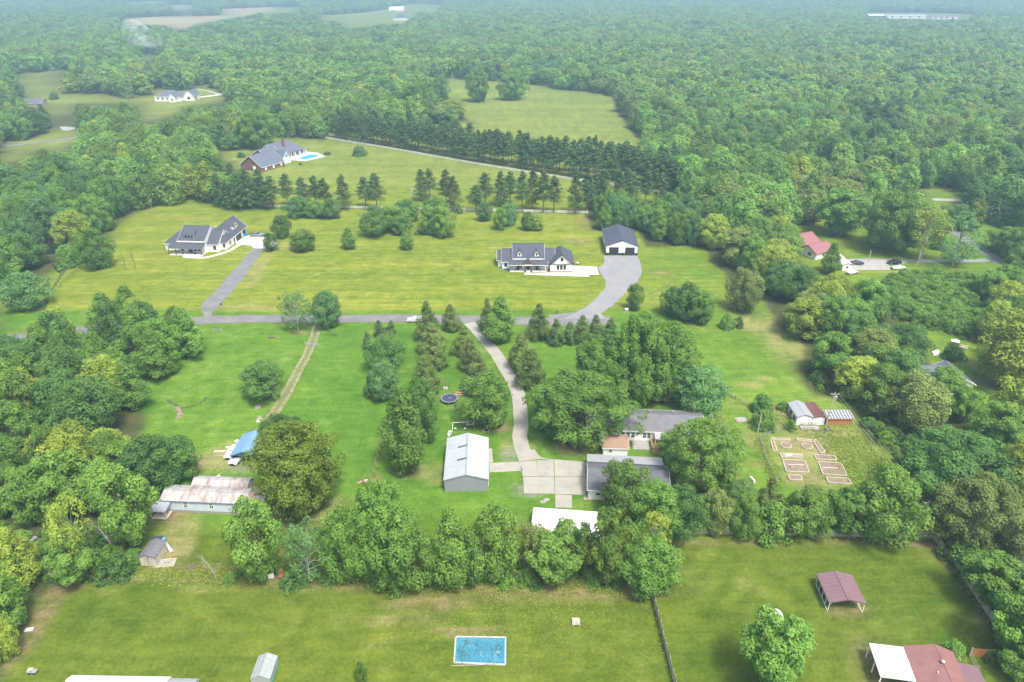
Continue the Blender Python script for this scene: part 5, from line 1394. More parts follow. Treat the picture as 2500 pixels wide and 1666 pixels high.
 (2285,608,560,34,'shrub','dark small bush on the right yard lawn'),
 (2400,508,430,96,'round_cool','round tree left of the far grey roofed yard house'),
 (2110,500,430,60,'round','tree beside the grey gravel patch in the right woods'),
 (2340,560,500,66,'round_deep','dark round tree beside the road bend'),
 (2470,620,560,100,'round','tree at the right edge above the road bend'),
 (2320,874,840,48,'shrub','round dark bush beside the small pump house'),
 (2245,815,795,36,'shrub','whitish flowering bush at the top of the right yard'),
 # hay field
 (1171,248,168,56,'big','left one of two tall trees standing in the hay field'),
 (1250,244,168,66,'big','right one of two tall trees standing in the hay field'),
 (1078,250,182,44,'round_cool','tall tree at the left edge of the hay field'),
 (1030,232,180,44,'round_cool','rounded tree left of the hay field'),
 (1100,292,246,66,'round_lime','yellow green tree at the near left corner of the hay field'),
 (1020,290,205,90,'big','large tree between the hay field and the long pine row'),
 (940,262,190,54,'round_cool','bluish tree left of the hay field'),
 (568,366,330,40,'round_deep','round tree left of the brick house'),
 (588,384,372,20,'shrub','small dark bush at the brick house gable'),
 (629,362,268,84,'big','tall tree behind the brick house'),
 (876,381,356,34,'shrub','round dark bush alone on the lawn right of the pool'),
 (800,378,370,17,'shrub','clipped bush at the right end of the pool deck'),
 (693,406,401,8,'shrub','small round bush at the corner of the brick house'),
 (733,403,398,8,'shrub','tiny bush alone between brick house and pool deck'),
 (135,243,225,22,'shrub','small bush in the field left of the far white farmhouse'),
]
for t in TREES: T(*t)
def ORD(n): return str(n)+('th' if 10 <= n % 100 <= 20 else {1:'st',2:'nd',3:'rd'}.get(n % 10, 'th'))
# rows of pines
def pine_row(pts, n, yt_off, label, group, rows=1, kind='pine', seed=0, dpt=6):
    rng = random.Random(seed); P = [G(*p) for p in pts]; R_ = resample(P, .5)
    for r in range(rows):
        for i in range(n):
            x, y = R_[int((i+.5+.3*rng.uniform(-1,1))/n*len(R_))]
            plant_at(x+rng.uniform(-1,1), y + r*dpt + rng.uniform(-1,1), rng.uniform(*yt_off), rng.uniform(7.8, 10), kind if rng.random() > .2 else 'pine_low', '%s pine, %s rank of %s' % (ORD(i+1), ('front', 'back')[r], label), group)
pine_row([(815,338),(1000,368),(1200,402),(1392,432)], 36, (14.5,20), 'the long row behind the slanting fence', 'pines of the long back row', 2, seed=1, dpt=11)
pine_row([(1392,432),(1480,438),(1640,470)], 14, (16,19.5), 'the right end of the long pine row', 'pines at the right end of the long row', 2, seed=2, dpt=12)
PIN = [(640,508,430),(668,512,428),(705,505,425),(742,505,432),(772,505,430),(795,508,436),(841,513,426),(893,508,432),(921,518,421),
 (1030,492,413),(1050,485,412),(1090,505,415),(1108,515,430),
 (1162,518,450),(1185,505,420),(1222,505,417),(1246,500,418),(1275,520,418),(1300,512,414),(1326,520,416),(1352,520,430),(1404,522,414),(1432,518,420),(1470,515,412),(1508,508,415),(1540,505,418),(1575,500,415),(1610,500,420),(1455,500,420),(1530,485,412)]
where = ['above the left bush trees', 'left of the bare tree', 'right of the bare tree', 'behind the right farmhouse', 'behind the white and black garage']
for i, (x, y, yt) in enumerate(PIN):
    w = 0 if x < 800 else 1 if x < 930 else 2 if x < 1120 else 3 if x < 1440 else 4
    T(x, y, yt, 8.6*SC(y), 'pine' if i % 3 else 'pine_low', '%s pine from the left in the front row, %s' % (ORD(sum(1 for q in PIN if q[0] <= x)), where[w]), 'front row pines '+where[w])
for x, y, yt in [(560,512,440),(590,515,420),(612,512,405),(640,500,412),(575,490,395),(540,505,425),(655,512,440)]:
    T(x, y, yt, 8.0*SC(y), 'pine_low', '%s pine from the left below the brick house' % ORD(1+sum(1 for q in (560,590,612,640,575,540,655) if q < x)), 'pines below the brick house')
for x, y, yt in [(2095,332,240),(2120,338,238),(2150,340,245),(2180,342,250)]:
    T(x, y, yt, 50, 'pine_low', '%s dark pine from the left in the right woods above the small clearing' % ORD({2095:1,2120:2,2150:3,2180:4}[x]), 'dark pines of the right woods')
# bare trees
def dead(xb, yb, yt, label, meshes=BARE, lean=0):
    X, Y = G(xb, yb); h = HT(xb, yb, yt)
    o = thing('dead_tree', label, 'dead tree', (X, Y, 0), random.Random(xb).uniform(0, 6))
    o.scale = (h/10.5,)*3
    link('branches', meshes[int(xb) % len(meshes)], o, rot=(0, lean, 0))
dead(309,659,602,'thin bare tree on the lawn left of the left farmhouse, the left one of two', BARE_GREY)
dead(330,657,590,'thin bare tree on the lawn left of the left farmhouse, the right one of two', BARE_GREY)
dead(1005,500,432,'tall bare grey tree between two pine groups')
dead(640,1405,1285,'bare pale branching tree in front of the fence row left end')
dead(270,1345,1240,'bare pale tree in the thicket left of the small shed')
dead(528,1418,1330,'broken bare trunk leaning on the lawn edge below the mobile home', BARE, .15)
dead(372,518,468,'leaning grey snag at the wood edge behind the left farmhouse')
dead(1600,1395,1300,'bare grey stems inside the fence row right end')
dead(2470,1440,1330,'bare pale branches over the right fence')
dead(915,118,95,'tiny bare tree in the distant woods')
# scrub thicket in the right woods and undergrowth along the fence rows
def brush(name, polys, sp, hr, seed, label, kinds=('shrub','shrub_green'), view=True):
    P_ = []
    for pl in polys:
        pw = [G(*q) for q in pl]; a = [q[0] for q in pw]; b = [q[1] for q in pw]
        X, Y, rng = scatter(min(a), max(a), min(b), max(b), sp, seed)
        ok = inpoly(pw, X, Y)
        if view: ok &= ~open_ground(X, Y)
        for x, y in zip(X[ok], Y[ok]): P_.append((x, y, rng.uniform(*hr), rng.integers(4), rng.uniform(0, 6.28)))
    P_ = np.array(P_); print(name, len(P_))
    c = bpy.data.collections.new(name+'_meshes')
    for i, (k, v) in enumerate((k, v) for k in kinds for v in range(2)):
        c.objects.link(bpy.data.objects.new('%s_%d' % (name, i), KIND[k][0][v][0]))
    me = bpy.data.meshes.new(name); me.vertices.add(len(P_)); co = np.zeros((len(P_), 3), np.float32); co[:, :2] = P_[:, :2]
    me.vertices.foreach_set('co', co.reshape(-1))
    me.attributes.new('pick', 'INT', 'POINT').data.foreach_set('value', P_[:, 3].astype(np.int32))
    s = np.stack([P_[:, 2]*.30, P_[:, 2]*.30, P_[:, 2]/4], -1).astype(np.float32); me.attributes.new('size', 'FLOAT_VECTOR', 'POINT').data.foreach_set('vector', s.reshape(-1))
    r = np.zeros((len(P_), 3), np.float32); r[:, 2] = P_[:, 4]; me.attributes.new('turn', 'FLOAT_VECTOR', 'POINT').data.foreach_set('vector', r.reshape(-1))
    o = link(name, me); tag(o, label, 'undergrowth', kind='stuff')
    g2 = ng.copy(); 
    for n in g2.nodes:
        if n.bl_idname == 'GeometryNodeCollectionInfo': n.inputs['Collection'].default_value = c
    o.modifiers.new(name, 'NODES').node_group = g2
brush('thicket', [[(2150,700),(2215,672),(2360,690),(2420,750),(2470,800),(2390,840),(2336,816),(2264,798),(2195,782),(2165,740)]], 2.6, (2.2,4.6), 4, 'rank green scrub thicket in the clearing of the right woods', ('shrub_green','shrub_green'))
brush('undergrowth', [[(560,1400),(640,1380),(840,1395),(1290,1390),(1600,1410),(1610,1435),(1300,1432),(860,1436),(560,1420)],
   [(1640,1280),(2260,1285),(2262,1303),(1640,1300)], [(100,1290),(330,1290),(340,1395),(230,1400),(120,1425),(30,1480),(0,1560),(0,1290)],
   [(2285,1310),(2350,1400),(2500,1600),(2560,1700),(2600,1500),(2500,1290),(2400,1240)],
   [(1975,900),(1990,950),(2100,1000),(2120,1050),(2200,1150),(2270,1240),(2330,1200),(2250,1050),(2100,950)],
   [(340,1095),(440,1095),(400,1170),(330,1180),(200,1180),(200,1100)]], 2.7, (1.0,2.8), 6, 'leafy undergrowth below the trees of the fence rows and thickets', view=False)

# ---------------------------------------------------------------- fences
def picket_panel(L_, h, mat, name='fence_panel', gap=.012, seed=0):
    rng = random.Random(seed); mb = MB(); n = max(2, int(L_/.15))
    for i in range(n):
        x = i*L_/n; mb.box(x+gap, x+L_/n-gap, -.012+rng.uniform(-.006,.006), .012, .03, h+rng.uniform(-.05,.03))
    mb.box(0, L_, .015, .055, .35, .43); mb.box(0, L_, .015, .055, h-.4, h-.32)
    return mb.mesh(name, M[mat])
def fence(pts, label, h=1.8, step=2.44, mat='wood_grey', post_mat='wood_grey', kind='picket', name='wooden_fence', pxin=True, jitter=.0):
    P = [G(*p) if pxin else p for p in pts]
    root = thing(name, label, 'fence', (P[0][0], P[0][1], 0))
    rng = random.Random(len(label)); ms = []
    for v in range(4 if kind == 'picket' else 1):
        if kind == 'picket': ms.append(picket_panel(step, h, mat, seed=v))
        elif kind == 'vinyl':
            mb = MB()
            for z in (.25, .65, 1.05): mb.box(0, step, -.03, .03, z, z+.16)
            for i in range(5): mb.box(.2+i*.5, .28+i*.5, -.02, .02, .2, 1.25)
            ms.append(mb.mesh('fence_panel', M[mat]))
        else:
            mb = MB()
            for z in (.3, .6, .9, 1.15): mb.bar((0,0,z),(step,0,z),.02)
            for i in range(8): mb.bar((i*step/8,0,.05),(i*step/8,0,1.2),.012)
            ms.append(mb.mesh('wire_panel', M[mat]))
    pw = .13 if kind != 'wire' else .09
    pm = MB().box(-pw/2, pw/2, -pw/2, pw/2, 0, h+.08).mesh('post', M[post_mat])
    k = 0
    for a, b in zip(P[:-1], P[1:]):
        Ls = math.dist(a, b); n = max(1, round(Ls/step)); ang = math.atan2(b[1]-a[1], b[0]-a[0])
        for i in range(n):
            x = a[0]+(b[0]-a[0])*i/n-P[0][0]; y = a[1]+(b[1]-a[1])*i/n-P[0][1]
            ti = rng.gauss(0, jitter)
            link('post', pm, root, (x, y, 0), (ti*.5, 0, ang))
            link('fence_panel', ms[rng.randrange(len(ms))], root, (x, y, 0), (ti, 0, ang), (Ls/n/step, 1, 1))
    link('post', pm, root, (P[-1][0]-P[0][0], P[-1][1]-P[0][1], 0))
    return root
fence([(1628,1303),(1900,1308),(2276,1316)], 'long weathered grey plank fence along the top of the right lawn', mat='wood_grey', jitter=.02)
fence([(2277,1317),(2330,1385),(2400,1488),(2475,1600),(2520,1660)], 'weathered plank fence running down the right side of the right lawn', mat='wood_grey', jitter=.02)
fence([(2366,1602),(2420,1606),(2477,1606)], 'short orange plank fence near the lower right corner', mat='wood_orange', jitter=.01)
fence([(1592,1462),(1605,1510),(1625,1590),(1650,1690)], 'grey plank fence between the front lawn and the right lawn', mat='wood_grey', jitter=.03)
fence([(790,338),(950,364),(1150,400),(1396,440),(1530,458),(1640,478)], 'slanting white vinyl rail fence below the long pine row', h=1.3, step=2.5, mat='white_vinyl', post_mat='white_vinyl', kind='vinyl', name='vinyl_fence')
fence([(612,498),(650,506),(1000,512),(1435,522)], 'straight white vinyl rail fence behind both farmhouses', h=1.3, step=2.5, mat='white_vinyl', post_mat='white_vinyl', kind='vinyl', name='vinyl_fence')
fence([cropH(290,20), cropH(240,190), cropH(205,340)], 'thin wire fence line down the lawn left of the workshop', h=1.1, step=3, mat='steel', post_mat='wood_brown', kind='wire', name='wire_fence')
fence([(1668,895),cropF(290,1240),cropF(400,1320),cropF(490,1375)], 'sagging wire fence crossing the field above the coop', h=1.1, step=3, mat='steel', post_mat='wood_brown', kind='wire', name='wire_fence')
fence([cropF(920,150),cropF(1080,205),cropF(1400,340),cropF(1650,425),cropF(1760,470)], 'low dark wire fence slanting across the right yard', h=1.2, step=3, mat='wood_brown', post_mat='wood_brown', kind='wire', name='wire_fence')
fence([(1940,1040),(1855,1070),(1870,1120),(1900,1185)], 'thin wire fence at the left edge of the garden beds', h=1.0, step=3, mat='steel', post_mat='wood_grey', kind='wire', name='wire_fence')
fence([(2368,1606),(2385,1640),(2400,1680)], 'short chain link fence beside the red brown roofed house', h=1.2, step=2, mat='steel', post_mat='steel', kind='wire', name='wire_fence')

# ---------------------------------------------------------------- poles and wires
def pole(px, py, h, label, lean=0, arm=True, transformer=False, name='utility_pole'):
    X, Y = G(px, py)
    o = thing(name, label, 'utility pole', (X, Y, 0), 0)
    b = MB().tube([(0,0,-.3),(0,0,h)], [.16,.11], 8).build('pole_shaft', M['wood_grey'], o)
    if arm: MB().bar((-1.1,0,h-.5),(1.1,0,h-.5),.12).build('crossarm', M['wood_grey'], o)
    if arm:
        for x in (-1,0,1): MB().lathe([(.05,h-.44),(.07,h-.3),(.03,h-.2)], 6, (x,0)).build('insulator', M['steel'], o)
    if transformer: MB().lathe([(.24,h-2.1),(.3,h-2.0),(.3,h-1.1),(.2,h-1.0)], 10, (.45,0)).build('transformer', M['steel'], o)
    o.rotation_euler = (0, lean, 0)
    return (X+math.sin(lean)*h, Y, h)
p1 = pole(2237,1308,8.5,'wooden utility pole with crossarm at the wooden fence corner', .03)
p2 = pole(2015,1043,9.6,'utility pole with grey transformer can between coop and orange shed', .04, transformer=True)
pole(1849,1057,5.2,'bare service pole at the left edge of the garden', .03, arm=False)
p3 = pole(2238,652,8.0,'utility pole beside the gravel lane in the right yard', 0, arm=False)
pole(2120,640,4.5,'thin pole beside the pale outbuilding', 0, arm=False)
pole(1920,430,8.0,'pole among the trees of the right woods', 0, arm=False) if False else None
def wires(a, b, sag, label, offs=(-.9,0,.9)):
    root = thing('power_line', label, 'power line', (0,0,0))
    for o_ in offs:
        pts = []
        for i in range(17):
            t = i/16; pts.append((a[0]+(b[0]-a[0])*t+o_, a[1]+(b[1]-a[1])*t, a[2]-.4+(b[2]-a[2])*t-4*sag*t*(1-t)))
        MB().tube(pts, .022, 4).build('wire', M['wood_bed'], root)
wires(p2, p1, .6, 'power lines sagging from the transformer pole to the fence corner pole')
wires(p1, (p1[0]+22, p1[1]-14, 8.6), .4, 'power lines leaving the fence corner pole past the right frame edge')

# ---------------------------------------------------------------- vehicles
def car_mesh(kind):
    mb = MB()
    if kind == 'pickup': side_ = [(-2.8,.45),(-2.8,1.0),(-.9,1.05),(-.75,1.75),(.55,1.78),(1.15,1.15),(2.6,1.02),(2.8,.8),(2.8,.45)]; W = .98
    elif kind == 'suv': side_ = [(-2.3,.4),(-2.35,1.1),(-2.1,1.62),(.2,1.68),(1.0,1.12),(2.2,.98),(2.35,.7),(2.35,.4)]; W = .93
    else: side_ = [(-2.35,.35),(-2.35,.95),(-1.5,1.02),(-.8,1.42),(.35,1.42),(1.15,.98),(2.2,.85),(2.35,.6),(2.35,.35)]; W = .90
    n = len(side_); vs = []
    for y in (-1, 1):
        for x, z in side_: vs.append((x, y*W*(1 if z < 1.15 else .84), z))
    mb.add(vs, [tuple(range(n)), tuple(range(n, 2*n))[::-1]] + [(i, (i+1) % n, n+(i+1) % n, n+i) for i in range(n)])
    body = mb.mesh('body', M['car_white']); 
    g = MB()
    top = [p for p in side_ if p[1] > 1.3]; x0, x1 = top[0][0], top[-1][0]; zt = top[0][1]
    zb_ = 1.12 if kind != 'sedan' else 1.0
    for s in (-1, 1): g.add([(x0-.15, s*(W*.93), zb_), (x1+.45, s*(W*.93), zb_), (x1, s*(W*.86), zt-.1), (x0+.05, s*(W*.86), zt-.1)], [(0,1,2,3)])
    g.add([(x1+.60,-W*.78,zb_+.03),(x1+.60,W*.78,zb_+.03),(x1+.10,W*.72,zt-.03),(x1+.10,-W*.72,zt-.03)], [(0,1,2,3)])
    g.add([(x0-.26,-W*.78,zb_+.03),(x0-.26,W*.78,zb_+.03),(x0-.08,W*.72,zt-.06),(x0-.08,-W*.72,zt-.06)], [(0,1,2,3)])
    return mb, g, W
def car(name, kind, paint, px, py, rz, label, cat='car', px_pos=True):
    X, Y = G(px, py)
    o = thing(name, label, cat, (X, Y, .03), rz)
    mb, g, W = car_mesh(kind)
    b = mb.build('body', M[paint], o); md = b.modifiers.new('bevel', 'BEVEL'); md.width = .08; md.segments = 2
    g.build('window_glass', M['glass'], o)
    if kind == 'pickup': MB().box(-2.7, -1.0, -.8, .8, 1.03, 1.075).build('cargo_bed', M['plastic_dark'], o)
    wm = MB().lathe([(0,-.12),(.36,-.12),(.36,.12),(0,.12)], 14).mesh('wheel', M['rubber'])
    rm = MB().lathe([(0,.0),(.2,.0),(.2,.135),(0,.135)], 10).mesh('rim', M['steel'])
    for x in (-1.45, 1.5):
        for s in (-1, 1):
            w = link('wheel', wm, o, (x, s*(W-.08), .36), (-s*math.pi/2, 0, 0)); link('rim', rm, w)
    for s in (-1, 1):
        MB().box(2.28 if kind != 'pickup' else 2.7, 2.38 if kind != 'pickup' else 2.82, s*.65-.18, s*.65+.18, .62, .78).build('headlight', M['white_trim'], o)
        MB().box(-2.39 if kind != 'pickup' else -2.83, -2.3, s*.7-.12, s*.7+.12, .7, .9).build('taillight', M['red_roof'], o)
    MB().box(2.3 if kind != 'pickup' else 2.74, 2.4 if kind != 'pickup' else 2.85, -.45, .45, .45, .75).build('grille', M['plastic_dark'], o)
    return o
car('parked_car', 'suv', 'car_silver', 1013, 786, math.pi, 'silver white crossover parked on the road beside the tall cedar')
car('pickup_truck', 'pickup', 'car_grey', 627, 577, .02, 'dark grey pickup parked at the back of the left farmhouse apron', 'truck')
car('pickup_truck', 'pickup', 'car_white', 583, 1121, -math.pi/2-.15, 'white pickup nosing out from under the blue carport', 'truck')
car('parked_car', 'sedan', 'car_navy', 2092, 646, 0, 'dark car parked next to the pale outbuilding')
car('parked_car', 'suv', 'car_black', 2182, 645, math.pi, 'black car at the far end of the parking pad')
car('parked_car', 'sedan', 'car_white', 2193, 658, math.pi, 'white car in front of the black car on the parking pad')
car('parked_car', 'sedan', 'car_silver', 2080, 669, .5, 'silver car with its dark hood up at the corner of the outbuilding')
car('parked_car', 'sedan', 'car_white', 568, 1109, -math.pi/2-.1, 'white car half hidden under the left side of the blue carport')

# ---------------------------------------------------------------- garden beds
def bed(px4, label, group=None, z=.28, w=.22, soil='soil'):
    q = [G(*(1830+x/6.03, 930+y/6.03)) for x, y in px4]
    cx, cy = np.mean(q, axis=0)
    o = thing('garden_bed', label, 'garden bed', (cx, cy, 0), 0, group)
    q = [(x-cx, y-cy) for x, y in q]; n = len(q)
    for i in range(n):
        a = Vector((*q[i], z/2)); b = Vector((*q[(i+1) % n], z/2)); d = (b-a).normalized()*w*.5
        if (b-a).length > .3: MB().bar(a-d*.2, b-d*1.05, w, z).build('board', M['wood_bed'], o)
    s = MB().prism([(x*.97, y*.97) for x, y in q], 0, z-.1); s.build('soil', M[soil], o)
    return o
for i, (p4, lb) in enumerate([
 ([(305,870),(345,860),(400,1030),(350,1040)], 'narrow slanting garden bed, left arm of the upper left corner bed'),
 ([(310,855),(590,860),(590,885),(340,880)], 'narrow garden bed along the top left of the garden'),
 ([(692,855),(940,888),(930,910),(700,885)], 'narrow garden bed along the top right of the garden'),
 ([(935,890),(985,880),(1112,1060),(1040,1075)], 'wide slanting garden bed at the upper right of the garden'),
 ([(445,1075),(765,1085),(785,1140),(465,1130)], 'left small rectangular garden bed with a white sheet on it'),
 ([(950,1095),(1250,1115),(1280,1180),(980,1165)], 'right small rectangular garden bed, second row'),
 ([(483,1170),(810,1185),(875,1360),(540,1345)], 'large left garden bed with a round ring in it'),
 ([(1005,1200),(1345,1225),(1435,1410),(1080,1385)], 'large right garden bed with rows of soil'),
 ([(565,1395),(760,1400),(775,1475),(590,1465)], 'lowest left garden bed, partly behind leaves'),
 ([(1125,1430),(1450,1450),(1505,1530),(1160,1510)], 'lowest right garden bed'),
]): bed(p4, lb)
for a_, b_ in [((560,1250),(800,1250)),((1060,1290),(1300,1300)),((480,1100),(770,1108))]:
    q0, q1 = [G(*(1830+x/6.03, 930+y/6.03)) for x, y in (a_, b_)]
    c_ = [o for o in root_col.objects if o.name.startswith('garden_bed') and o.parent is None]
    o = min(c_, key=lambda o: (o.location.x-(q0[0]+q1[0])/2)**2+(o.location.y-(q0[1]+q1[1])/2)**2)
    MB().bar((q0[0]-o.location.x, q0[1]-o.location.y, .17), (q1[0]-o.location.x, q1[1]-o.location.y, .17), .35, .24).build('board', M['wood_bed'], o)
def ring(px, py, r, label):
    X, Y = G(1830+px/6.03, 930+py/6.03); o = thing('garden_bed', label, 'garden bed', (X, Y, 0))
    for k in range(8):
        a = math.pi*2*k/8; b = math.pi*2*(k+1)/8
        MB().bar((r*math.cos(a), r*math.sin(a), .14), (r*math.cos(b), r*math.sin(b), .14), .2, .28).build('board', M['wood_bed'], o)
    MB().prism([(r*.93*math.cos(a), r*.93*math.sin(a)) for a in [math.pi*2*k/8 for k in range(8)]], 0, .2).build('soil', M['soil'], o)
ring(535, 958, 1.25, 'left octagonal garden bed'); ring(845, 972, 1.2, 'right octagonal garden bed')
for px, py, sx, sy, lb in ((580,1105,.9,.4,'white plastic sheet lying on the left small garden bed'),):
    X, Y = G(1830+px/6.03, 930+py/6.03); tag(MB().slab([(-sx,-sy,.02),(sx,-sy*.4,.05),(sx*.8,sy,.03),(-sx*.7,sy*.8,.06)], .02).build('plastic_sheet', M['white_trim'], None, (X, Y, .22)), lb, 'sheet')
rr = random.Random(4)
for px, py, lb in ((615,1280,'stone ring planter in the large left garden bed'),):
    X, Y = G(1830+px/6.03, 930+py/6.03); o = thing('planter', lb, 'planter', (X, Y, .2)); MB().lathe([(.5,0),(.5,.3),(.36,.3),(.36,.05)], 10).build('rim', M['wood_bed'], o); MB().lathe([(.34,.0),(.34,.2)], 10).build('soil', M['soil'], o)

# ---------------------------------------------------------------- yard things
def E3(x, y): return G(1050+x/7.84, 900+y/7.84)
X, Y = E3(372, 620)
t = thing('trampoline', 'big round navy trampoline on the lawn between the tree rows', 'trampoline', (X, Y, 0))
MB().lathe([(1.85,.84),(1.85,.86),(0.01,.86)], 28).build('jumping_mat', M['navy_mat'], t)
mb = MB()
for k in range(28):
    a = 2*math.pi*k/28; b = 2*math.pi*(k+1)/28
    mb.slab([(1.85*math.cos(a),1.85*math.sin(a),.90),(1.85*math.cos(b),1.85*math.sin(b),.90),(2.2*math.cos(b),2.2*math.sin(b),.88),(2.2*math.cos(a),2.2*math.sin(a),.88)], .05)
mb.build('safety_pad', M['car_grey'], t)
lg = MB().bar((0,0,0),(0,0,.86),.06).mesh('leg', M['steel'])
for k in range(8): link('leg', lg, t, (2.1*math.cos(k*.785), 2.1*math.sin(k*.785), 0))
MB().box(-.35,.3,-.06,.06,.862,.868).build('pad_print', M['pale_blue'], t) ; MB().box(-.1,.4,.14,.2,.862,.868).build('pad_print', M['pale_blue'], t)
X, Y = E3(295, 385)
t = thing('round_play_set', 'round pale play platform with three tall black posts above the trampoline', 'play set', (X, Y, 0))
MB().lathe([(.75,.0),(.75,.3),(.55,.34)], 14).build('platform', M['stone'], t)
for x, y in ((-.75,0),(0,.35),(.75,0)): MB().bar((x,y,0),(x,y,2.2),.08).build('post', M['black_metal'], t)
X, Y = E3(570, 505)
t = thing('wooden_steps', 'unfinished tan wooden climbing frame with railings beside the trampoline', 'climbing frame', (X, Y, 0), -.1)
MB().box(-1.5,1.2,-.4,.1,.1,.25).box(-1.2,1.2,.2,.6,.35,.5).build('platform', M['wood_tan'], t)
MB().bar((1.2,-.5,.1),(1.5,1.0,.9),.15).build('beam', M['wood_tan'], t)
for i in range(6): MB().bar((-1.0+i*.45,1.0,0),(-1.0+i*.45,1.0,1.1),.07).build('post', M['wood_brown'], t)
MB().bar((-1.1,1.0,.95),(1.4,1.0,.95),.08).bar((-1.1,1.0,.5),(1.4,1.0,.5),.06).build('rail', M['wood_bed'], t)
X, Y = E3(640, 810)
t = thing('seesaw', 'crossed grey wooden seesaw beams on the lawn below the trampoline', 'seesaw', (X, Y, 0))
MB().bar((-1.1,-.3,.3),(.9,.9,.6),.16).build('beam', M['wood_bed'], t); MB().bar((-.9,.7,.5),(1.1,-.5,.25),.16).build('beam', M['wood_bed'], t); MB().box(-.3,.3,-.1,.3,0,.4).build('stand', M['wood_grey'], t)
X, Y = E3(440, 1180)
t = thing('swing_set', 'metal swing set with two pale swings and one blue swing next to a small tower', 'swing set', (X, Y, 0))
fr = MB().bar((0,0,2.1),(3.4,.3,2.1),.08).bar((0,0,2.1),(-.15,-.7,0),.07).bar((0,0,2.1),(-.1,.8,0),.07)
fr.build('frame', M['white_trim'], t)
for x, mt in ((.55,'white_trim'),(1.75,'blue_plastic'),(2.8,'white_trim')):
    s = MB().box(x-.25,x+.25,-.12,.12,.45,.52); s.build('swing_seat', M[mt], t)
    MB().bar((x-.24,0,.5),(x-.24,.1,2.08),.025).bar((x+.24,0,.5),(x+.24,.1,2.08),.025).build('chain', M['black_metal'], t)
X, Y = E3(775, 1180)
t = thing('play_tower', 'square grey wooden play tower at the right end of the swing set', 'play tower', (X, Y, 0))
for i in range(9): MB().box(-1.0, 1.0, -.1+i*.24, .1+i*.24, 1.5, 1.56).build('plank', M['wood_grey'], t)
for x, y in ((-.95,-.05),(.95,-.05),(-.95,1.95),(.95,1.95)): MB().bar((x,y,0),(x,y,2.4),.1).build('post', M['wood_brown'], t)
MB().bar((-1.0,0,2.3),(-1.0,2,2.3),.09).bar((1.0,0,2.3),(1.0,2,2.3),.09).build('rail', M['wood_bed'], t)
X, Y = E3(372, 1270)
t = thing('kayak', 'small white and black kayak lying behind the workshop', 'kayak', (X, Y+.4, 0), 1.45)
mb = MB(); 
for x, w, z in ((-1.3,.05,.15),(-.8,.3,.28),(0,.38,.3),(.8,.3,.28),(1.3,.05,.15)): pass
mb.add([(-1.3,0,.12),(-.6,-.35,.3),(-.6,.35,.3),(.6,-.35,.3),(.6,.35,.3),(1.3,0,.12),(-.6,0,0),(.6,0,0)], [(0,1,2),(1,3,4,2),(3,5,4),(0,6,1),(0,2,6),(1,6,7,3),(2,4,7,6),(3,7,5),(4,5,7)])
mb.build('hull', M['white_trim'], t); MB().box(-.35,.35,-.2,.2,.28,.32).build('cockpit', M['black_metal'], t)
X, Y = E3(1075, 1195)
t = thing('fire_pit', 'ring of stones on scorched straw beside the driveway', 'fire pit', (X, Y, 0))
for k in range(9):
    a = k*.7; MB().lathe([(.2,0),(.24,.12),(.15,.25)], 6, (.75*math.cos(a), .6*math.sin(a))).build('stone', M['stone'], t)
MB().lathe([(.55,.02),(.5,.04)], 12).build('ashes', M['plastic_dark'], t)
# bench, satellite dish and other pieces of the front lawns
X, Y = G(1406, 1522)
t = thing('bench', 'small grey slatted bench alone on the front lawn', 'bench', (X, Y, 0), 0)
for i in range(4): MB().box(-.55,.55,-.7+i*.38,-.4+i*.38,.42,.47).build('slat', M['wood_grey'], t)
for x, y in ((-.5,-.65),(.5,-.65),(-.5,.7),(.5,.7)): MB().bar((x,y,0),(x,y,.45),.09).build('leg', M['wood_bed'], t)
for x in (-.6, .6): MB().bar((x,-.7,.36),(x,.78,.36),.09).build('side_rail', M['wood_grey'], t)
X, Y = cropI(610, 1195); X, Y = G(X, Y)
t = thing('satellite_dish', 'large white satellite dish behind the big front tree', 'satellite dish', (X, Y, 0))
mb = MB(); mb.lathe([(.15,0),(.6,.12),(1.0,.35),(1.15,.55)][::-1], 18); d_ = mb.build('dish', M['white_trim'], t, (0,0,1.3), (.5,.3,0)); MB().bar((0,0,0),(0,0,1.35),.1).build('mast', M['steel'], t); MB().bar((0,0,1.4),(.3,-.5,2.1),.05).build('feed_arm', M['steel'], d_) if False else MB().bar((0,0,1.4),(.3,-.5,2.1),.05).build('feed_arm', M['steel'], t)
X, Y = G(72, 1540)
t = thing('white_crate', 'white slatted crate at the left edge of the front lawn', 'crate', (X, Y, 0), .2)
MB().box(-.6,.6,-.35,.35,.0,.25).build('base', M['stone'], t)
for i in range(3): MB().box(-.65,.65,-.32+i*.26,-.18+i*.26,.25,.3).build('slat', M['white_trim'], t)
X, Y = G(81, 1643)
t = thing('yard_cart', 'small grey cart near the lower left corner', 'cart', (X, Y, 0), 0)
MB().box(-.7,.7,-.35,.35,.35,.5).build('tray', M['steel'], t); MB().box(-.6,.1,-.3,.3,.5,.8).build('load', M['wood_grey'], t)
for x in (-.4,.4): MB().lathe([(0,-.05),(.18,-.05),(.18,.05),(0,.05)], 10).build('wheel', M['rubber'], t, (x,-.35,.18), (math.pi/2,0,0))
X, Y = G(*cropH(1090, 925))
t = thing('metal_gate', 'white metal gate frame under the fence row trees', 'gate', (X, Y, 0))
MB().bar((-1.1,0,0),(-1.1,0,1.6),.12).build('post', M['white_trim'], t); MB().bar((1.3,0,0),(1.3,0,1.9),.06).build('post', M['steel'], t)
for z in (.35,.85,1.3): MB().bar((-1.1,0,z),(1.3,0,z),.06).build('rail', M['steel'], t)
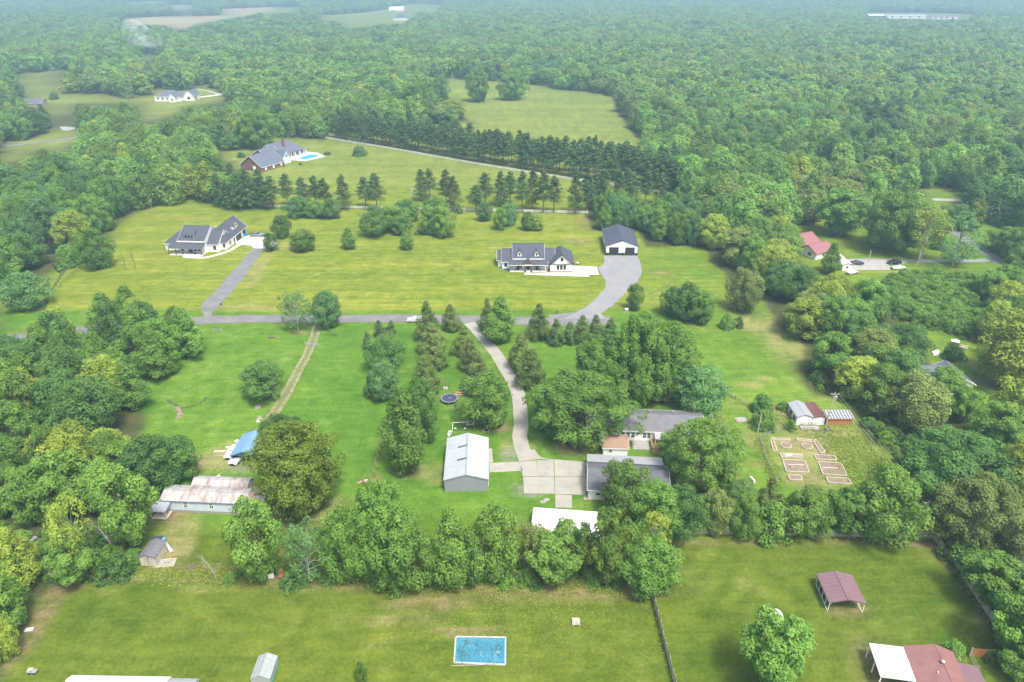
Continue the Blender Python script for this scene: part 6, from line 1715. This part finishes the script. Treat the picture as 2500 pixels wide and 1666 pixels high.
# covered pool
q = [G(*cropH(*p)) for p in [(733,1288),(1042,1292),(1040,1462),(722,1448)]]
cx, cy = np.mean(q, axis=0)
t = thing('covered_pool', 'sunken pool under a torn blue cover strewn with leaves on the front lawn', 'pool', (cx, cy, 0))
q = [(x-cx, y-cy) for x, y in q]
tm2 = MB(); nx_, ny_ = 26, 16; rr = random.Random(9)
for j in range(ny_+1):
    for i in range(nx_+1):
        x, y = bil(q[::-1], i/nx_, j/ny_); e = min(i, nx_-i, j, ny_-j); tm2.v.append((x+rr.uniform(-.05,.05)*(e>0), y+rr.uniform(-.05,.05)*(e>0), .10 - (.05 if e > 1 else 0) + rr.uniform(-.02,.02)))
for j in range(ny_):
    for i in range(nx_):
        a = j*(nx_+1)+i; tm2.f.append((a, a+1, a+nx_+2, a+nx_+1)); tm2.m.append(0)
tm2.build('pool_cover', M['tarp'], t)
for i in range(4):
    a, b = q[i], q[(i+1) % 4]; MB().bar((*a,.08),(*b,.08),.22,.16).build('coping', M['wood_grey'] if i != 1 else M['pale_blue'], t)
lv = MB()
for cxx, cyy, sx, sy, n in ((-2.2,1.5,.5,.5,40),(2.9,.2,.9,1.6,110),(0,0,3.9,2.3,330),(-2.5,-1,1,.8,60),(-3.2,0,.6,1.5,50)):
    for k in range(n):
        x = cxx+rr.gauss(0,.5)*sx; y = cyy+rr.gauss(0,.5)*sy
        if abs(x) > 4 or abs(y) > 2.4: continue
        a = rr.uniform(0,6.28); s = rr.uniform(.05,.12); lv.add([(x,y,.115),(x+s*math.cos(a),y+s*math.sin(a),.14),(x+s*1.6*math.cos(a+.5),y+s*1.6*math.sin(a+.5),.12),(x+s*math.cos(a+1.2),y+s*math.sin(a+1.2),.15)], [(0,1,2,3)])
lo = lv.build('debris', surf('pool_debris', (.055,.075,.03), .9, .5, 6), t); lo['kind'] = 'stuff'
fo_ = MB().bar((-4.4,-2.85,.06),(1.0,-2.65,.06),.12,.06).build('fold', M['stone'], t)
# scattered pale fallen leaves and clover on the front lawn
lv = MB(); rr = random.Random(12)
for k in range(3000):
    px = rr.gauss(1270, 190); py = 1430+abs(rr.gauss(0, 85))
    if not (900 < px < 1600 and 1425 < py < 1660): continue
    x, y = G(px, py); a = rr.uniform(0, 6.28); s = rr.uniform(.04, .09)
    lv.add([(x,y,.03),(x+s*math.cos(a),y+s*math.sin(a),.05),(x+s*1.3*math.cos(a+.6),y+s*1.3*math.sin(a+.6),.04),(x+s*math.cos(a+1.3),y+s*math.sin(a+1.3),.05)], [(0,1,2,3)])
tag(lv.build('fallen_leaves', surf('fallen_leaf', (.52,.47,.16), .8, .3, 9)), 'pale yellow fallen leaves sprinkled over the front lawn', 'leaves', kind='stuff')
# grass tufts that roughen fence lines and verges
def tufts(name, lines, n, label, h=(.14,.34), seed=1):
    rr = random.Random(seed); P, N, S = [], [], []
    for ln, cnt, wd in lines:
        Pp = [G(*p) for p in ln]; R_ = resample(Pp, .3)
        for k in range(cnt):
            x, y = R_[rr.randrange(len(R_))]
            x += rr.gauss(0, wd); y += rr.gauss(0, wd)
            for j in range(7): P.append((x+rr.uniform(-.25,.25), y+rr.uniform(-.25,.25), rr.uniform(.1, h[1]*.7))); N.append((rr.gauss(0,1)*.6, rr.gauss(0,1)*.6, rr.uniform(.5,1.5))); S.append(rr.uniform(*h))
    qd = leaf_quads(np.array(P), np.array(N), np.array(S), np.random.default_rng(seed)); n_ = len(qd)
    qd[:, :, 2] = np.maximum(qd[:, :, 2], .02)
    me = bpy.data.meshes.new(name); me.from_pydata(qd.reshape(-1,3).tolist(), [], np.arange(n_*4).reshape(-1,4).tolist())
    me.attributes.new('tint','FLOAT','FACE').data.foreach_set('value', np.random.default_rng(1).random(n_).astype(np.float32))
    me.materials.append(FOL['lime']); tag(link(name, me), label, 'grass', kind='stuff')
tufts('tall_grass', [([cropH(290,20), cropH(205,340)], 220, .25), ([(1628,1305),(2276,1318)], 260, .4), ([(1592,1462),(1650,1690)], 70, .3), ([(2277,1317),(2520,1660)], 260, .4),
  ([(345,1402),(560,1415)], 500, 1.0), ([(560,1420),(1600,1445)], 400, 1.0), ([(1893,1180),(1855,1075)], 380, .8), ([(2010,1060),(2100,1180)], 700, 2.2), ([(2060,1060),(2170,1160)], 600, 2.5), ([(2195,785),(2373,836)], 120, .6),
  ([(1668,895),(1823,991)], 160, .4), ([cropD(560,400), cropD(330,620)], 200, .6), ([(1870,1040),(1930,1020)], 150, 1.5)], 1, 'rank grass along the fence lines and round the garden')
# small clutter
def clutter(name, px, py, label, cat, parts, rz=0):
    X, Y = G(px, py); t = thing(name, label, cat, (X, Y, 0), rz)
    for nm, mt, b in parts: MB().box(*b).build(nm, M[mt], t)
    return t
clutter('scrap_heap', *cropH(1285,445), 'grey heap of gravel and rubble in the pad corner above the white carport', 'rubble heap', [('slab','stone',(-1,.2,-.5,.3,0,.2)),('slab','stone',(0,1.1,-.1,.7,0,.15)),('block','steel',(-.3,.4,-.3,.2,.2,.35))], .3)
clutter('brush_pile', *cropH(155,325), 'pale brush and rubble pile at the wire fence end', 'pile', [('log','wood_bed',(-1.2,.9,-.1,.1,0,.2)),('log','wood_grey',(-.6,1.1,.2,.45,0,.2)),('log','wood_brown',(-.2,.3,-.6,.8,.2,.35))], .4)
for i in range(5): pass
clutter('log', *cropF(235,1160), 'pale fallen log on the right field', 'log', [('trunk','pale_bark',(-1.6,1.2,-.2,.2,0,.35)),('stub','pale_bark',(.8,1.3,-.4,.5,.1,.3))], -.5)
clutter('stone_slab', *cropF(440,1455), 'flat pale stone slab on bare ground near the coop', 'slab', [('slab','stone',(-1.3,1.3,-1.0,1.0,0,.12)),('rim','stone',(-1.0,.9,-.7,.8,.12,.18))], .1)
clutter('mailbox', *cropD(1495,693), 'dark mailbox on a stone base beside the asphalt drive', 'mailbox', [('post','wood_brown',(-.12,.12,-.12,.12,0,1.1)),('box','black_metal',(-.25,.35,-.15,.15,1.0,1.3)),('base','stone',(-.4,.4,-.3,.3,0,.35))])
clutter('mailbox', *cropE(1480,740), 'small black post mailbox at the right end of the road', 'mailbox', [('post','black_metal',(-.08,.08,-.08,.08,0,1.2)),('box','black_metal',(-.15,.15,-.3,.2,1.0,1.3))])
clutter('utility_box', *cropE(1950,720), 'grey utility box on the verge right of the gravel drive', 'utility box', [('cabinet','steel',(-.5,.5,-.4,.4,0,.8)),('lid','white_trim',(-.55,.55,-.45,.45,.8,.88))])
clutter('utility_box', 1190+1296/5.8825, 530+690/5.8825, 'small meter box with pale cap beside the slab of the right farmhouse', 'utility box', [('cabinet','plastic_dark',(-.2,.2,-.2,.2,0,.8)),('cap','white_trim',(-.35,.35,-.3,.3,.8,1.0))])
clutter('tarp_bundle', *cropE(1135,437), 'blue tarp bundle at the left corner of the right farmhouse', 'tarp', [('fold','pale_blue',(-.8,.8,-.4,.4,0,.5)),('fold','navy_mat',(-.5,.9,-.6,-.2,0,.35))])
clutter('hay_bale', *cropD(1837,903), 'dark bale shaped stump pair on the left lawn below the road', 'stump', [('stump','bark',(-.8,-.1,-.3,.3,0,.5)),('stump','bark',(.2,.8,-.2,.3,0,.4))])
clutter('stump', *cropD(2268,880), 'small dark stump right of the lane', 'stump', [('stump','bark',(-.25,.25,-.25,.25,0,.4)),('root','bark',(-.4,.4,-.1,.1,0,.12))])
clutter('waste_bin', 370+1480/6.533, 510+440/6.533, 'teal waste bins by the garage door of the left farmhouse', 'bin', [('bin','teal_plastic',(-.4,.3,-.4,.3,0,1.1)),('lid','teal_plastic',(-.45,.35,-.45,.35,1.1,1.18)),('bin','blue_plastic',(.5,1.1,.2,.8,0,1.0))])
clutter('trailer', 370+1990/6.533, 510+470/6.533, 'small dark trailer at the edge of the left apron', 'trailer', [('bed','plastic_dark',(-.9,.9,-.6,.6,.4,.7)),('wheel','rubber',(-.4,.2,-.75,-.6,0,.6)),('tongue','steel',(.9,1.8,-.05,.05,.4,.5))])
clutter('pump_house', 2200+925/7.127, 780+450/7.127, 'small white pump house with a ramp in the right yard', 'pump house', [('wall','stone',(-.8,.8,-.7,.7,0,1.3)),('roof','white_trim',(-1.0,1.0,-.9,.9,1.3,1.42)),('ramp','wood_grey',(.9,3.2,-1.4,-.6,.1,.3)),('ramp','wood_grey',(1.4,3.6,-.2,.4,.2,.35))], -.45)
clutter('white_car_cover', 2200+600/7.127, 780+610/7.127, 'white covered heap beside the dark bush in the right yard', 'heap', [('cover','white_trim',(-1.3,.9,-.6,.6,0,.8)),('cover','white_trim',(-.2,.8,-.5,.5,.8,1.1))], .2)
clutter('board_pile', *cropD(1735,1370), 'stack of pale boards on the grass left of the lane', 'boards', [('board','stone',(-.9,.7,-1.0,-.6,0,.12)),('board','stone',(-.5,.9,-.4,.1,0,.15)),('board','steel',(-.2,.9,.3,.8,0,.12))], .7)
clutter('board_pile', *cropD(1750,1450), 'lower pale board pile left of the lane', 'boards', [('board','stone',(-.5,.8,-.3,.3,0,.12)),('board','white_trim',(-.7,-.1,-1.2,-.6,0,.1)),('board','stone',(-.1,.6,.6,1.1,0,.12))], .5)
clutter('lumber', *cropG(1375,135), 'pale sheet of lumber lying left of the blue carport', 'lumber', [('sheet','wood_bed',(-1.6,1.0,-.4,.4,0,.15)),('board','wood_bed',(-1.3,1.2,-1.6,-1.5,0,.1)),('board','white_trim',(.6,2.0,1.3,1.6,0,.2))], .05)
clutter('lumber', *cropG(1470,80), 'white boards leaning at the back left of the blue carport', 'lumber', [('board','white_trim',(-.9,1.2,-.1,.1,.1,.25)),('board','white_trim',(-.9,.9,.4,.6,.1,.25))], -.8)
clutter('boat', *cropG(2030,105), 'white hull of a small boat in the grass right of the huge oak', 'boat', [('hull','white_trim',(-.5,.5,-1.3,1.3,.1,.5)),('seat','steel',(-.4,.4,-.3,.3,.5,.6))], .5)
clutter('yard_ornament', *cropG(1362,300), 'white goose shaped yard ornament behind the mobile home', 'ornament', [('body','white_trim',(-.35,.3,-.15,.15,.35,.65)),('neck','white_trim',(.15,.3,-.08,.08,.6,1.1)),('stand','wood_grey',(-.1,.1,-.05,.05,0,.35))], .2)
clutter('pallet_platform', *cropG(1030,830), 'pale wooden platform beside the small grey shed', 'platform', [('edge','wood_bed',(-1.7,1.7,-1.0,-.8,0,.2)),('edge','wood_bed',(-1.7,1.7,.8,1.0,0,.2)),('edge','wood_bed',(-1.7,-1.5,-.8,.8,0,.2)),('edge','wood_bed',(1.5,1.7,-.8,.8,0,.2)),('floor','stone',(-1.5,1.5,-.8,.8,0,.08))], .1)
clutter('blue_barrel_heap', *cropG(990,690), 'dark blue tarp heap above the small grey shed', 'heap', [('tarp','navy_mat',(-1.2,.6,-.6,.6,0,.6)),('tarp','blue_metal',(.2,1.2,-.5,.5,0,.5))])
clutter('driftwood', *cropG(1190,850), 'dark twisted driftwood on the lawn right of the small shed', 'driftwood', [('limb','bark',(-1.1,.9,-.12,.1,0,.25)),('limb','bark',(.1,1.1,.1,.25,.1,.4)),('limb','bark',(-1.0,-.3,-.4,-.2,0,.2))], .5)
clutter('trailer_shell', *cropG(190,700), 'grey tent shaped tarp in the junk yard at the left', 'tarp', [('sheet','steel',(-.9,.5,-1.2,1.2,.4,.55)),('frame','wood_grey',(-.8,-.7,-1.1,-1.0,0,.4)),('frame','wood_grey',(.3,.4,1.0,1.1,0,.4))], -.35)
clutter('white_boat', *cropG(345,735), 'pale upturned boat in the junk yard at the left', 'boat', [('hull','stone',(-1.1,1.1,-.5,.5,0,.5)),('keel','white_trim',(-.9,.9,-.08,.08,.5,.6))], .3)
clutter('shed_box', *cropG(300,800), 'pale box shed roof in the junk yard by the left lawn corner', 'box', [('roof','stone',(-1,1,-.6,.6,1.0,1.12)),('wall','wood_brown',(-.9,.9,-.5,.5,0,1.0))])
clutter('tan_tank', *cropG(290,890), 'flat tan tarp over a low stack at the left lawn corner', 'tarp', [('tarp','wood_bed',(-1.7,1.7,-.6,.7,.0,.45)),('weight','wood_brown',(-.1,.2,-.7,-.5,.45,.6))])
clutter('red_tractor', *cropG(1750,910), 'rusty red scrap machine under the fence row left end', 'scrap', [('frame','rust_red',(-.4,.4,-.6,.6,.1,.5)),('drum','rust_red',(-.2,.3,.1,.6,.5,1.1)),('panel','white_trim',(-2.3,-1.2,-.1,.0,.1,1.2))], .3)
clutter('blue_tarp', *cropG(590,350), 'blue tarp glimpsed in the thicket left of the mobile home', 'tarp', [('fold','blue_metal',(-1.8,1.2,-.6,.5,.2,1.4)),('fold','blue_metal',(.8,1.9,.2,1.0,.2,1.6))], .4)
clutter('white_signs', *cropI(290,632), 'white painted boards leaning against the wooden fence, the left set', 'boards', [('board','white_trim',(-.7,.1,-.5,-.42,0,1.1)),('board','pale_blue',(.15,.7,-.5,-.42,0,.9))])
clutter('white_signs', *cropI(620,655), 'small white board leaning against the wooden fence, the right one', 'board', [('board','white_trim',(-.4,.5,-.35,-.28,0,.8)),('cleat','wood_bed',(-.3,.4,-.38,-.35,.3,.4))])
clutter('white_chair', *cropI(475,320), 'white board propped up at the lower left of the garden', 'board', [('board','white_trim',(-.2,.1,-.8,.8,.1,.8)),('prop','wood_grey',(.1,.2,-.1,.1,0,.7))], .3)
clutter('wire_coop', *cropI(920,75), 'open wire cage on a wooden frame at the top right of the garden', 'cage', [('sill','wood_grey',(-.9,.9,-1.2,-1.1,0,.1)),('sill','wood_grey',(-.9,.9,1.1,1.2,0,.1)),('post','steel',(-.9,-.82,-1.2,-1.12,.1,1.2)),('post','steel',(.82,.9,-1.2,-1.12,.1,1.2)),('post','steel',(.82,.9,1.1,1.18,.1,1.2)),('post','steel',(-.9,-.82,1.1,1.18,.1,1.2)),('top','steel',(-.9,.9,-1.2,-1.14,1.14,1.2)),('top','steel',(-.9,.9,1.12,1.18,1.14,1.2))], -.2)
clutter('rubble', 1830+880/6.03, 930+700/6.03, 'grey rubble mound in front of the coop pen', 'rubble', [('mound','stone',(-2.2,2.2,-.6,.5,0,.35)),('mound','stone',(-1.4,1.0,-.4,.3,.35,.5)),('mound','steel',(1.0,2.0,-.8,-.2,0,.25))], 0)
clutter('wagon_wheel', 1830+1155/6.03, 930+735/6.03, 'old wooden wheel frame leaning at the foot of the transformer pole', 'frame', [('spoke','wood_bed',(-.7,-.6,-.4,.5,0,.9)),('spoke','wood_bed',(.5,.6,-.4,.5,0,.9)),('rail','wood_bed',(-.7,.6,-.4,-.32,.7,.8))], .3)
clutter('step_boards', *cropH(1565,430), 'pale wooden steps beside the corner of the garage house', 'steps', [('step','wood_bed',(-1.2,1.2,-.3,0,0,.12)),('step','wood_bed',(-1.2,1.2,.2,.5,0,.12)),('step','wood_bed',(-1.2,1.2,.7,1.0,0,.12))])
def gate(p0, p1, label, mat='steel'):
    a = G(*p0); b = G(*p1); L_ = math.dist(a, b); t = thing('farm_gate', label, 'gate', (*a, 0), math.atan2(b[1]-a[1], b[0]-a[0]))
    for x in (0, L_): MB().bar((x,0,0),(x,0,1.5),.14).build('post', M['wood_grey'], t)
    for z in (.25,.5,.75,1.0,1.2): MB().bar((0,0,z),(L_,0,z),.045).build('rail', M[mat], t)
gate(cropD(2065,955), cropD(2150,960), 'thin metal farm gate across the dirt lane')
gate(cropD(1440,862), cropD(1500,862), 'small metal gate at the corner of the left wood below the road')
# bicycles of porch: chairs
for i, (x, y, lb) in enumerate([(-11.6,1.2,'dark porch chair left of the entry of the right farmhouse'),(-4.6,1.2,'dark porch chair right of the entry of the right farmhouse')]):
    O = G(1343, 664.4); t = thing('porch_chair', lb, 'chair', (O[0]+x, O[1]+y, .22)); MB().box(-.5,.5,-.3,.3,.35,.45).build('seat', M['plastic_dark'], t); MB().box(-.5,.5,.25,.32,.45,.95).build('backrest', M['plastic_dark'], t)
    for a in (-.45,.45): MB().box(a-.04,a+.04,-.28,.28,0,.35).build('leg', M['plastic_dark'], t)
for i, x in enumerate((-9.0, -6.85)):
    O = G(1343, 664.4); t = thing('potted_plant', 'potted plant at the %s side of the right farmhouse entry step' % ('left', 'right')[i], 'plant', (O[0]+x, O[1]-.75, .12)); MB().lathe([(.18,0),(.25,.4)], 10).build('pot', M['plastic_dark'], t); s = link('foliage', KIND['shrub'][0][0][0], t, (0,0,.35)); s.scale = (.13,.13,.16)

# ---------------------------------------------------------------- smoke from a brush fire in the far left woods
sx, sy = G(428, 150)
sm_m = bpy.data.materials.new('smoke'); sm_m.use_nodes = True; nt = sm_m.node_tree; nt.nodes.clear()
o_ = nt.nodes.new('ShaderNodeOutputMaterial'); pv = nt.nodes.new('ShaderNodeVolumePrincipled')
pv.inputs['Color'].default_value = (.96,.98,1,1)
nz = noise(nt, .055, 6, coords(nt, (1,1,1.3)), .7)
mr = nt.nodes.new('ShaderNodeMapRange'); mr.inputs[1].default_value = .50; mr.inputs[2].default_value = .78; mr.inputs[3].default_value = 0; mr.inputs[4].default_value = .14
nt.links.new(nz, mr.inputs[0]); nt.links.new(mr.outputs[0], pv.inputs['Density']); nt.links.new(pv.outputs[0], o_.inputs['Volume'])
mb = MB(); pts, rs = [], []
for i in range(9):
    t_ = i/8; pts.append((-62*t_**1.1, 25*t_, 8+27*t_**.8)); rs.append(4+13*t_)
rs[-1] = 12
mb.tube(pts, rs, 12)
tag(mb.build('smoke', sm_m, None, (sx, sy, 0)), 'thin bluish smoke drifting up from the woods at the far left', 'smoke', kind='stuff')
